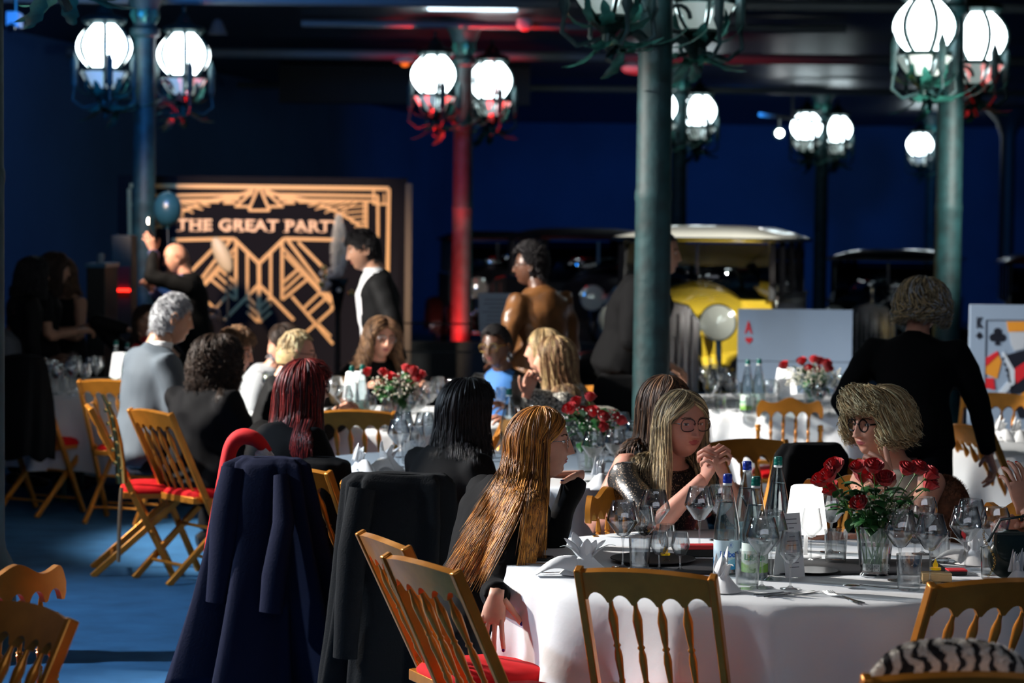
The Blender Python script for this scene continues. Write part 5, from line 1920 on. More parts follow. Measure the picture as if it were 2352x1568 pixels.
def head_geo(b, H, hq, lips=1, brow=2, face=None):
    """face and skull as one surface; H head matrix (face towards +Y, up +Z, origin mid head). mats 0 skin 1 lips 2 brow"""
    f = dict(jaw=1.0, nose=1.0, chin=1.0, smile=0.0, w=1.0)
    f.update(face or {})
    nu, nv = (120, 96) if hq else (56, 44)
    # longitudes denser on the front
    us = []
    for i in range(nu):
        t = i / nu * 2 - 1            # -1..1 back..front..back
        a = PI * (0.55 * t + 0.45 * t ** 3)
        us.append(a)
    G_ = lambda x, c, s: math.exp(-((x - c) / s) ** 2)
    pts = []
    for j in range(nv + 1):
        th = -PI / 2 + PI * j / nv
        # even spacing in z for the face
        nz, cz = math.sin(th), math.cos(th)
        for a in us:
            nx, ny = math.sin(a) * cz, math.cos(a) * cz
            z = 0.117 * nz
            k = max(0.0, -nz)
            wx = 0.0755 * f['w'] * (1 - (0.34 - 0.08 * (f['jaw'] - 1)) * k ** 1.8) * (1 + 0.05 * max(0, nz) * (1 - nz))
            x = wx * nx * (1.0 if abs(nz) < 0.9 else 1.0)
            dy = 0.098
            if ny > 0:
                # flatter face
                y = dy * (abs(ny) ** 0.80) * (1 if ny > 0 else -1) * 0.93
                y *= 1 + 0.03 * k
            else:
                y = dy * ny * (1 - 0.42 * k ** 1.2)
            if nz < -0.75 and ny > 0:
                y *= 1.0
            front = max(0.0, ny) ** 0.5
            ax = abs(x)
            # brow, sockets, cheeks, nose, mouth, chin
            d = 0.0045 * G_(z, 0.034, 0.010) * G_(ax, 0.026, 0.022)
            d -= 0.0095 * G_(z, 0.015, 0.011) * G_(ax, 0.031, 0.015)
            d -= 0.004 * G_(z, 0.012, 0.02) * G_(ax, 0.014, 0.006)
            d += 0.0045 * G_(z, -0.018, 0.018) * G_(ax, 0.038, 0.018)
            nzr = 0.0
            if z < 0.03:
                t_ = min(1.0, max(0.0, (0.030 - z) / 0.056))
                wn = 0.0065 + 0.0055 * t_ ** 2
                hgt = (0.005 + 0.019 * t_ ** 1.15) * f['nose']
                fall = 1.0 if z > -0.026 else max(0.0, 1 - ((-0.026 - z) / 0.008) ** 1.4)
                nzr = hgt * G_(ax, 0, wn * 1.25) * fall
                nzr += 0.007 * f['nose'] * G_(z, -0.024, 0.006) * G_(ax, 0.011, 0.0055)
            d += nzr
            zl = z + 0.050 - f['smile'] * ax * 0.25
            lipw = G_(ax, 0, 0.020)
            d += 0.0062 * G_(zl, 0.0035, 0.0042) * lipw
            d += 0.0068 * G_(zl, -0.0055, 0.005) * lipw
            d -= 0.0035 * G_(zl, -0.0010, 0.0018) * G_(ax, 0, 0.022)
            d -= 0.003 * G_(z, -0.069, 0.007) * G_(ax, 0, 0.02)
            d += 0.010 * f['chin'] * G_(z, -0.090, 0.017) * G_(ax, 0, 0.024)
            d += 0.002 * G_(z, -0.05, 0.02) * G_(ax, 0.03, 0.01)
            y += d * front
            y += 0.004 * k
            pts.append((x, y, z))
    base = len(b.v)
    b.v.extend([tuple(H @ V(p)) for p in pts])
    for j in range(nv):
        for i in range(nu):
            i2 = (i + 1) % nu
            q = (j * nu + i, (j + 1) * nu + i, (j + 1) * nu + i2, j * nu + i2)
            cx = sum(pts[t][0] for t in q) / 4
            cy = sum(pts[t][1] for t in q) / 4
            cz_ = sum(pts[t][2] for t in q) / 4
            m = 0
            ax = abs(cx)
            if cy > 0.03:
                zl = cz_ + 0.050 - f['smile'] * ax * 0.25
                if ax < 0.0235 and -0.0115 * (1 - (ax / 0.0235) ** 2) - 0.0008 < zl < 0.0078 * (1 - (ax / 0.0235) ** 1.6) + (0.0008 if ax > 0.004 else -0.0006):
                    m = lips
                zb = 0.0345 + 0.004 * (1 - ((ax - 0.034) / 0.02) ** 2)
                if 0.012 < ax < 0.052 and abs(cz_ - zb) < 0.0030 * (1.2 - (ax - 0.012) / 0.06):
                    m = brow
            b.f.append(tuple(base + t for t in q))
            b.mi.append(m)
    # ears
    for s in (-1, 1):
        c = V((s * 0.074 * f['w'], -0.008, 0.004))
        ring = []
        for k in range(12):
            a = R(-70 + 300 * k / 11)
            ring.append(H @ (c + V((s * (0.008 + 0.004 * math.sin(k)), -0.017 * math.sin(a) * 0.9 + 0.0, 0.029 * math.cos(a)))))
        b.tube(ring, 0.0042, 6, m=0)
        b.ell(H @ (c + V((s * 0.002, 0.002, -0.004))), (0.007, 0.013, 0.024), 8, 6, m=0, rot=H.to_3x3())
    return b


def eyes_geo(H, look=(0, 0), parent=None, skin_m=None, closed=0.0, hq=True):
    """two eyeballs with lids; part of the head"""
    for s in (-1, 1):
        b = MB()
        c = V((s * 0.031, 0.0705, 0.0155))
        n, k = (20, 16) if hq else (12, 10)
        r_ = 0.0125
        yaw, pit = R(look[0]), R(look[1])
        gd = V((math.sin(yaw) * math.cos(pit), math.cos(yaw) * math.cos(pit), math.sin(pit)))
        vs = []
        for j in range(k + 1):
            th = -PI / 2 + PI * j / k
            for i in range(n):
                a = 2 * PI * i / n
                vs.append(V((math.sin(a) * math.cos(th), math.cos(a) * math.cos(th), math.sin(th))))
        base = len(b.v)
        b.v.extend([tuple(H @ (c + v * (r_ * (1.05 if False else 1)))) for v in vs])
        for j in range(k):
            for i in range(n):
                q = (j * n + i, (j + 1) * n + i, (j + 1) * n + (i + 1) % n, j * n + (i + 1) % n)
                m_ = (vs[q[0]] + vs[q[1]] + vs[q[2]] + vs[q[3]]) / 4
                m_.normalize()
                mi = 0
                if m_.dot(gd) > 0.87:
                    mi = 1
                if m_.dot(gd) > 0.972:
                    mi = 3
                top = 0.42 - closed
                if m_.z > top:
                    mi = 2
                elif m_.z > top - 0.13:
                    mi = 3
                if m_.z < -0.42:
                    mi = 2
                b.f.append(tuple(base + t for t in q))
                b.mi.append(mi)
        b.build('eye', [M_eyew, M_iris, skin_m, M_lash], parent)


def hand_geo(b, Wm, side, curl=(20, 25, 30, 35), thumb=(35, 20), spread=6, nail=None, sc=1.0, m=0, mn=3, n=8):
    """Wm: matrix at the wrist, +Y towards the fingers, +Z back of the hand, +X thumb side for side=+1"""
    def T(p):
        return Wm @ V((p[0] * sc * side, p[1] * sc, p[2] * sc))
    pts = [(0, -0.02, 0), (0, 0.005, 0), (0.002, 0.035, 0), (0.002, 0.07, 0), (0.0, 0.088, 0), (0, 0.094, 0)]
    rad = [(0.024, 0.017), (0.026, 0.016), (0.037, 0.0145), (0.041, 0.013), (0.038, 0.0105), (0.030, 0.006)]
    xax = (Wm.to_3x3() @ V((side, 0, 0)))
    b.tube([T(p) for p in pts], [(r[0] * sc, r[1] * sc) for r in rad], 12, m=m, up=xax)
    b.ell(T((0.022, 0.03, -0.008)), (0.014 * sc, 0.024 * sc, 0.013 * sc), 8, 6, m=m, rot=Wm.to_3x3() @ Matrix.Rotation(-side * 0.4, 3, 'Z'))
    L = [(0.044, 0.026, 0.021), (0.048, 0.030, 0.022), (0.045, 0.028, 0.021), (0.035, 0.021, 0.019)]
    X = [0.030, 0.010, -0.010, -0.029]
    Y = [0.086, 0.090, 0.086, 0.078]
    for k in range(4):
        p = V((X[k], Y[k] - 0.012, 0.001))
        ang = 0.0
        sp = R(spread * (1.2 - k * 0.85))
        pl = [p.copy()]
        d = V((math.sin(sp), math.cos(sp), 0))
        p = p + d * 0.012
        pl.append(p.copy())
        cu = curl[k]
        for i, l in enumerate(L[k]):
            ang += R(cu * (0.8, 1.1, 0.7)[i])
            dd = V((d.x * math.cos(ang), d.y * math.cos(ang), -math.sin(ang)))
            pl.append(p + dd * l * 0.5)
            p = p + dd * l
            pl.append(p.copy())
        r0 = (0.0086, 0.0088, 0.0084, 0.0074)[k]
        rr_ = [r0 * q for q in (0.9, 1.08, 0.95, 1.04, 0.90, 0.96, 0.84, 0.5)]
        b.tube([T(q) for q in pl], [q * sc for q in rr_], n, m=m)
        if nail is not None:
            e = pl[-2].lerp(pl[-1], 0.35)
            nrm_ = V((0, math.sin(ang), math.cos(ang)))
            b.ell(T(e + nrm_ * r0 * 0.62), (0.0055 * sc, 0.008 * sc, 0.0022 * sc), 8, 4, m=mn, rot=Wm.to_3x3() @ Matrix.Rotation(-ang, 3, 'X'))
    p = V((0.024, 0.012, -0.004))
    t1, t2 = R(thumb[0]), R(thumb[1])
    d = V((math.sin(t1 + 0.5), math.cos(t1 + 0.5), -0.25)).normalized()
    pl = [p, p + d * 0.02, p + d * 0.042]
    d2 = V((math.sin(t1 + 0.5 - t2), math.cos(t1 + 0.5 - t2), -0.35)).normalized()
    pl += [pl[-1] + d2 * 0.016, pl[-1] + d2 * 0.032]
    d3 = V((math.sin(t1 + 0.4 - 1.6 * t2), math.cos(t1 + 0.4 - 1.6 * t2), -0.35)).normalized()
    pl += [pl[-1] + d3 * 0.013, pl[-1] + d3 * 0.026]
    b.tube([T(q) for q in pl], [q * sc for q in (0.013, 0.0125, 0.0105, 0.0095, 0.010, 0.0092, 0.005)], n, m=m)
    if nail is not None:
        e = pl[-2].lerp(pl[-1], 0.5)
        b.ell(T(e + V((0.004, 0, 0.006))), (0.0065 * sc, 0.009 * sc, 0.003 * sc), 8, 4, m=mn, rot=Wm.to_3x3() @ Matrix.Rotation(-side * (t1 + 0.3 - 1.5 * t2), 3, 'Z'))
    return b


def frame(o, y, z):
    """matrix with origin o, +Y along y, +Z near z"""
    y = V(y).normalized()
    z = V(z)
    z = (z - y * z.dot(y)).normalized()
    x = y.cross(z)
    m = Matrix((x, y, z)).transposed().to_4x4()
    m.translation = V(o)
    return m


def ik(a, c, l1, l2, pole):
    """middle joint between a and c bent towards pole"""
    a, c, pole = V(a), V(c), V(pole)
    d = c - a
    L = d.length
    if L > (l1 + l2) * 0.995:
        d = d * ((l1 + l2) * 0.995 / L)
        c = a + d
        L = d.length
    L = max(L, abs(l1 - l2) * 1.05 + 0.01)
    x = (l1 * l1 - l2 * l2 + L * L) / (2 * L)
    h = math.sqrt(max(0, l1 * l1 - x * x))
    u = d.normalized()
    p = pole - u * pole.dot(u)
    p = p.normalized() if p.length > 1e-6 else V((0, 0, -1))
    return a + u * x + p * h, c


def scalp(az, lat, k=1.0):
    """point on the skull for azimuth (0 front) and latitude"""
    cz = math.cos(lat)
    return V((0.079 * k * math.sin(az) * cz, 0.100 * k * math.cos(az) * cz - 0.004, 0.120 * k * math.sin(lat)))


def hair(parent, Hm, st, mats, colliders=()):
    """strand hair. st: n, length, thick, open, part, curl, freq, spread, fringe, drape, width, seed"""
    s = dict(n=900, length=0.30, thick=0.022, open=62, part=0.0, curl=0.0, freq=12.0, spread=0.10, fringe=False, drape=(0, -0.15, -1), width=0.0028, seed=1, taper=0.35,
             lenvar=0.15, back=False, m=18, lat0=12, gather=None, cap=True, vol=1.0, frontdrape=None, sweep=0.0, flip=0.0)
    s.update(st)
    rg = np.random.RandomState(s['seed'])
    n, m = s['n'], s['m']
    op = R(s['open'])
    H3 = Hm.to_3x3()
    dr = V(s['drape']).normalized()
    VV = []
    for i in range(n):
        az = rg.uniform(-PI, PI)
        lay = rg.uniform(0.2, 1.0) ** 0.7
        top = R(90 - abs(rg.normal(0, 1)) * 26 - 2)
        frontal = abs(az) < op
        fringe = s['fringe'] and abs(az) < R(58) and rg.rand() < 0.9
        azr = az
        if s.get('short'):
            aa = abs(az)
            lo_ = 44 if aa < R(52) else (44 - 32 * (aa - R(52)) / R(25) if aa < R(77) else (12 if aa < R(104) else 12 - 57 * min(1, (aa - R(104)) / R(22))))
            lat = math.asin(rg.uniform(math.sin(R(lo_)), 1.0))
            p0 = scalp(az, lat, 1.0 + 0.02 * rg.rand())
            nn = V((p0.x / 0.079 ** 2, p0.y / 0.1 ** 2, p0.z / 0.12 ** 2)).normalized()
            cmb = V(s.get('comb', (0.2, -0.6, -0.2)))
            topk = max(0.0, math.sin(lat))
            tg = cmb + V((0, 0, -0.9 * (1 - topk))) + V(tuple(rg.normal(0, 0.22, 3)))
            tg = (tg - nn * tg.dot(nn)).normalized()
            ln = s['short'] * (0.45 + 0.75 * topk) * rg.uniform(0.7, 1.2)
            lift = s.get('lift', 0.35)
            path = [p0 - nn * 0.004]
            for j in range(1, m):
                u = j / (m - 1)
                path.append(p0 + tg * ln * u + nn * ln * lift * (math.sin(PI * 0.75 * u)) - nn * (ln * u) ** 2 * 4)
            VV.append([tuple(Hm @ q) for q in path])
            continue
        if abs(az) < R(80):
            # partings: hair on the front starts near the part line
            lat_s = R(rg.uniform(42, 88))
        else:
            lat_s = R(rg.uniform(5, 88))
        az_end = az
        if frontal and not fringe:
            sg = 1 if az > s['part'] else -1
            az_end = sg * (op + rg.uniform(0, 0.30))
        k = 1.0 + s['thick'] * lay / 0.09 * s['vol']
        path = []
        lat_e = R(rg.uniform(20, 27)) if fringe else R(-8)
        m1 = max(4, m // 2) if not fringe else m
        if s['back'] is False and not fringe or True:
            for j in range(m1):
                u = j / (m1 - 1)
                lat = lat_s + (lat_e - lat_s) * u
                e = u ** 0.9
                a_ = azr + (az_end - azr) * min(1.0, e * 1.25)
                kk = 1.0 + (k - 1.0) * min(1.0, 0.35 + u * 1.2)
                path.append(scalp(a_, lat, kk))
        if not fringe:
            p = path[-1]
            hang = s['length'] * (1 - s['lenvar'] * rg.rand()) + (lat_e - 0)
            if hang > 0:
                rad = V((math.sin(az_end), math.cos(az_end), 0))
                steps = m - m1
                d0 = (path[-1] - path[-2]).normalized()
                dl = H3.inverted() @ dr
                if s['frontdrape'] is not None and abs(az_end) < R(100):
                    dl = H3.inverted() @ V(s['frontdrape']).normalized()
                for j in range(steps):
                    u = (j + 1) / steps
                    mix = min(1.0, u * 1.6)
                    d = (d0 * (1 - mix) + (dl + rad * s['spread'] * (1 - s['flip'] * u)) * mix).normalized()
                    p = p + d * (hang / steps)
                    path.append(p.copy())
        else:
            pass
        if s['gather'] is not None:
            g = V(s['gather'])
            path = [scalp(azr, lat_s + (R(10) - lat_s) * 0, 1.0 + (k - 1) * 0.5)]
            p0 = path[0]
            for j in range(1, m):
                u = j / (m - 1)
                q = p0.lerp(g, u)
                # keep outside the skull
                e = V((q.x / 0.082, (q.y + 0.004) / 0.103, q.z / 0.123))
                if e.length < 1.02 + 0.1 * lay * math.sin(PI * u):
                    e2 = e.normalized() * (1.03 + 0.12 * lay * math.sin(PI * u))
                    q = V((e2.x * 0.082, e2.y * 0.103 - 0.004, e2.z * 0.123))
                path.append(q)
        path = [Hm @ q for q in path]
        while len(path) < m:
            path.append(path[-1] + (path[-1] - path[-2]) * 0.3)
        VV.append([tuple(q) for q in path[:m]])
    A = np.array(VV)          # n, m, 3
    # curls and waviness
    t = np.linspace(0, 1, m)[None, :, None]
    ph = rg.uniform(0, 2 * PI, (n, 1, 1))
    fr = s['freq'] * rg.uniform(0.7, 1.3, (n, 1, 1))
    amp = s['curl'] * rg.uniform(0.5, 1.3, (n, 1, 1)) * np.clip(t * 2.2, 0, 1)
    off = np.concatenate([np.cos(fr * t + ph), np.sin(fr * t * 0.9 + ph * 1.3), 0.5 * np.sin(fr * t * 1.1 + ph)], axis=2) * amp
    off += rg.normal(0, 1, (n, 1, 3)) * 0.002 * t * s['length'] * 6
    A = A + off
    for c, r_ in colliders:
        c = np.array(c)[None, None, :]
        dv_ = A - c
        L = np.linalg.norm(dv_, axis=2, keepdims=True)
        rr_ = r_ + 0.004 + 0.010 * rg.rand(n, 1, 1)
        if s.get('pushdir') is not None:
            pd = np.array(s['pushdir'], dtype=float)
            pd /= np.linalg.norm(pd)
            bq = (dv_ * pd).sum(axis=2, keepdims=True)
            disc = bq ** 2 - (L ** 2 - rr_ ** 2)
            amt = np.where(L < rr_, -bq + np.sqrt(np.maximum(disc, 0)), 0)
            A = A + pd * amt
        else:
            push = np.clip(rr_ - L, 0, None)
            A = A + dv_ / np.maximum(L, 1e-6) * push
    # ribbons as flattened triangular tubes
    T_ = np.gradient(A, axis=1)
    T_ /= np.maximum(np.linalg.norm(T_, axis=2, keepdims=True), 1e-9)
    cen = np.array(tuple(Hm.translation))[None, None, :]
    out = A - cen
    out[:, :, 2] *= 0.3
    X = np.cross(T_, out)
    X /= np.maximum(np.linalg.norm(X, axis=2, keepdims=True), 1e-9)
    N = np.cross(X, T_)
    wd = s['width'] * rg.uniform(0.6, 1.3, (n, 1, 1)) * (1 - (1 - s['taper']) * t ** 2.5)
    wd[:, -1] *= 0.2
    a0 = A + X * wd
    a1 = A - X * wd
    a2 = A + N * wd * 0.55
    R3 = np.stack([a0, a2, a1], axis=2).reshape(-1, 3)
    idx = np.arange(n)[:, None, None] * m * 3
    jj = np.arange(m - 1)[None, :, None] * 3
    fl = []
    for q in range(3):
        q2 = (q + 1) % 3
        f = np.stack([idx + jj + q, idx + jj + q2, idx + jj + 3 + q2, idx + jj + 3 + q], axis=3).reshape(-1, 4)
        fl.append(f)
    F = np.concatenate(fl)
    me = bpy.data.meshes.new('hair')
    nm = len(mats)
    sm = rg.randint(0, nm, n)
    me.vertices.add(len(R3))
    me.vertices.foreach_set('co', R3.astype(np.float32).ravel())
    me.loops.add(len(F) * 4)
    me.loops.foreach_set('vertex_index', F.astype(np.int32).ravel())
    me.polygons.add(len(F))
    me.polygons.foreach_set('loop_start', np.arange(len(F), dtype=np.int32) * 4)
    me.polygons.foreach_set('loop_total', np.full(len(F), 4, dtype=np.int32))
    for x in mats:
        me.materials.append(x)
    me.polygons.foreach_set('material_index', np.tile(np.repeat(sm, m - 1), 3).astype(np.int32))
    me.polygons.foreach_set('use_smooth', np.ones(len(F), dtype=bool))
    me.update(calc_edges=True)
    o = link('hair', me, parent)
    # scalp cap under the strands
    if s['cap']:
        b = MB()
        if s.get('short'):
            s['thick'] = 0.006
        nu, nv = 40, 20
        kk = 1.0 + s['thick'] * 0.30 / 0.09 * s['vol']
        k0 = {}
        vs = []
        for j in range(nv + 1):
            for i in range(nu):
                a = 2 * PI * i / nu
                low = R(-32) if s['length'] > 0.08 or s.get('short') else R(-25)
                az_ = (a + PI) % (2 * PI) - PI
                if abs(az_) < R(60):
                    low = R(50)
                elif abs(az_) < R(88):
                    low = R(50) + (R(-5) - R(50)) * (abs(az_) - R(60)) / R(28)
                lat = low + (R(90) - low) * j / nv
                q = scalp(az_, lat, kk)
                vs.append(Hm @ q)
        fs = [(j * nu + i, j * nu + (i + 1) % nu, (j + 1) * nu + (i + 1) % nu, (j + 1) * nu + i) for j in range(nv) for i in range(nu)]
        b.add(vs, fs)
        b.build('hair_roots', mats[0], o, solid=0.002)
    return o


def glasses(parent, Hm, shape='round', m=None, r=0.0245, temple=None, lens=True, th=0.0018):
    m = m or M_black
    o = bpy.data.objects.new('eyeglasses', None)
    COL.objects.link(o)
    o.parent = parent
    fr = MB()
    cs = []
    for s in (-1, 1):
        c = V((s * (r + 0.0085), 0.094, 0.014))
        pts = []
        for i in range(29):
            a = 2 * PI * i / 28
            ex = 1.0 if shape == 'round' else 0.78
            ca, sa = math.cos(a), math.sin(a)
            x = r * math.copysign(abs(ca) ** ex, ca) * (1.0 if shape == 'round' else 1.12)
            z = r * math.copysign(abs(sa) ** ex, sa) * (1.0 if shape == 'round' else 0.9 if shape == 'square' else 0.72)
            pts.append(Hm @ (c + V((x, -0.10 * abs(c.x + x) ** 1.4 * 2, z))))
        fr.tube(pts, th, 6, cap=False)
        if lens:
            MB().add(pts[:-1], [tuple(range(len(pts) - 1))]).build('lens', thin_glass('spectacle_lens', (0.97, 0.96, 0.96), 1.5, 0, 0.8), o, smooth=False)
    fr.tube([Hm @ V((-0.011, 0.093, 0.017)), Hm @ V((0, 0.096, 0.020)), Hm @ V((0.011, 0.093, 0.017))], th * 1.1, 6)
    fr.build('rim', m, o)
    for s in (-1, 1):
        MB().tube([Hm @ V((s * (2 * r + 0.010), 0.082, 0.018)), Hm @ V((s * 0.080, 0.03, 0.017)), Hm @ V((s * 0.080, -0.008, 0.018)), Hm @ V((s * 0.078, -0.03, 0.0))], th * 1.1, 6).build('temple', temple or m, o)
    return o


def person(label, px, d, h, pose='sit', lean=6, side=0, head=(0, 0, 0), hands=(None, None), poles=(None, None), hcurl=None, hup=(None, None), hdir=(None, None), skin_m=None, top=None, sleeve='long',
           bottom=None, legs=True, sc=1.0, hq=0, face=None, look=(0, 0), hr=None, hmats=None, gl=None, nail=None, zoff=0.0, neckline=0.0, shoulders=1.0, bulk=1.0, brow=None, chestfwd=0, torso_noise=0.006, loc=None,
           closed=0.0, sleeve_frac=0.5, necklen=0.0, headoff=(0, 0, 0), split=None):
    """px, d: pixel column of the pelvis and depth"""
    skin_m = skin_m or SK_fair
    t = thing('person', label, 'person', loc if loc is not None else gp(px, d), hdg(h))
    t.scale = (sc, sc, sc)
    sit = pose == 'sit'
    pz = (0.53 if sit else 0.93) + zoff
    pel = V((0, 0.0, pz))
    Rl = Matrix.Rotation(R(side), 3, 'Y') @ Matrix.Rotation(-R(lean), 3, 'X')
    def B(x, y, z):
        return pel + Rl @ V((x, y, z))
    S = shoulders
    K = bulk
    tor = [(0.0, -0.10, 0.10, 0.09), (0.0, -0.04, 0.165, 0.125), (0.0, 0.05, 0.160, 0.115), (0, 0.16, 0.135, 0.100), (0.005, 0.27, 0.150, 0.112), (0.01, 0.36, 0.160 * S, 0.112), (0, 0.42, 0.150 * S, 0.088), (0.0, 0.46, 0.105, 0.066), (0.0, 0.485, 0.062, 0.056)]
    Kb = 1 + (K - 1) * 0.4
    torb = [(y, z, rx * Kb * 0.98, ry * Kb * 0.98) for y, z, rx, ry in tor]
    tor = [(y, z, rx * K, ry * K) for y, z, rx, ry in tor]
    neck0 = B(0, 0.0, 0.47)
    hb = B(headoff[0], 0.03 + headoff[1], 0.575 + necklen + headoff[2])
    Hm = Matrix.Translation(hb) @ Matrix.Rotation(-R(head[0]), 4, 'Z') @ Matrix.Rotation(R(head[1]), 4, 'X') @ Matrix.Rotation(R(head[2]), 4, 'Y')
    # pivot the head about the neck
    Hm = Hm @ Matrix.Translation((0, 0.035, 0.055))
    body = MB()
    upx = Rl @ V((1, 0, 0))
    body.tube([B(0, y, z) for y, z, rx, ry in torb], [(rx, ry) for y, z, rx, ry in torb], 20, up=upx)
    nb = Hm @ V((0, -0.022, -0.05))
    body.tube([neck0 - V((0, 0, 0.03)), neck0.lerp(nb, 0.4), nb], [0.066, 0.058, 0.056], 14)
    gar = MB()
    g = 0.011
    gt = [x for x in tor if x[1] < 0.50 - neckline]
    gar.tube([B(0, y, z) for y, z, rx, ry in gt], [(rx + g + (0.012 if z > 0.45 else 0), ry + g + (0.012 if z > 0.45 else 0)) for y, z, rx, ry in gt], 20, up=upx)
    if sleeve == 'long' and neckline <= 0:
        gar.tube([neck0 - V((0, 0, 0.04)), neck0.lerp(nb, 0.30)], [0.085, 0.070], 14)
    joints = {}
    ha = MB()
    for i, s in enumerate((-1, 1)):      # -1 person's left? +x is the person's right-hand side when facing +Y
        sh = B(s * 0.170 * S * (0.5 + 0.5 * K), 0, 0.405)
        tgt = hands[i]
        if tgt is None:
            if sit:
                tgt = B(s * 0.11, 0.30, 0.10) if legs else B(s * 0.16, 0.28, 0.12)
            else:
                tgt = B(s * 0.24, 0.04, -0.12)
        else:
            tgt = V(tgt)
        pole = poles[i] if poles[i] is not None else (s * 0.5, -0.5, -0.6)
        el, wr = ik(sh, tgt, 0.285, 0.25, pole)
        joints[s] = (sh, el, wr)
        body.tube([B(s * 0.08, 0, 0.39), sh, sh.lerp(el, 0.3), el.lerp(sh, 0.08), el], [0.055, 0.055 * Kb, 0.047 * Kb, 0.038 * Kb, 0.037], 12)
        body.tube([el, el.lerp(wr, 0.25), el.lerp(wr, 0.8), wr], [0.038, 0.040, 0.028, 0.025], 12)
        if sleeve != 'none':
            k = 1.0
            gar.tube([B(s * 0.06, 0, 0.385), sh, sh.lerp(el, 0.3), sh.lerp(el, 0.62)] + ([el] if sleeve == 'long' or sleeve_frac > 0.7 else []), [(0.055 + g) * K, 0.057 * K + g, 0.052 * K + g, 0.048 * K + g] + ([0.043 + g] if sleeve == 'long' or sleeve_frac > 0.7 else []), 12)
            if sleeve == 'long':
                gar.ell(el, 0.052 + 0.004)
                gar.tube([el, el.lerp(wr, 0.3), el.lerp(wr, 0.95)], [0.042 + g, 0.043 + g, 0.032 + g], 12)
        else:
            gar.tube([B(s * 0.07, 0, 0.40), B(s * 0.125, 0, 0.425)], [0.05 + g, 0.045], 12)
        fd = (wr - el).normalized()
        yd = V(hdir[i]) if hdir[i] is not None else fd
        ud = V(hup[i]) if hup[i] is not None else V((s * 0.5, 0.1, 1))
        Wm = frame(wr, yd, ud)
        # thumb side towards the body's midline when palm is down
        cu = (hcurl[i] if hcurl and hcurl[i] is not None else dict())
        if isinstance(cu, dict):
            hand_geo(ha, Wm, cu.get('side', -s), cu.get('curl', (28, 30, 34, 38)), cu.get('thumb', (25, 15)), cu.get('spread', 5), nail, 1.0, n=8 if hq else 6)
    if legs:
        for s in (-1, 1):
            hip = pel + V((s * 0.09, 0, -0.02))
            if sit:
                kn = pel + V((s * 0.12, 0.42, -0.04))
                an = V((kn.x * 1.0, kn.y - 0.03, 0.09))
            else:
                kn = V((s * 0.10, 0.02, 0.50 + zoff * 0.5))
                an = V((s * 0.10, -0.03, 0.09))
            body.tube([hip, hip.lerp(kn, 0.4), kn], [0.083 * K, 0.074 * K, 0.053], 12)
            body.tube([kn, kn.lerp(an, 0.3), an], [0.053, 0.052, 0.033], 12)
            body.tube([an + V((0, -0.03, -0.05)), an + V((0, 0.06, -0.055)), an + V((0, 0.16, -0.065))], [0.034, 0.035, 0.024], 10)
    vs, fs = voxel(body, 0.009 if hq else 0.016, 3)
    B_ = MB()
    B_.add(vs, fs, 0)
    head_geo(B_, Hm, hq, face=face)
    k0 = len(B_.v)
    B_.add(ha.v, ha.f, 0)
    B_.mi[-len(ha.mi):] = ha.mi
    mats = [skin_m, LIPS[id(skin_m)], brow or (M_brow if skin_m is not SK_brown else M_browd), nail or skin_m]
    B_.build('body', mats, t, angle=180)
    eyes_geo(Hm, look, t, skin_m, closed, bool(hq))
    if top is not None:
        vs, fs = voxel(gar, 0.010 if hq else 0.016, 3, torso_noise, 9, seed=len(label))
        gb_ = MB().add(vs, fs, 0)
        tm = [top]
        if split is not None:
            # opening of a jacket: front strip shows the shirt
            tm.append(split[0])
            Ri = Rl.inverted()
            for q in range(len(gb_.f)):
                cpt = sum((V(gb_.v[i_]) for i_ in gb_.f[q]), V()) / len(gb_.f[q])
                lp = Ri @ (cpt - pel)
                if lp.y > 0.03 and abs(lp.x) < split[1] * max(0.0, (lp.z - split[2])) / 0.3 and abs(lp.x) < 0.09:
                    gb_.mi[q] = 1
        gb_.build('garment', tm, t, angle=180)
    if legs:
        lg = MB()
        for s in (-1, 1):
            hip = pel + V((s * 0.09, 0, -0.02))
            if sit:
                kn = pel + V((s * 0.12, 0.42, -0.04))
                an = V((kn.x, kn.y - 0.03, 0.09))
            else:
                kn = V((s * 0.10, 0.02, 0.50 + zoff * 0.5))
                an = V((s * 0.10, -0.03, 0.09))
            lg.tube([pel + V((s * 0.03, -0.03, 0.02)), hip, hip.lerp(kn, 0.4), kn], [0.10 * K, 0.095 * K, 0.086 * K, 0.066], 12)
            lg.tube([kn, kn.lerp(an, 0.3), an + V((0, 0, 0.0))], [0.066, 0.064, 0.052], 12)
        vs, fs = voxel(lg, 0.018, 3, 0.003, 9)
        MB().add(vs, fs, 0).build('trousers', bottom or C_trous, t, angle=180)
        for s in (-1, 1):
            if sit:
                an = V((s * 0.12, 0.39, 0.09))
            else:
                an = V((s * 0.10, -0.03, 0.09))
            MB().tube([an + V((0, -0.06, -0.045)), an + V((0, -0.03, -0.04)), an + V((0, 0.06, -0.048)), an + V((0, 0.17, -0.06)), an + V((0, 0.20, -0.068))], [(0.02, 0.03), (0.038, 0.045), (0.043, 0.040), (0.036, 0.028), (0.015, 0.015)], 10, up=(1, 0, 0)).build('shoe', C_shoe, t)
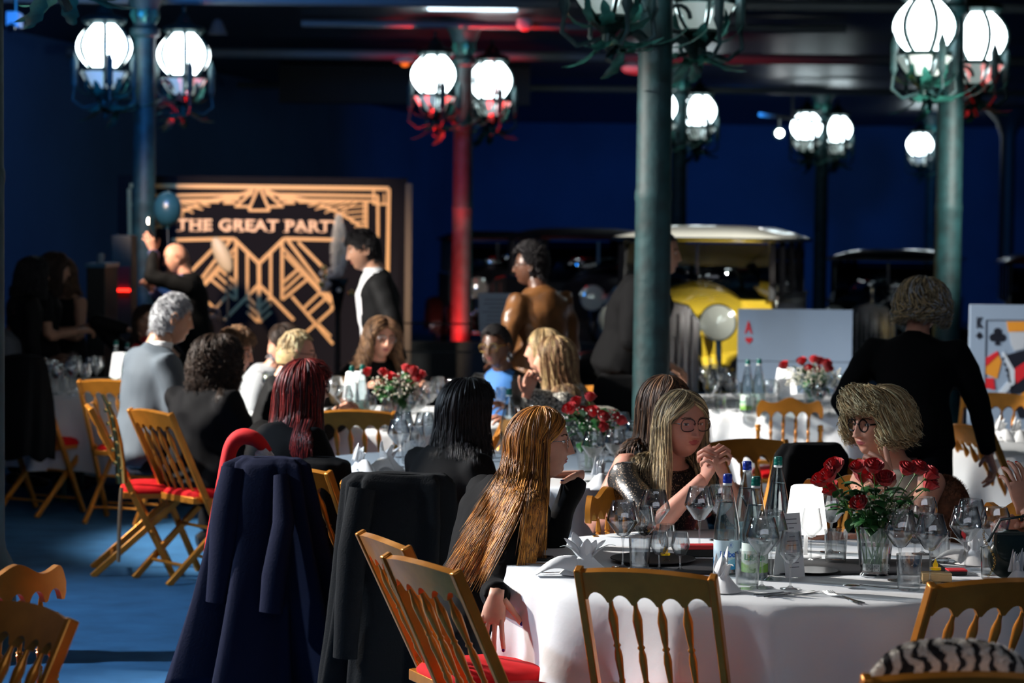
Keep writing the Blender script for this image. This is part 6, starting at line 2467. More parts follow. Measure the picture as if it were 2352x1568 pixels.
    if hr is not None:
        shz = B(0, 0, 0.40)
        cols = [(tuple(B(-0.15, 0, 0.40)), 0.070), (tuple(B(0.15, 0, 0.40)), 0.070), (tuple(B(0, 0, 0.40)), 0.095), (tuple(B(-0.08, 0, 0.42)), 0.075), (tuple(B(0.08, 0, 0.42)), 0.075),
                (tuple(B(0, -0.0, 0.28)), 0.145), (tuple(B(-0.07, 0.0, 0.26)), 0.125), (tuple(B(0.07, 0.0, 0.26)), 0.125), (tuple(B(0, 0, 0.14)), 0.135), (tuple(neck0.lerp(nb, 0.5)), 0.062)]
        for s in (-1, 1):
            sh, el, wr = joints[s]
            for f in (0.0, 0.2, 0.4, 0.6, 0.8, 1.0):
                cols.append((tuple(sh.lerp(el, f)), (0.062 - 0.012 * f) * K))
        cs_ = hr.get('cscale', 1.0)
        hair(t, Hm, hr, hmats, [(c_, r_ * cs_) for c_, r_ in cols])
    if gl is not None:
        glasses(t, Hm, **gl)
    t['_'] = 0
    del t['_']
    return t, Hm, B, joints


def L2(t, w):
    """world -> person's local coordinates"""
    m = Matrix.Translation(t[0]) @ Matrix.Rotation(t[1], 4, 'Z')
    return m.inverted() @ V(w)


def loc_of(px, d, h):
    return (gp(px, d), hdg(h))


H_blond = [hair_mat('hair_blond_a', (0.62, 0.44, 0.22)), hair_mat('hair_blond_b', (0.86, 0.68, 0.42)), hair_mat('hair_blond_c', (0.36, 0.25, 0.13))]
H_ash = [hair_mat('hair_ash_a', (0.40, 0.31, 0.18)), hair_mat('hair_ash_b', (0.70, 0.52, 0.28)), hair_mat('hair_ash_c', (0.14, 0.10, 0.06))]
H_dark = [hair_mat('hair_dark_a', (0.022, 0.013, 0.009), 0.5, 0.3), hair_mat('hair_dark_b', (0.04, 0.022, 0.014), 0.5, 0.3)]
H_blk = [hair_mat('hair_black_a', (0.006, 0.005, 0.006), 0.42, 0.35), hair_mat('hair_black_b', (0.010, 0.008, 0.010), 0.42, 0.35)]
H_red = [hair_mat('hair_red_a', (0.12, 0.010, 0.010)), hair_mat('hair_red_b', (0.26, 0.024, 0.02)), hair_mat('hair_red_c', (0.03, 0.004, 0.005))]
H_aub = [hair_mat('hair_auburn_a', (0.42, 0.16, 0.03)), hair_mat('hair_auburn_b', (0.66, 0.28, 0.05)), hair_mat('hair_auburn_c', (0.18, 0.07, 0.022))]
H_brn = [hair_mat('hair_brown_a', (0.18, 0.09, 0.045)), hair_mat('hair_brown_b', (0.32, 0.18, 0.09)), hair_mat('hair_brown_c', (0.06, 0.03, 0.018))]
H_gry = [hair_mat('hair_grey_a', (0.34, 0.35, 0.37)), hair_mat('hair_grey_b', (0.5, 0.51, 0.53)), hair_mat('hair_grey_c', (0.2, 0.2, 0.22))]
N_blue = mat('nail_blue', (0.01, 0.01, 0.22), 0.15, coat=0.6)
M_frame_b = mat('frame_black', (0.008, 0.008, 0.01), 0.2)
M_frame_br = mat('frame_brown', (0.05, 0.02, 0.02), 0.2)
M_frame_s = mat('frame_silver', (0.75, 0.76, 0.78), 0.2, 1.0)
M_frame_g = mat('frame_gold', (0.8, 0.5, 0.15), 0.2, 1.0)


def W(px, py, d, T):
    return L2(T, P(px, py, d))


# --- 1 woman with ash blonde hair, clasped hands, sequin sleeves
h1 = 150
T1 = loc_of(1490, 9.02, h1)
cl = P(1642, 1096, 8.62)
wl = L2(T1, cl + V((0.035, 0.0, 0)))
wr_ = L2(T1, cl + V((-0.035, 0.01, 0)))
upw = Matrix.Rotation(-T1[1], 3, 'Z')
def dirw_(T, v):
    return Matrix.Rotation(-T[1], 3, 'Z') @ V(v)
person('bespectacled woman with long ash blonde hair, hands clasped at her chin', 1490, 9.02, h1, lean=14, side=-2, head=(0, -5, 0), hands=(wl, wr_), poles=((-0.5, 0.4, -1), (0.5, 0.4, -1)),
       hdir=(dirw_(T1, (-0.40, -0.35, 0.85)), dirw_(T1, (0.35, -0.35, 0.88))), hup=(dirw_(T1, (1, -0.6, 0.3)), dirw_(T1, (-0.9, -0.7, 0.3))),
       hcurl=(dict(curl=(62, 60, 60, 58), side=1, thumb=(10, 5), spread=3), dict(curl=(58, 60, 62, 60), side=-1, thumb=(15, 5), spread=3)),
       skin_m=SK_pink, top=C_sequin, sleeve='short', sleeve_frac=0.9, hq=1, face=dict(smile=0.25, jaw=1.4, nose=1.05, w=1.04), look=(22, -4), neckline=0.02,
       hr=dict(n=2500, length=0.45, thick=0.020, open=66, curl=0.006, freq=9, spread=0.16, drape=(0, 0.12, -1), width=0.0026, seed=3, part=-0.1, lenvar=0.3), hmats=H_ash,
       gl=dict(shape='square', m=M_frame_br, r=0.026, temple=M_frame_s, th=0.0019), bulk=1.05)

# --- 2 woman with curly blonde hair and round black glasses
h2 = 228
T2 = loc_of(2106, 9.05, h2)
hw2 = P(2042, 1104, 8.6)
person('woman with curly blonde hair and round black glasses, hand under her chin', 2106, 9.05, h2, lean=14, head=(8, -6, 0), hands=(L2(T2, P(1945, 1240, 8.6)), L2(T2, hw2)), poles=((-0.4, 0.3, -1), (0.5, 0.3, -1)),
       hdir=(None, dirw_(T2, (-0.45, -0.25, 0.5))), hup=(None, dirw_(T2, (0.2, -1, 0.4))),
       hcurl=(None, dict(curl=(70, 68, 70, 72), side=1, thumb=(20, 0), spread=2)),
       skin_m=SK_fair, top=C_beige, sleeve='none', hq=1, face=dict(smile=-0.05, jaw=1.2, nose=1.15, w=1.0), look=(6, 0), neckline=0.03,
       hr=dict(n=3000, length=0.20, thick=0.052, open=60, curl=0.022, freq=24, spread=0.20, drape=(0, 0, -1), width=0.0021, seed=8, fringe=True, lenvar=0.5, m=24, flip=1.6), hmats=H_blond,
       gl=dict(shape='round', m=M_frame_b, r=0.0225, th=0.0028))

# --- 3 auburn haired woman, back three-quarters
h3 = 66
T3 = loc_of(1078, 8.12, h3)
person('woman with very long auburn hair and blue nails, chin on her wrist', 1078, 8.12, h3, lean=19, side=4, bulk=1.12, shoulders=1.08, head=(27, -2, 0), hands=(L2(T3, P(1326, 1090, 8.36)), L2(T3, P(1140, 1366, 7.62))), poles=((0.5, 0.6, -1), (0.2, -0.5, -0.9)),
       hdir=(dirw_(T3, (-1.0, -0.25, 0.02)), dirw_(T3, (-0.14, -0.15, -0.9))), hup=(dirw_(T3, (0.1, 0.2, 1)), dirw_(T3, (-0.3, -1, 0.1))),
       hcurl=(dict(curl=(20, 20, 25, 25), side=-1, thumb=(15, 0), spread=2), dict(curl=(10, 14, 18, 20), side=-1, thumb=(20, 5), spread=9)),
       skin_m=SK_fair, top=C_black, hq=1, face=dict(nose=1.1, jaw=0.9), look=(5, -15), nail=N_blue,
       hr=dict(n=3800, length=0.66, thick=0.018, open=74, curl=0.004, freq=7, spread=0.16, drape=(0.10, -0.60, -1), frontdrape=(0.20, -0.22, -1), pushdir=(0.9, -0.42, 0.1), cscale=1.22, width=0.0026, seed=5, part=0.0, lenvar=0.5, m=22), hmats=H_aub,
       gl=dict(shape='square', m=M_frame_s, r=0.024, th=0.0010))

# --- 4 dark brown haired neighbour behind the first woman
person('woman with straight brown hair mostly hidden behind the ash blonde one, bare pink arm', 1468, 9.5, 120, lean=6, head=(10, -4, 0), hands=((-0.2, 0.3, 0.8), (0.27, 0.22, 0.74)), skin_m=SK_pink, top=C_black2, sleeve='none', hq=0,
       hr=dict(n=1400, length=0.45, thick=0.018, open=64, curl=0.003, spread=0.08, seed=15, width=0.0032), hmats=H_brn[::2] + [H_dark[1]])

# --- 5 black bob
person('person with a glossy black bob seen from behind, black top', 1018, 9.75, 48, lean=6, head=(6, -6, 0), skin_m=SK_tan, top=C_black, hq=0, bulk=1.12, zoff=-0.05,
       hr=dict(n=2300, pushdir=(.74, -.67, 0), length=0.32, thick=0.030, open=60, curl=0.003, spread=0.22, seed=25, width=0.0032, drape=(0, 0, -1), lenvar=0.2, fringe=True), hmats=H_blk)
# --- 6 red hair
person('woman with long dark red hair seen from behind beside the navy coat', 645, 10.15, 52, lean=5, head=(14, -3, 0), skin_m=SK_tan, top=C_black, hq=0, bulk=1.32,
       hr=dict(n=3000, pushdir=(.79, -.62, 0), length=0.64, thick=0.022, open=60, curl=0.005, spread=0.16, seed=35, width=0.003, drape=(-0.12, -0.1, -1), lenvar=0.3, fringe=True), hmats=H_red, gl=dict(shape='square', m=M_frame_b, r=0.024))
# --- 7 puffer
person('person with dark curly hair in a black padded coat, seen from behind', 464, 12.7, 42, lean=4, head=(5, -4, 0), skin_m=SK_tan, top=C_puff, hq=0, zoff=-0.03, bulk=1.4, torso_noise=0.012,
       hr=dict(n=2400, pushdir=(.67, -.74, 0), length=0.33, thick=0.050, open=58, curl=0.020, freq=24, spread=0.4, seed=45, width=0.0034, lenvar=0.5, m=20, flip=1.5), hmats=H_dark)
# --- 8 grey suited man
t8, H8, B8, J8 = person('grey haired man in a grey blue suit seen from behind his shoulder', 330, 13.35, 60, lean=7, head=(8, -10, 0), skin_m=SK_tan, top=C_greys, hq=0, bulk=1.15, sc=1.15, shoulders=1.05, neckline=0.0,
       hr=dict(n=2600, short=0.042, comb=(0.3, 0.4, 0.1), lift=0.1, m=6, seed=55, width=0.0022), hmats=H_gry, split=(C_white, 0.05, 0.2))
# --- 9 blonde with clip
person('woman with blonde updo and glasses, hands raised before her', 612, 13.05, 78, lean=10, head=(8, -6, 0), hands=((-0.12, 0.40, 0.82), (0.10, 0.42, 0.80)), skin_m=SK_fair, top=C_black2, hq=0,
       hr=dict(n=1300, length=0.0, thick=0.028, open=64, curl=0.006, freq=14, seed=65, width=0.0034, gather=(0, -0.07, 0.12)), hmats=H_blond, gl=dict(shape='oval', m=M_frame_b, r=0.024))
# --- 10 brown hair behind suit
person('person with short light brown hair and glasses half hidden by the grey haired man', 455, 13.6, 95, lean=14, head=(5, -12, 0), skin_m=SK_fair, top=C_white, hq=0,
       hr=dict(n=2400, short=0.06, comb=(0.5, 0.3, 0.2), lift=0.5, m=7, seed=75, width=0.0026), hmats=H_brn, gl=dict(shape='oval', m=M_frame_b, r=0.024))
# --- 11 light grey jumper leaning + dark hair
person('person in a light grey jumper leaning in behind the blonde updo', 545, 14.9, 100, pose='sit', lean=26, head=(0, -20, 0), skin_m=SK_fair, top=C_lgrey, hq=0, bulk=1.15,
       hr=dict(n=1600, short=0.05, m=6, seed=85, width=0.0028), hmats=H_gry)
person('woman with long dark hair leaning in behind the blonde updo', 738, 14.7, 262, lean=14, head=(0, -16, 0), skin_m=SK_fair, top=C_black2, hq=0,
       hr=dict(n=1200, length=0.42, thick=0.020, open=60, seed=95, width=0.0036, spread=0.2), hmats=H_dark)
# --- 12 hand at face, dim
person('dark haired woman with a hand at her cheek behind the dim flowers', 338, 17.6, 172, lean=14, head=(-4, -2, 0), hands=((-0.22, 0.26, 0.9), (0.12, 0.20, 1.08)), skin_m=SK_tan, top=C_black2, hq=0,
       hr=dict(n=1300, length=0.44, thick=0.028, open=60, seed=105, width=0.004, curl=0.006, spread=0.2), hmats=H_dark)
# --- 13 curly brown with glasses
person('woman with wavy brown hair and thin glasses behind the lit roses', 858, 15.1, 152, lean=6, head=(4, -8, -4), hands=((-0.24, 0.3, 0.84), (0.22, 0.3, 0.84)), skin_m=SK_fair, top=C_black2, hq=0, face=dict(smile=0.3),
       hr=dict(n=1900, length=0.40, thick=0.040, open=60, curl=0.016, freq=16, seed=115, width=0.0038, spread=0.35, lenvar=0.4, m=20), hmats=H_brn, gl=dict(shape='oval', m=M_frame_s, r=0.024))
# --- 14 hoop earrings
t14, H14, B14, J14 = person('woman with cropped black hair, gold glasses and hoop earrings in a black leather jacket', 1168, 14.2, 205, lean=6, head=(6, -8, 4), hands=((-0.2, 0.34, 0.80), (0.2, 0.3, 0.80)), skin_m=SK_brown, top=C_bleather, hq=0, face=dict(smile=0.4),
       hr=dict(n=2200, short=0.02, m=5, seed=125, width=0.003, lift=0.8), hmats=H_blk, gl=dict(shape='square', m=M_frame_g, r=0.026, th=0.0022), split=(C_blue, 0.09, 0.05))
for s in (-1, 1):
    e = MB()
    e.tube([H14 @ V((s * 0.083, 0.004 + 0.022 * math.sin(a), -0.058 + 0.028 * math.cos(a))) for a in [i * 2 * PI / 16 for i in range(17)]], 0.0035, 6, cap=False)
    e.build('hoop_earring', M_frame_s, t14)
# --- 15 long blonde-brown hair, hand at mouth
T15 = loc_of(1338, 12.75, 285)
person('woman with long light brown hair in a black and white knit, hand at her mouth', 1338, 12.75, 285, lean=8, head=(-4, -2, 0), hands=(L2(T15, P(1185, 985, 12.4)), L2(T15, P(1203, 905, 12.45))), poles=((-0.4, 0.3, -1), (0.4, 0.4, -1)), skin_m=SK_fair, top=C_tweed, hq=0,
       hdir=(None, dirw_(T15, (0.25, 0.1, 1))), hcurl=(None, dict(curl=(50, 55, 60, 60), side=1)),
       hr=dict(n=1900, length=0.46, thick=0.020, open=60, curl=0.005, seed=135, width=0.0034, spread=0.12, drape=(0, -0.25, -1)), hmats=H_brn[:2] + [H_blond[0]])
person('fair woman half hidden behind the one with her hand at her mouth', 1300, 13.6, 278, lean=5, head=(0, -2, 0), skin_m=SK_fair, top=C_black2, hq=0,
       hr=dict(n=900, length=0.10, thick=0.020, open=62, seed=145, width=0.0036), hmats=H_blond[::2])
# --- 16 brown leather jacket
person('bearded standing man in a brown leather jacket and black framed glasses', 1248, 15.2, 318, pose='stand', lean=3, head=(-40, -3, 0), hands=((-0.24, 0.18, 0.98), (0.22, 0.16, 0.86)), skin_m=SK_brown, top=C_leather, hq=0, bulk=1.22, sc=1.03, shoulders=1.05, torso_noise=0.010,
       hr=dict(n=2600, short=0.035, m=5, seed=155, width=0.003, lift=1.0), hmats=H_blk, gl=dict(shape='square', m=M_frame_b, r=0.025))
# --- 17 black suit
t17, H17, B17, J17 = person('standing dark haired man in a black suit and white shirt looking down', 880, 15.9, 262, pose='stand', lean=4, head=(-2, -16, 0), hands=((-0.22, 0.10, 0.90), (0.22, 0.14, 0.86)), skin_m=SK_tan, top=C_black2, hq=0, sc=1.09, bulk=1.08, brow=M_browd, split=(C_white, 0.10, 0.0),
       hr=dict(n=2800, short=0.05, comb=(0.1, 0.3, 0.2), m=6, seed=165, width=0.003, lift=0.25), hmats=H_blk)
for tt, BB in ((t8, B8), (t17, B17)):
    cm = MB()
    for k in range(3):
        cm.tube([BB((0.066 - 0.004 * k) * math.sin(a), (0.062 - 0.004 * k) * math.cos(a) + 0.012 + 0.006 * k, 0.485 + 0.012 * k) for a in [2 * PI * i / 24 for i in range(25)]], 0.010, 6, cap=False)
    cm.build('shirt_collar', C_white, tt, angle=180)
# --- 18 bald man raising phone
t18, H18, B18, J18 = person('standing bald man in navy holding up a lit phone by the column', 452, 19.2, 268, pose='stand', lean=8, head=(-4, -14, 0), hands=((-0.04, 0.33, 1.60), (0.06, 0.36, 1.30)), poles=((-0.6, 0.2, -0.8), (0.6, 0, -0.8)), skin_m=SK_fair, top=C_black2, split=(C_purple, 0.16, 0.15), hq=0, sc=1.02, bulk=1.15,
       hdir=((0, 0.35, 1), None))
t = thing('smartphone', 'phone with its flash lit held up by the bald man', 'phone', t18.matrix_basis @ (V((-0.04, 0.36, 1.80))), hdg(268))
MB().box((0, 0, 0), (0.075, 0.009, 0.15)).build('body', M_black, t, bevel=0.003)
MB().ell((0.0, 0.008, 0.03), (0.035, 0.012, 0.028)).build('flash', mat('flash_white', (1, 1, 1), em=14, emc=(1, 0.9, 0.75)), t)
person('person in a white and navy top in front of the bald man, behind the column', 372, 20.4, 95, pose='stand', lean=10, head=(0, -8, 0), hands=((-0.1, 0.4, 1.16), (0.1, 0.42, 1.12)), skin_m=SK_tan, top=C_lgrey, hq=0, sc=0.95,
       hr=dict(n=700, length=0.22, thick=0.02, open=60, seed=175, width=0.0045), hmats=H_dark)
# --- 19 group in the dark
person('woman with long dark hair in a black dress, second of the dim standing three', 98, 17.4, 80, pose='stand', lean=2, head=(4, -8, 0), hands=((-0.10, 0.30, 1.12), (0.14, 0.26, 1.10)), skin_m=SK_tan, top=C_black2, sleeve='short', hq=0, sc=0.97,
       hr=dict(n=1100, length=0.32, thick=0.03, open=58, curl=0.008, freq=14, seed=185, width=0.0045), hmats=H_dark)
person('woman with wavy brown hair in a black dress, facing out of the dim standing three', 158, 18.0, 225, pose='stand', lean=0, head=(-6, -2, 0), hands=((-0.10, 0.26, 1.1), (0.12, 0.24, 1.08)), skin_m=SK_tan, top=C_black2, sleeve='none', hq=0, sc=0.94, neckline=0.04,
       hr=dict(n=1100, length=0.32, thick=0.026, open=60, curl=0.010, freq=16, seed=195, width=0.0045, spread=0.2), hmats=H_brn[::2])
person('person with dark curly hair seen from behind among the dim standing three', 52, 16.9, 60, pose='stand', lean=2, head=(4, -4, 0), skin_m=SK_tan, top=C_black2, hq=0, sc=0.95,
       hr=dict(n=1100, length=0.30, thick=0.04, open=58, curl=0.014, freq=20, seed=205, width=0.0045, spread=0.3), hmats=H_blk)
person('seated dark skinned man in a light jumper in the dim corner', 22, 16.9, 95, lean=2, head=(6, -2, 0), hands=((-0.2, 0.32, 0.82), (0.2, 0.32, 0.82)), skin_m=SK_brown, top=mat('cloth_dim_grey', (0.10, 0.11, 0.13), 0.9), hq=0, bulk=1.2, sc=1.06,
       hr=dict(n=1400, short=0.015, m=4, seed=215, width=0.003, lift=0.8), hmats=H_blk)
# --- 20 big dark figure behind the column
person('tall standing man in black, his head hidden behind the thick teal column', 1440, 14.9, 98, pose='stand', lean=13, head=(0, -4, 0), hands=((-0.24, -0.05, 0.84), (0.30, 0.26, 0.94)), skin_m=SK_tan, top=C_black, hq=0, sc=1.10, bulk=1.5, shoulders=1.15,
       hr=dict(n=1400, short=0.02, m=4, seed=225, width=0.003), hmats=H_blk)
# --- 21 standing blazer
T21 = loc_of(2105, 11.2, 25)
person('tall standing person with tousled grey blonde hair in a black blazer, seen from behind', 2105, 11.2, 25, pose='stand', lean=3, head=(8, -10, 0), hands=((-0.28, 0.10, 0.92), L2(T21, P(2292, 1070, 11.25))), poles=(None, (0.6, -0.4, 0.1)), skin_m=SK_fair, top=C_black, hq=0, bulk=1.18, shoulders=1.14, sc=0.965, torso_noise=0.004,
       hr=dict(n=3000, length=0.21, thick=0.052, open=55, curl=0.020, freq=20, seed=235, width=0.0034, spread=0.25, lenvar=0.5, m=20, flip=1.5), hmats=[H_ash[0], H_gry[1], H_ash[1], H_ash[2]])
# --- 22 person at the right edge
T22 = loc_of(2560, 8.5, 262)
t22, H22, B22, J22 = person('person cropped by the edge of the view, bracelet on the wrist and red nails', 2560, 8.5, 262, lean=6, hands=(L2(T22, P(2347, 1165, 8.3)), L2(T22, P(2330, 1210, 8.35))), skin_m=SK_fair, top=C_black2, sleeve='short', hq=0, nail=mat('nail_red', (0.5, 0.01, 0.01), 0.2),
       hdir=(dirw_(T22, (-0.2, 0, 1)), None), hr=dict(n=600, length=0.2, thick=0.02, seed=245, width=0.004), hmats=H_dark)
wj = J22[-1][2]
e = MB()
fw = (J22[-1][2] - J22[-1][1]).normalized()
for k in range(14):
    a = 2 * PI * k / 14
    x_ = fw.orthogonal().normalized()
    y_ = fw.cross(x_)
    e.ell(wj - fw * 0.03 + (x_ * math.cos(a) + y_ * math.sin(a)) * 0.032, 0.006, 8, 5)
e.build('bracelet', M_frame_b, t22, kind='stuff')


# ---------------------------------------------------------------- coats on chairs and other cloth
def coat(name, label, cat, loc, rz, prof, m, folds=9, amp=0.03, seed=1, arms=True, hem=0.02):
    """draped coat; prof: (z, half width, half depth, y offset, x offset)"""
    t = thing(name, label, cat, loc, rz)
    r_ = random.Random(seed)
    ph = [r_.uniform(0, 6.28) for _ in range(5)]
    P_ = prof
    def fn(u, v):
        i = v * (len(P_) - 1)
        k = min(int(i), len(P_) - 2)
        f = i - k
        z, wx, wy, yo, xo = [P_[k][q] + (P_[k + 1][q] - P_[k][q]) * f for q in range(5)]
        a = 2 * PI * u
        g = v ** 1.1
        fo = math.sin(folds * a + ph[0] + 1.2 * math.sin(2 * a + ph[1])) + 0.5 * math.sin((folds * 1.7) * a + ph[2] + 2 * v)
        rr_ = 1 + amp / 0.15 * g * fo * 0.5
        ca, sa = math.cos(a), math.sin(a)
        e = 0.6
        return (xo + wx * math.copysign(abs(ca) ** e, ca) * rr_, yo + wy * math.copysign(abs(sa) ** 0.8, sa) * rr_, z + hem * g * math.sin(5 * a + ph[3]))
    b = MB().grid(fn, 120, 40, closed=True)
    b.build('coat_body', m, t, angle=180, solid=0.006)
    return t


xn = coat('coat', 'long navy coat hanging over the chair of the red haired woman down to the carpet', 'coat', gp(610, 9.42), R(-14),
          [(0.935, 0.06, 0.02, 0, 0.02), (0.94, 0.12, 0.04, 0, 0.02), (0.915, 0.155, 0.055, 0, 0.01), (0.80, 0.17, 0.07, 0, 0.01), (0.6, 0.19, 0.09, 0, 0.02), (0.4, 0.215, 0.115, 0, 0.03), (0.2, 0.245, 0.14, 0, 0.04), (0.05, 0.265, 0.155, 0, 0.05)], C_navy, 7, 0.13, 4)
coat('cardigan', 'long black cardigan hanging down beside the navy coat over the chair side', 'cardigan', gp(745, 9.85), R(-6),
     [(0.90, 0.05, 0.04, 0, 0), (0.88, 0.11, 0.08, 0, 0), (0.7, 0.13, 0.1, 0, 0), (0.45, 0.125, 0.1, 0, -0.01), (0.2, 0.10, 0.09, 0, -0.04), (0.08, 0.09, 0.08, 0, -0.05)], C_black, 6, 0.04, 31)
def sleeve(t, pts, rad, m, name='sleeve'):
    MB().tube(pts, rad, 14).build(name, m, t, angle=60)
sleeve(xn, [(0.09, -0.06, 0.88), (0.12, -0.11, 0.7), (0.10, -0.16, 0.5), (0.09, -0.165, 0.36)], [(0.03, 0.02), (0.045, 0.03), (0.05, 0.03), (0.048, 0.028)], C_navy)
sleeve(xn, [(-0.11, -0.05, 0.9), (-0.13, -0.09, 0.7), (-0.14, -0.11, 0.5), (-0.15, -0.12, 0.38)], [(0.05, 0.03), (0.06, 0.035), (0.05, 0.03), (0.045, 0.028)], C_navy)
xc = coat('coat', 'charcoal coat hanging over the chair of the black bobbed person', 'coat', gp(925, 8.95), R(-6),
          [(0.925, 0.08, 0.02, 0, 0.0), (0.93, 0.17, 0.05, 0, 0), (0.90, 0.20, 0.065, 0, 0), (0.75, 0.205, 0.08, 0, 0.0), (0.55, 0.205, 0.09, 0, -0.01), (0.35, 0.21, 0.10, 0, -0.02), (0.15, 0.22, 0.11, 0, -0.03), (0.06, 0.22, 0.11, 0, -0.03)], C_char, 7, 0.09, 9)
sleeve(xc, [(-0.13, -0.08, 0.88), (-0.16, -0.12, 0.65), (-0.17, -0.14, 0.45), (-0.18, -0.14, 0.26)], [(0.05, 0.03), (0.055, 0.035), (0.05, 0.03), (0.045, 0.028)], C_char)
coat('coat', 'dark coat heaped over a chair at the dim side table', 'coat', gp(50, 15.1), R(-20),
     [(1.02, 0.06, 0.03, 0, 0), (1.0, 0.14, 0.08, 0, 0), (0.93, 0.17, 0.1, 0, 0), (0.75, 0.19, 0.13, 0, 0), (0.55, 0.2, 0.14, 0, 0), (0.38, 0.19, 0.13, 0, 0)], C_black, 6, 0.03, 12)
coat('coat', 'black coat over the golden chair behind the glowing white lamp', 'coat', gp(1872, 10.2), R(18),
     [(0.95, 0.08, 0.02, 0, 0), (0.945, 0.13, 0.04, 0, 0), (0.90, 0.165, 0.06, 0, 0), (0.8, 0.185, 0.07, 0, 0), (0.6, 0.19, 0.08, 0, 0), (0.4, 0.19, 0.08, 0, 0)], C_black, 6, 0.02, 13)
coat('coat', 'black jacket hung on the chair back beside the thick teal column', 'coat', gp(1425, 14.3), R(10),
     [(0.98, 0.06, 0.02, 0, 0), (0.97, 0.12, 0.05, 0, 0), (0.92, 0.15, 0.07, 0, 0), (0.7, 0.17, 0.09, 0, 0), (0.45, 0.18, 0.09, 0, 0)], C_black, 6, 0.02, 14)


# zebra fur and white fur, brown fur: solid cloth with short hair pieces
def fur(name, label, cat, loc, rz, rad, m, n, ln, parts='fur_body', seed=1, hm=None):
    t = thing(name, label, cat, loc, rz)
    def fn(u, v):
        a = 2 * PI * u
        th = PI * (-0.5 + v)
        ca, sa, ct, st_ = math.cos(a), math.sin(a), math.cos(th), math.sin(th)
        w_ = 1 + 0.06 * math.sin(3 * a + 4 * v) + 0.04 * math.sin(7 * a - 5 * v)
        return (rad[0] * math.copysign(abs(ca) ** 0.8, ca) * ct ** 0.6 * w_, rad[1] * sa * ct ** 0.6 * w_, rad[2] * (1 + st_))
    b = MB().grid(fn, 64, 40, closed=True)
    b.build(parts, m, t, angle=180)
    r_ = random.Random(seed)
    q = MB()
    for k in range(n):
        u, v = r_.random(), r_.uniform(0.35, 0.99)
        p = V(fn(u, v))
        nr_ = V((p.x / rad[0] ** 2, p.y / rad[1] ** 2, (p.z - rad[2]) / rad[2] ** 2)).normalized()
        d = (nr_ + V((r_.uniform(-0.7, 0.7), r_.uniform(-0.7, 0.7), r_.uniform(-0.7, 0.3)))).normalized() * ln
        w_ = V((d.y, -d.x, 0.001)).normalized() * 0.0012
        q.add([p - nr_ * 0.002 - w_, p - nr_ * 0.002 + w_, p + d], [(0, 1, 2)])
    q.build('pile', m, t, kind='stuff', smooth=False)
    return t


ztop = P(2215, 1475, 5.45).z
fur('fur_coat', 'zebra striped fur coat over the chair at the lower edge', 'coat', gp(2200, 5.40) + V((0, 0, ztop - 0.61)), R(8), (0.245, 0.10, 0.31), C_zebra, 26000, 0.008)
M_bfur = mat('brown_fur', (0.16, 0.06, 0.025), 0.8, var=0.4, scale=60)
fz = G(2175, 1285, ZT)
fur('fur_stole', 'brown fur stole bunched behind the glasses near the handbag', 'stole', gp(2172, 8.95) + V((0, 0, 0.60)), 0, (0.11, 0.07, 0.17), M_bfur, 9000, 0.014, seed=3)
M_wfur = mat('white_fur', (0.6, 0.58, 0.52), 0.9, var=0.2, scale=30)
fur('fur_stole', 'white fur lying over the golden chair beside the black and white knit', 'stole', gp(1388, 13.0) + V((0, 0, 0.72)), 0, (0.10, 0.08, 0.08), M_wfur, 5000, 0.014, seed=4)

fur('plush_toy', 'beige fluffy plush toy at the edge of the brilliantly lit table', 'toy', G(778, 930, ZT), 0, (0.085, 0.07, 0.085), mat('beige_plush', (0.55, 0.38, 0.2), 0.9, var=0.2, scale=30), 4000, 0.014, seed=6)
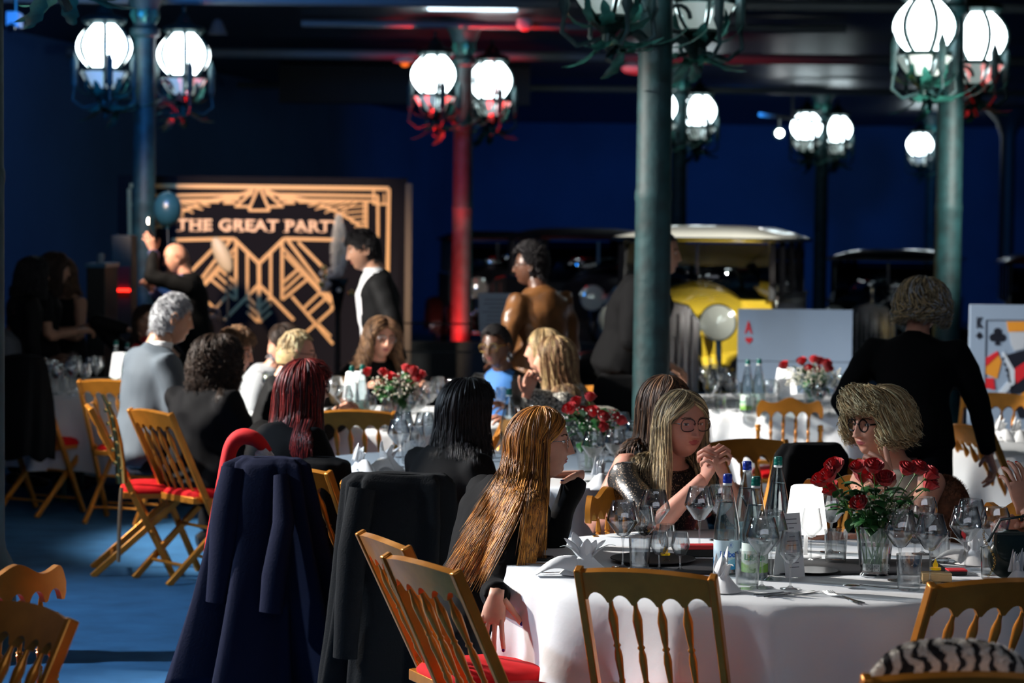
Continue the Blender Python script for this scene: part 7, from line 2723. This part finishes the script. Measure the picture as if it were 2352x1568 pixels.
# red santa hat
t = thing('santa_hat', 'red felt hat with white pompom hanging beside the navy coat', 'hat', gp(560, 9.6), 0)
def rp(px, py, dd=0.0):
    return P(px, py, 9.6 + dd) - V(gp(560, 9.6))
M_rf = mat('red_felt', (0.62, 0.006, 0.008), 0.85)
def smooth_path(pts, rad, k=5):
    a = np.array([tuple(p) for p in pts])
    r_ = np.array(rad)
    t0 = np.arange(len(a))
    t1 = np.linspace(0, len(a) - 1, (len(a) - 1) * k + 1)
    b = np.stack([np.interp(t1, t0, a[:, i]) for i in range(3)], 1)
    q = np.stack([np.interp(t1, t0, r_[:, i]) for i in range(2)], 1)
    for _ in range(6):
        b[1:-1] = (b[:-2] + 2 * b[1:-1] + b[2:]) / 4
        q[1:-1] = (q[:-2] + 2 * q[1:-1] + q[2:]) / 4
    return [V(x) for x in b], [tuple(x) for x in q]
sp_pts, sp_rad = smooth_path([rp(616, 1040), rp(592, 1008), rp(555, 998), rp(530, 1020), rp(520, 1070), rp(505, 1140), rp(485, 1230), rp(468, 1320), rp(457, 1362)], [(0.02, 0.02), (0.03, 0.04), (0.034, 0.035), (0.030, 0.03), (0.028, 0.028), (0.024, 0.02), (0.02, 0.018), (0.015, 0.014), (0.008, 0.008)])
MB().tube(sp_pts, sp_rad, 14).build('felt_cone', M_rf, t, angle=80)
M_wp = mat('white_plush', (0.75, 0.74, 0.74), 0.95, bump=0.6, bscale=90)
MB().ell(rp(451, 1383), (0.018, 0.018, 0.030), 14, 10).build('pompom', M_wp, t)
MB().tube([rp(618, 1034), rp(600, 1052), rp(592, 1060)], [0.03, 0.034, 0.02], 12).build('brim', M_wp, t)
t = thing('saxophone', 'brass saxophone propped against the chair of the grey suited man', 'instrument', gp(268, 12.5), R(10))
M_brass = mat('brass', (0.75, 0.48, 0.15), 0.2, 1.0)
def sp_(px, py):
    return P(px, py, 12.5) - V(gp(268, 12.5))
if True:
    MB().tube([sp_(236, 905), sp_(246, 925), sp_(262, 965), sp_(272, 1020), sp_(276, 1060), sp_(279, 1110)], [0.008, 0.012, 0.018, 0.024, 0.026, 0.03], 12).build('tube_body', M_brass, t)
    k = MB()
    for i in range(12):
        q = sp_(246 + 2.6 * i, 925 + 15 * i)
        k.lathe([(0, 0.03), (0.010, 0.028), (0.011, 0.022), (0, 0.02)], 10, c=q + V((0.012 * (-1) ** i, -0.03, 0)), rot=Matrix.Rotation(R(90), 3, 'X'))
    k.build('keys', M_brass, t, kind='stuff')
    MB().tube([sp_(279, 1120), sp_(277, 1145), sp_(274, 1200), sp_(272, 1290)], 0.01, 8).build('stand', M_wood, t)
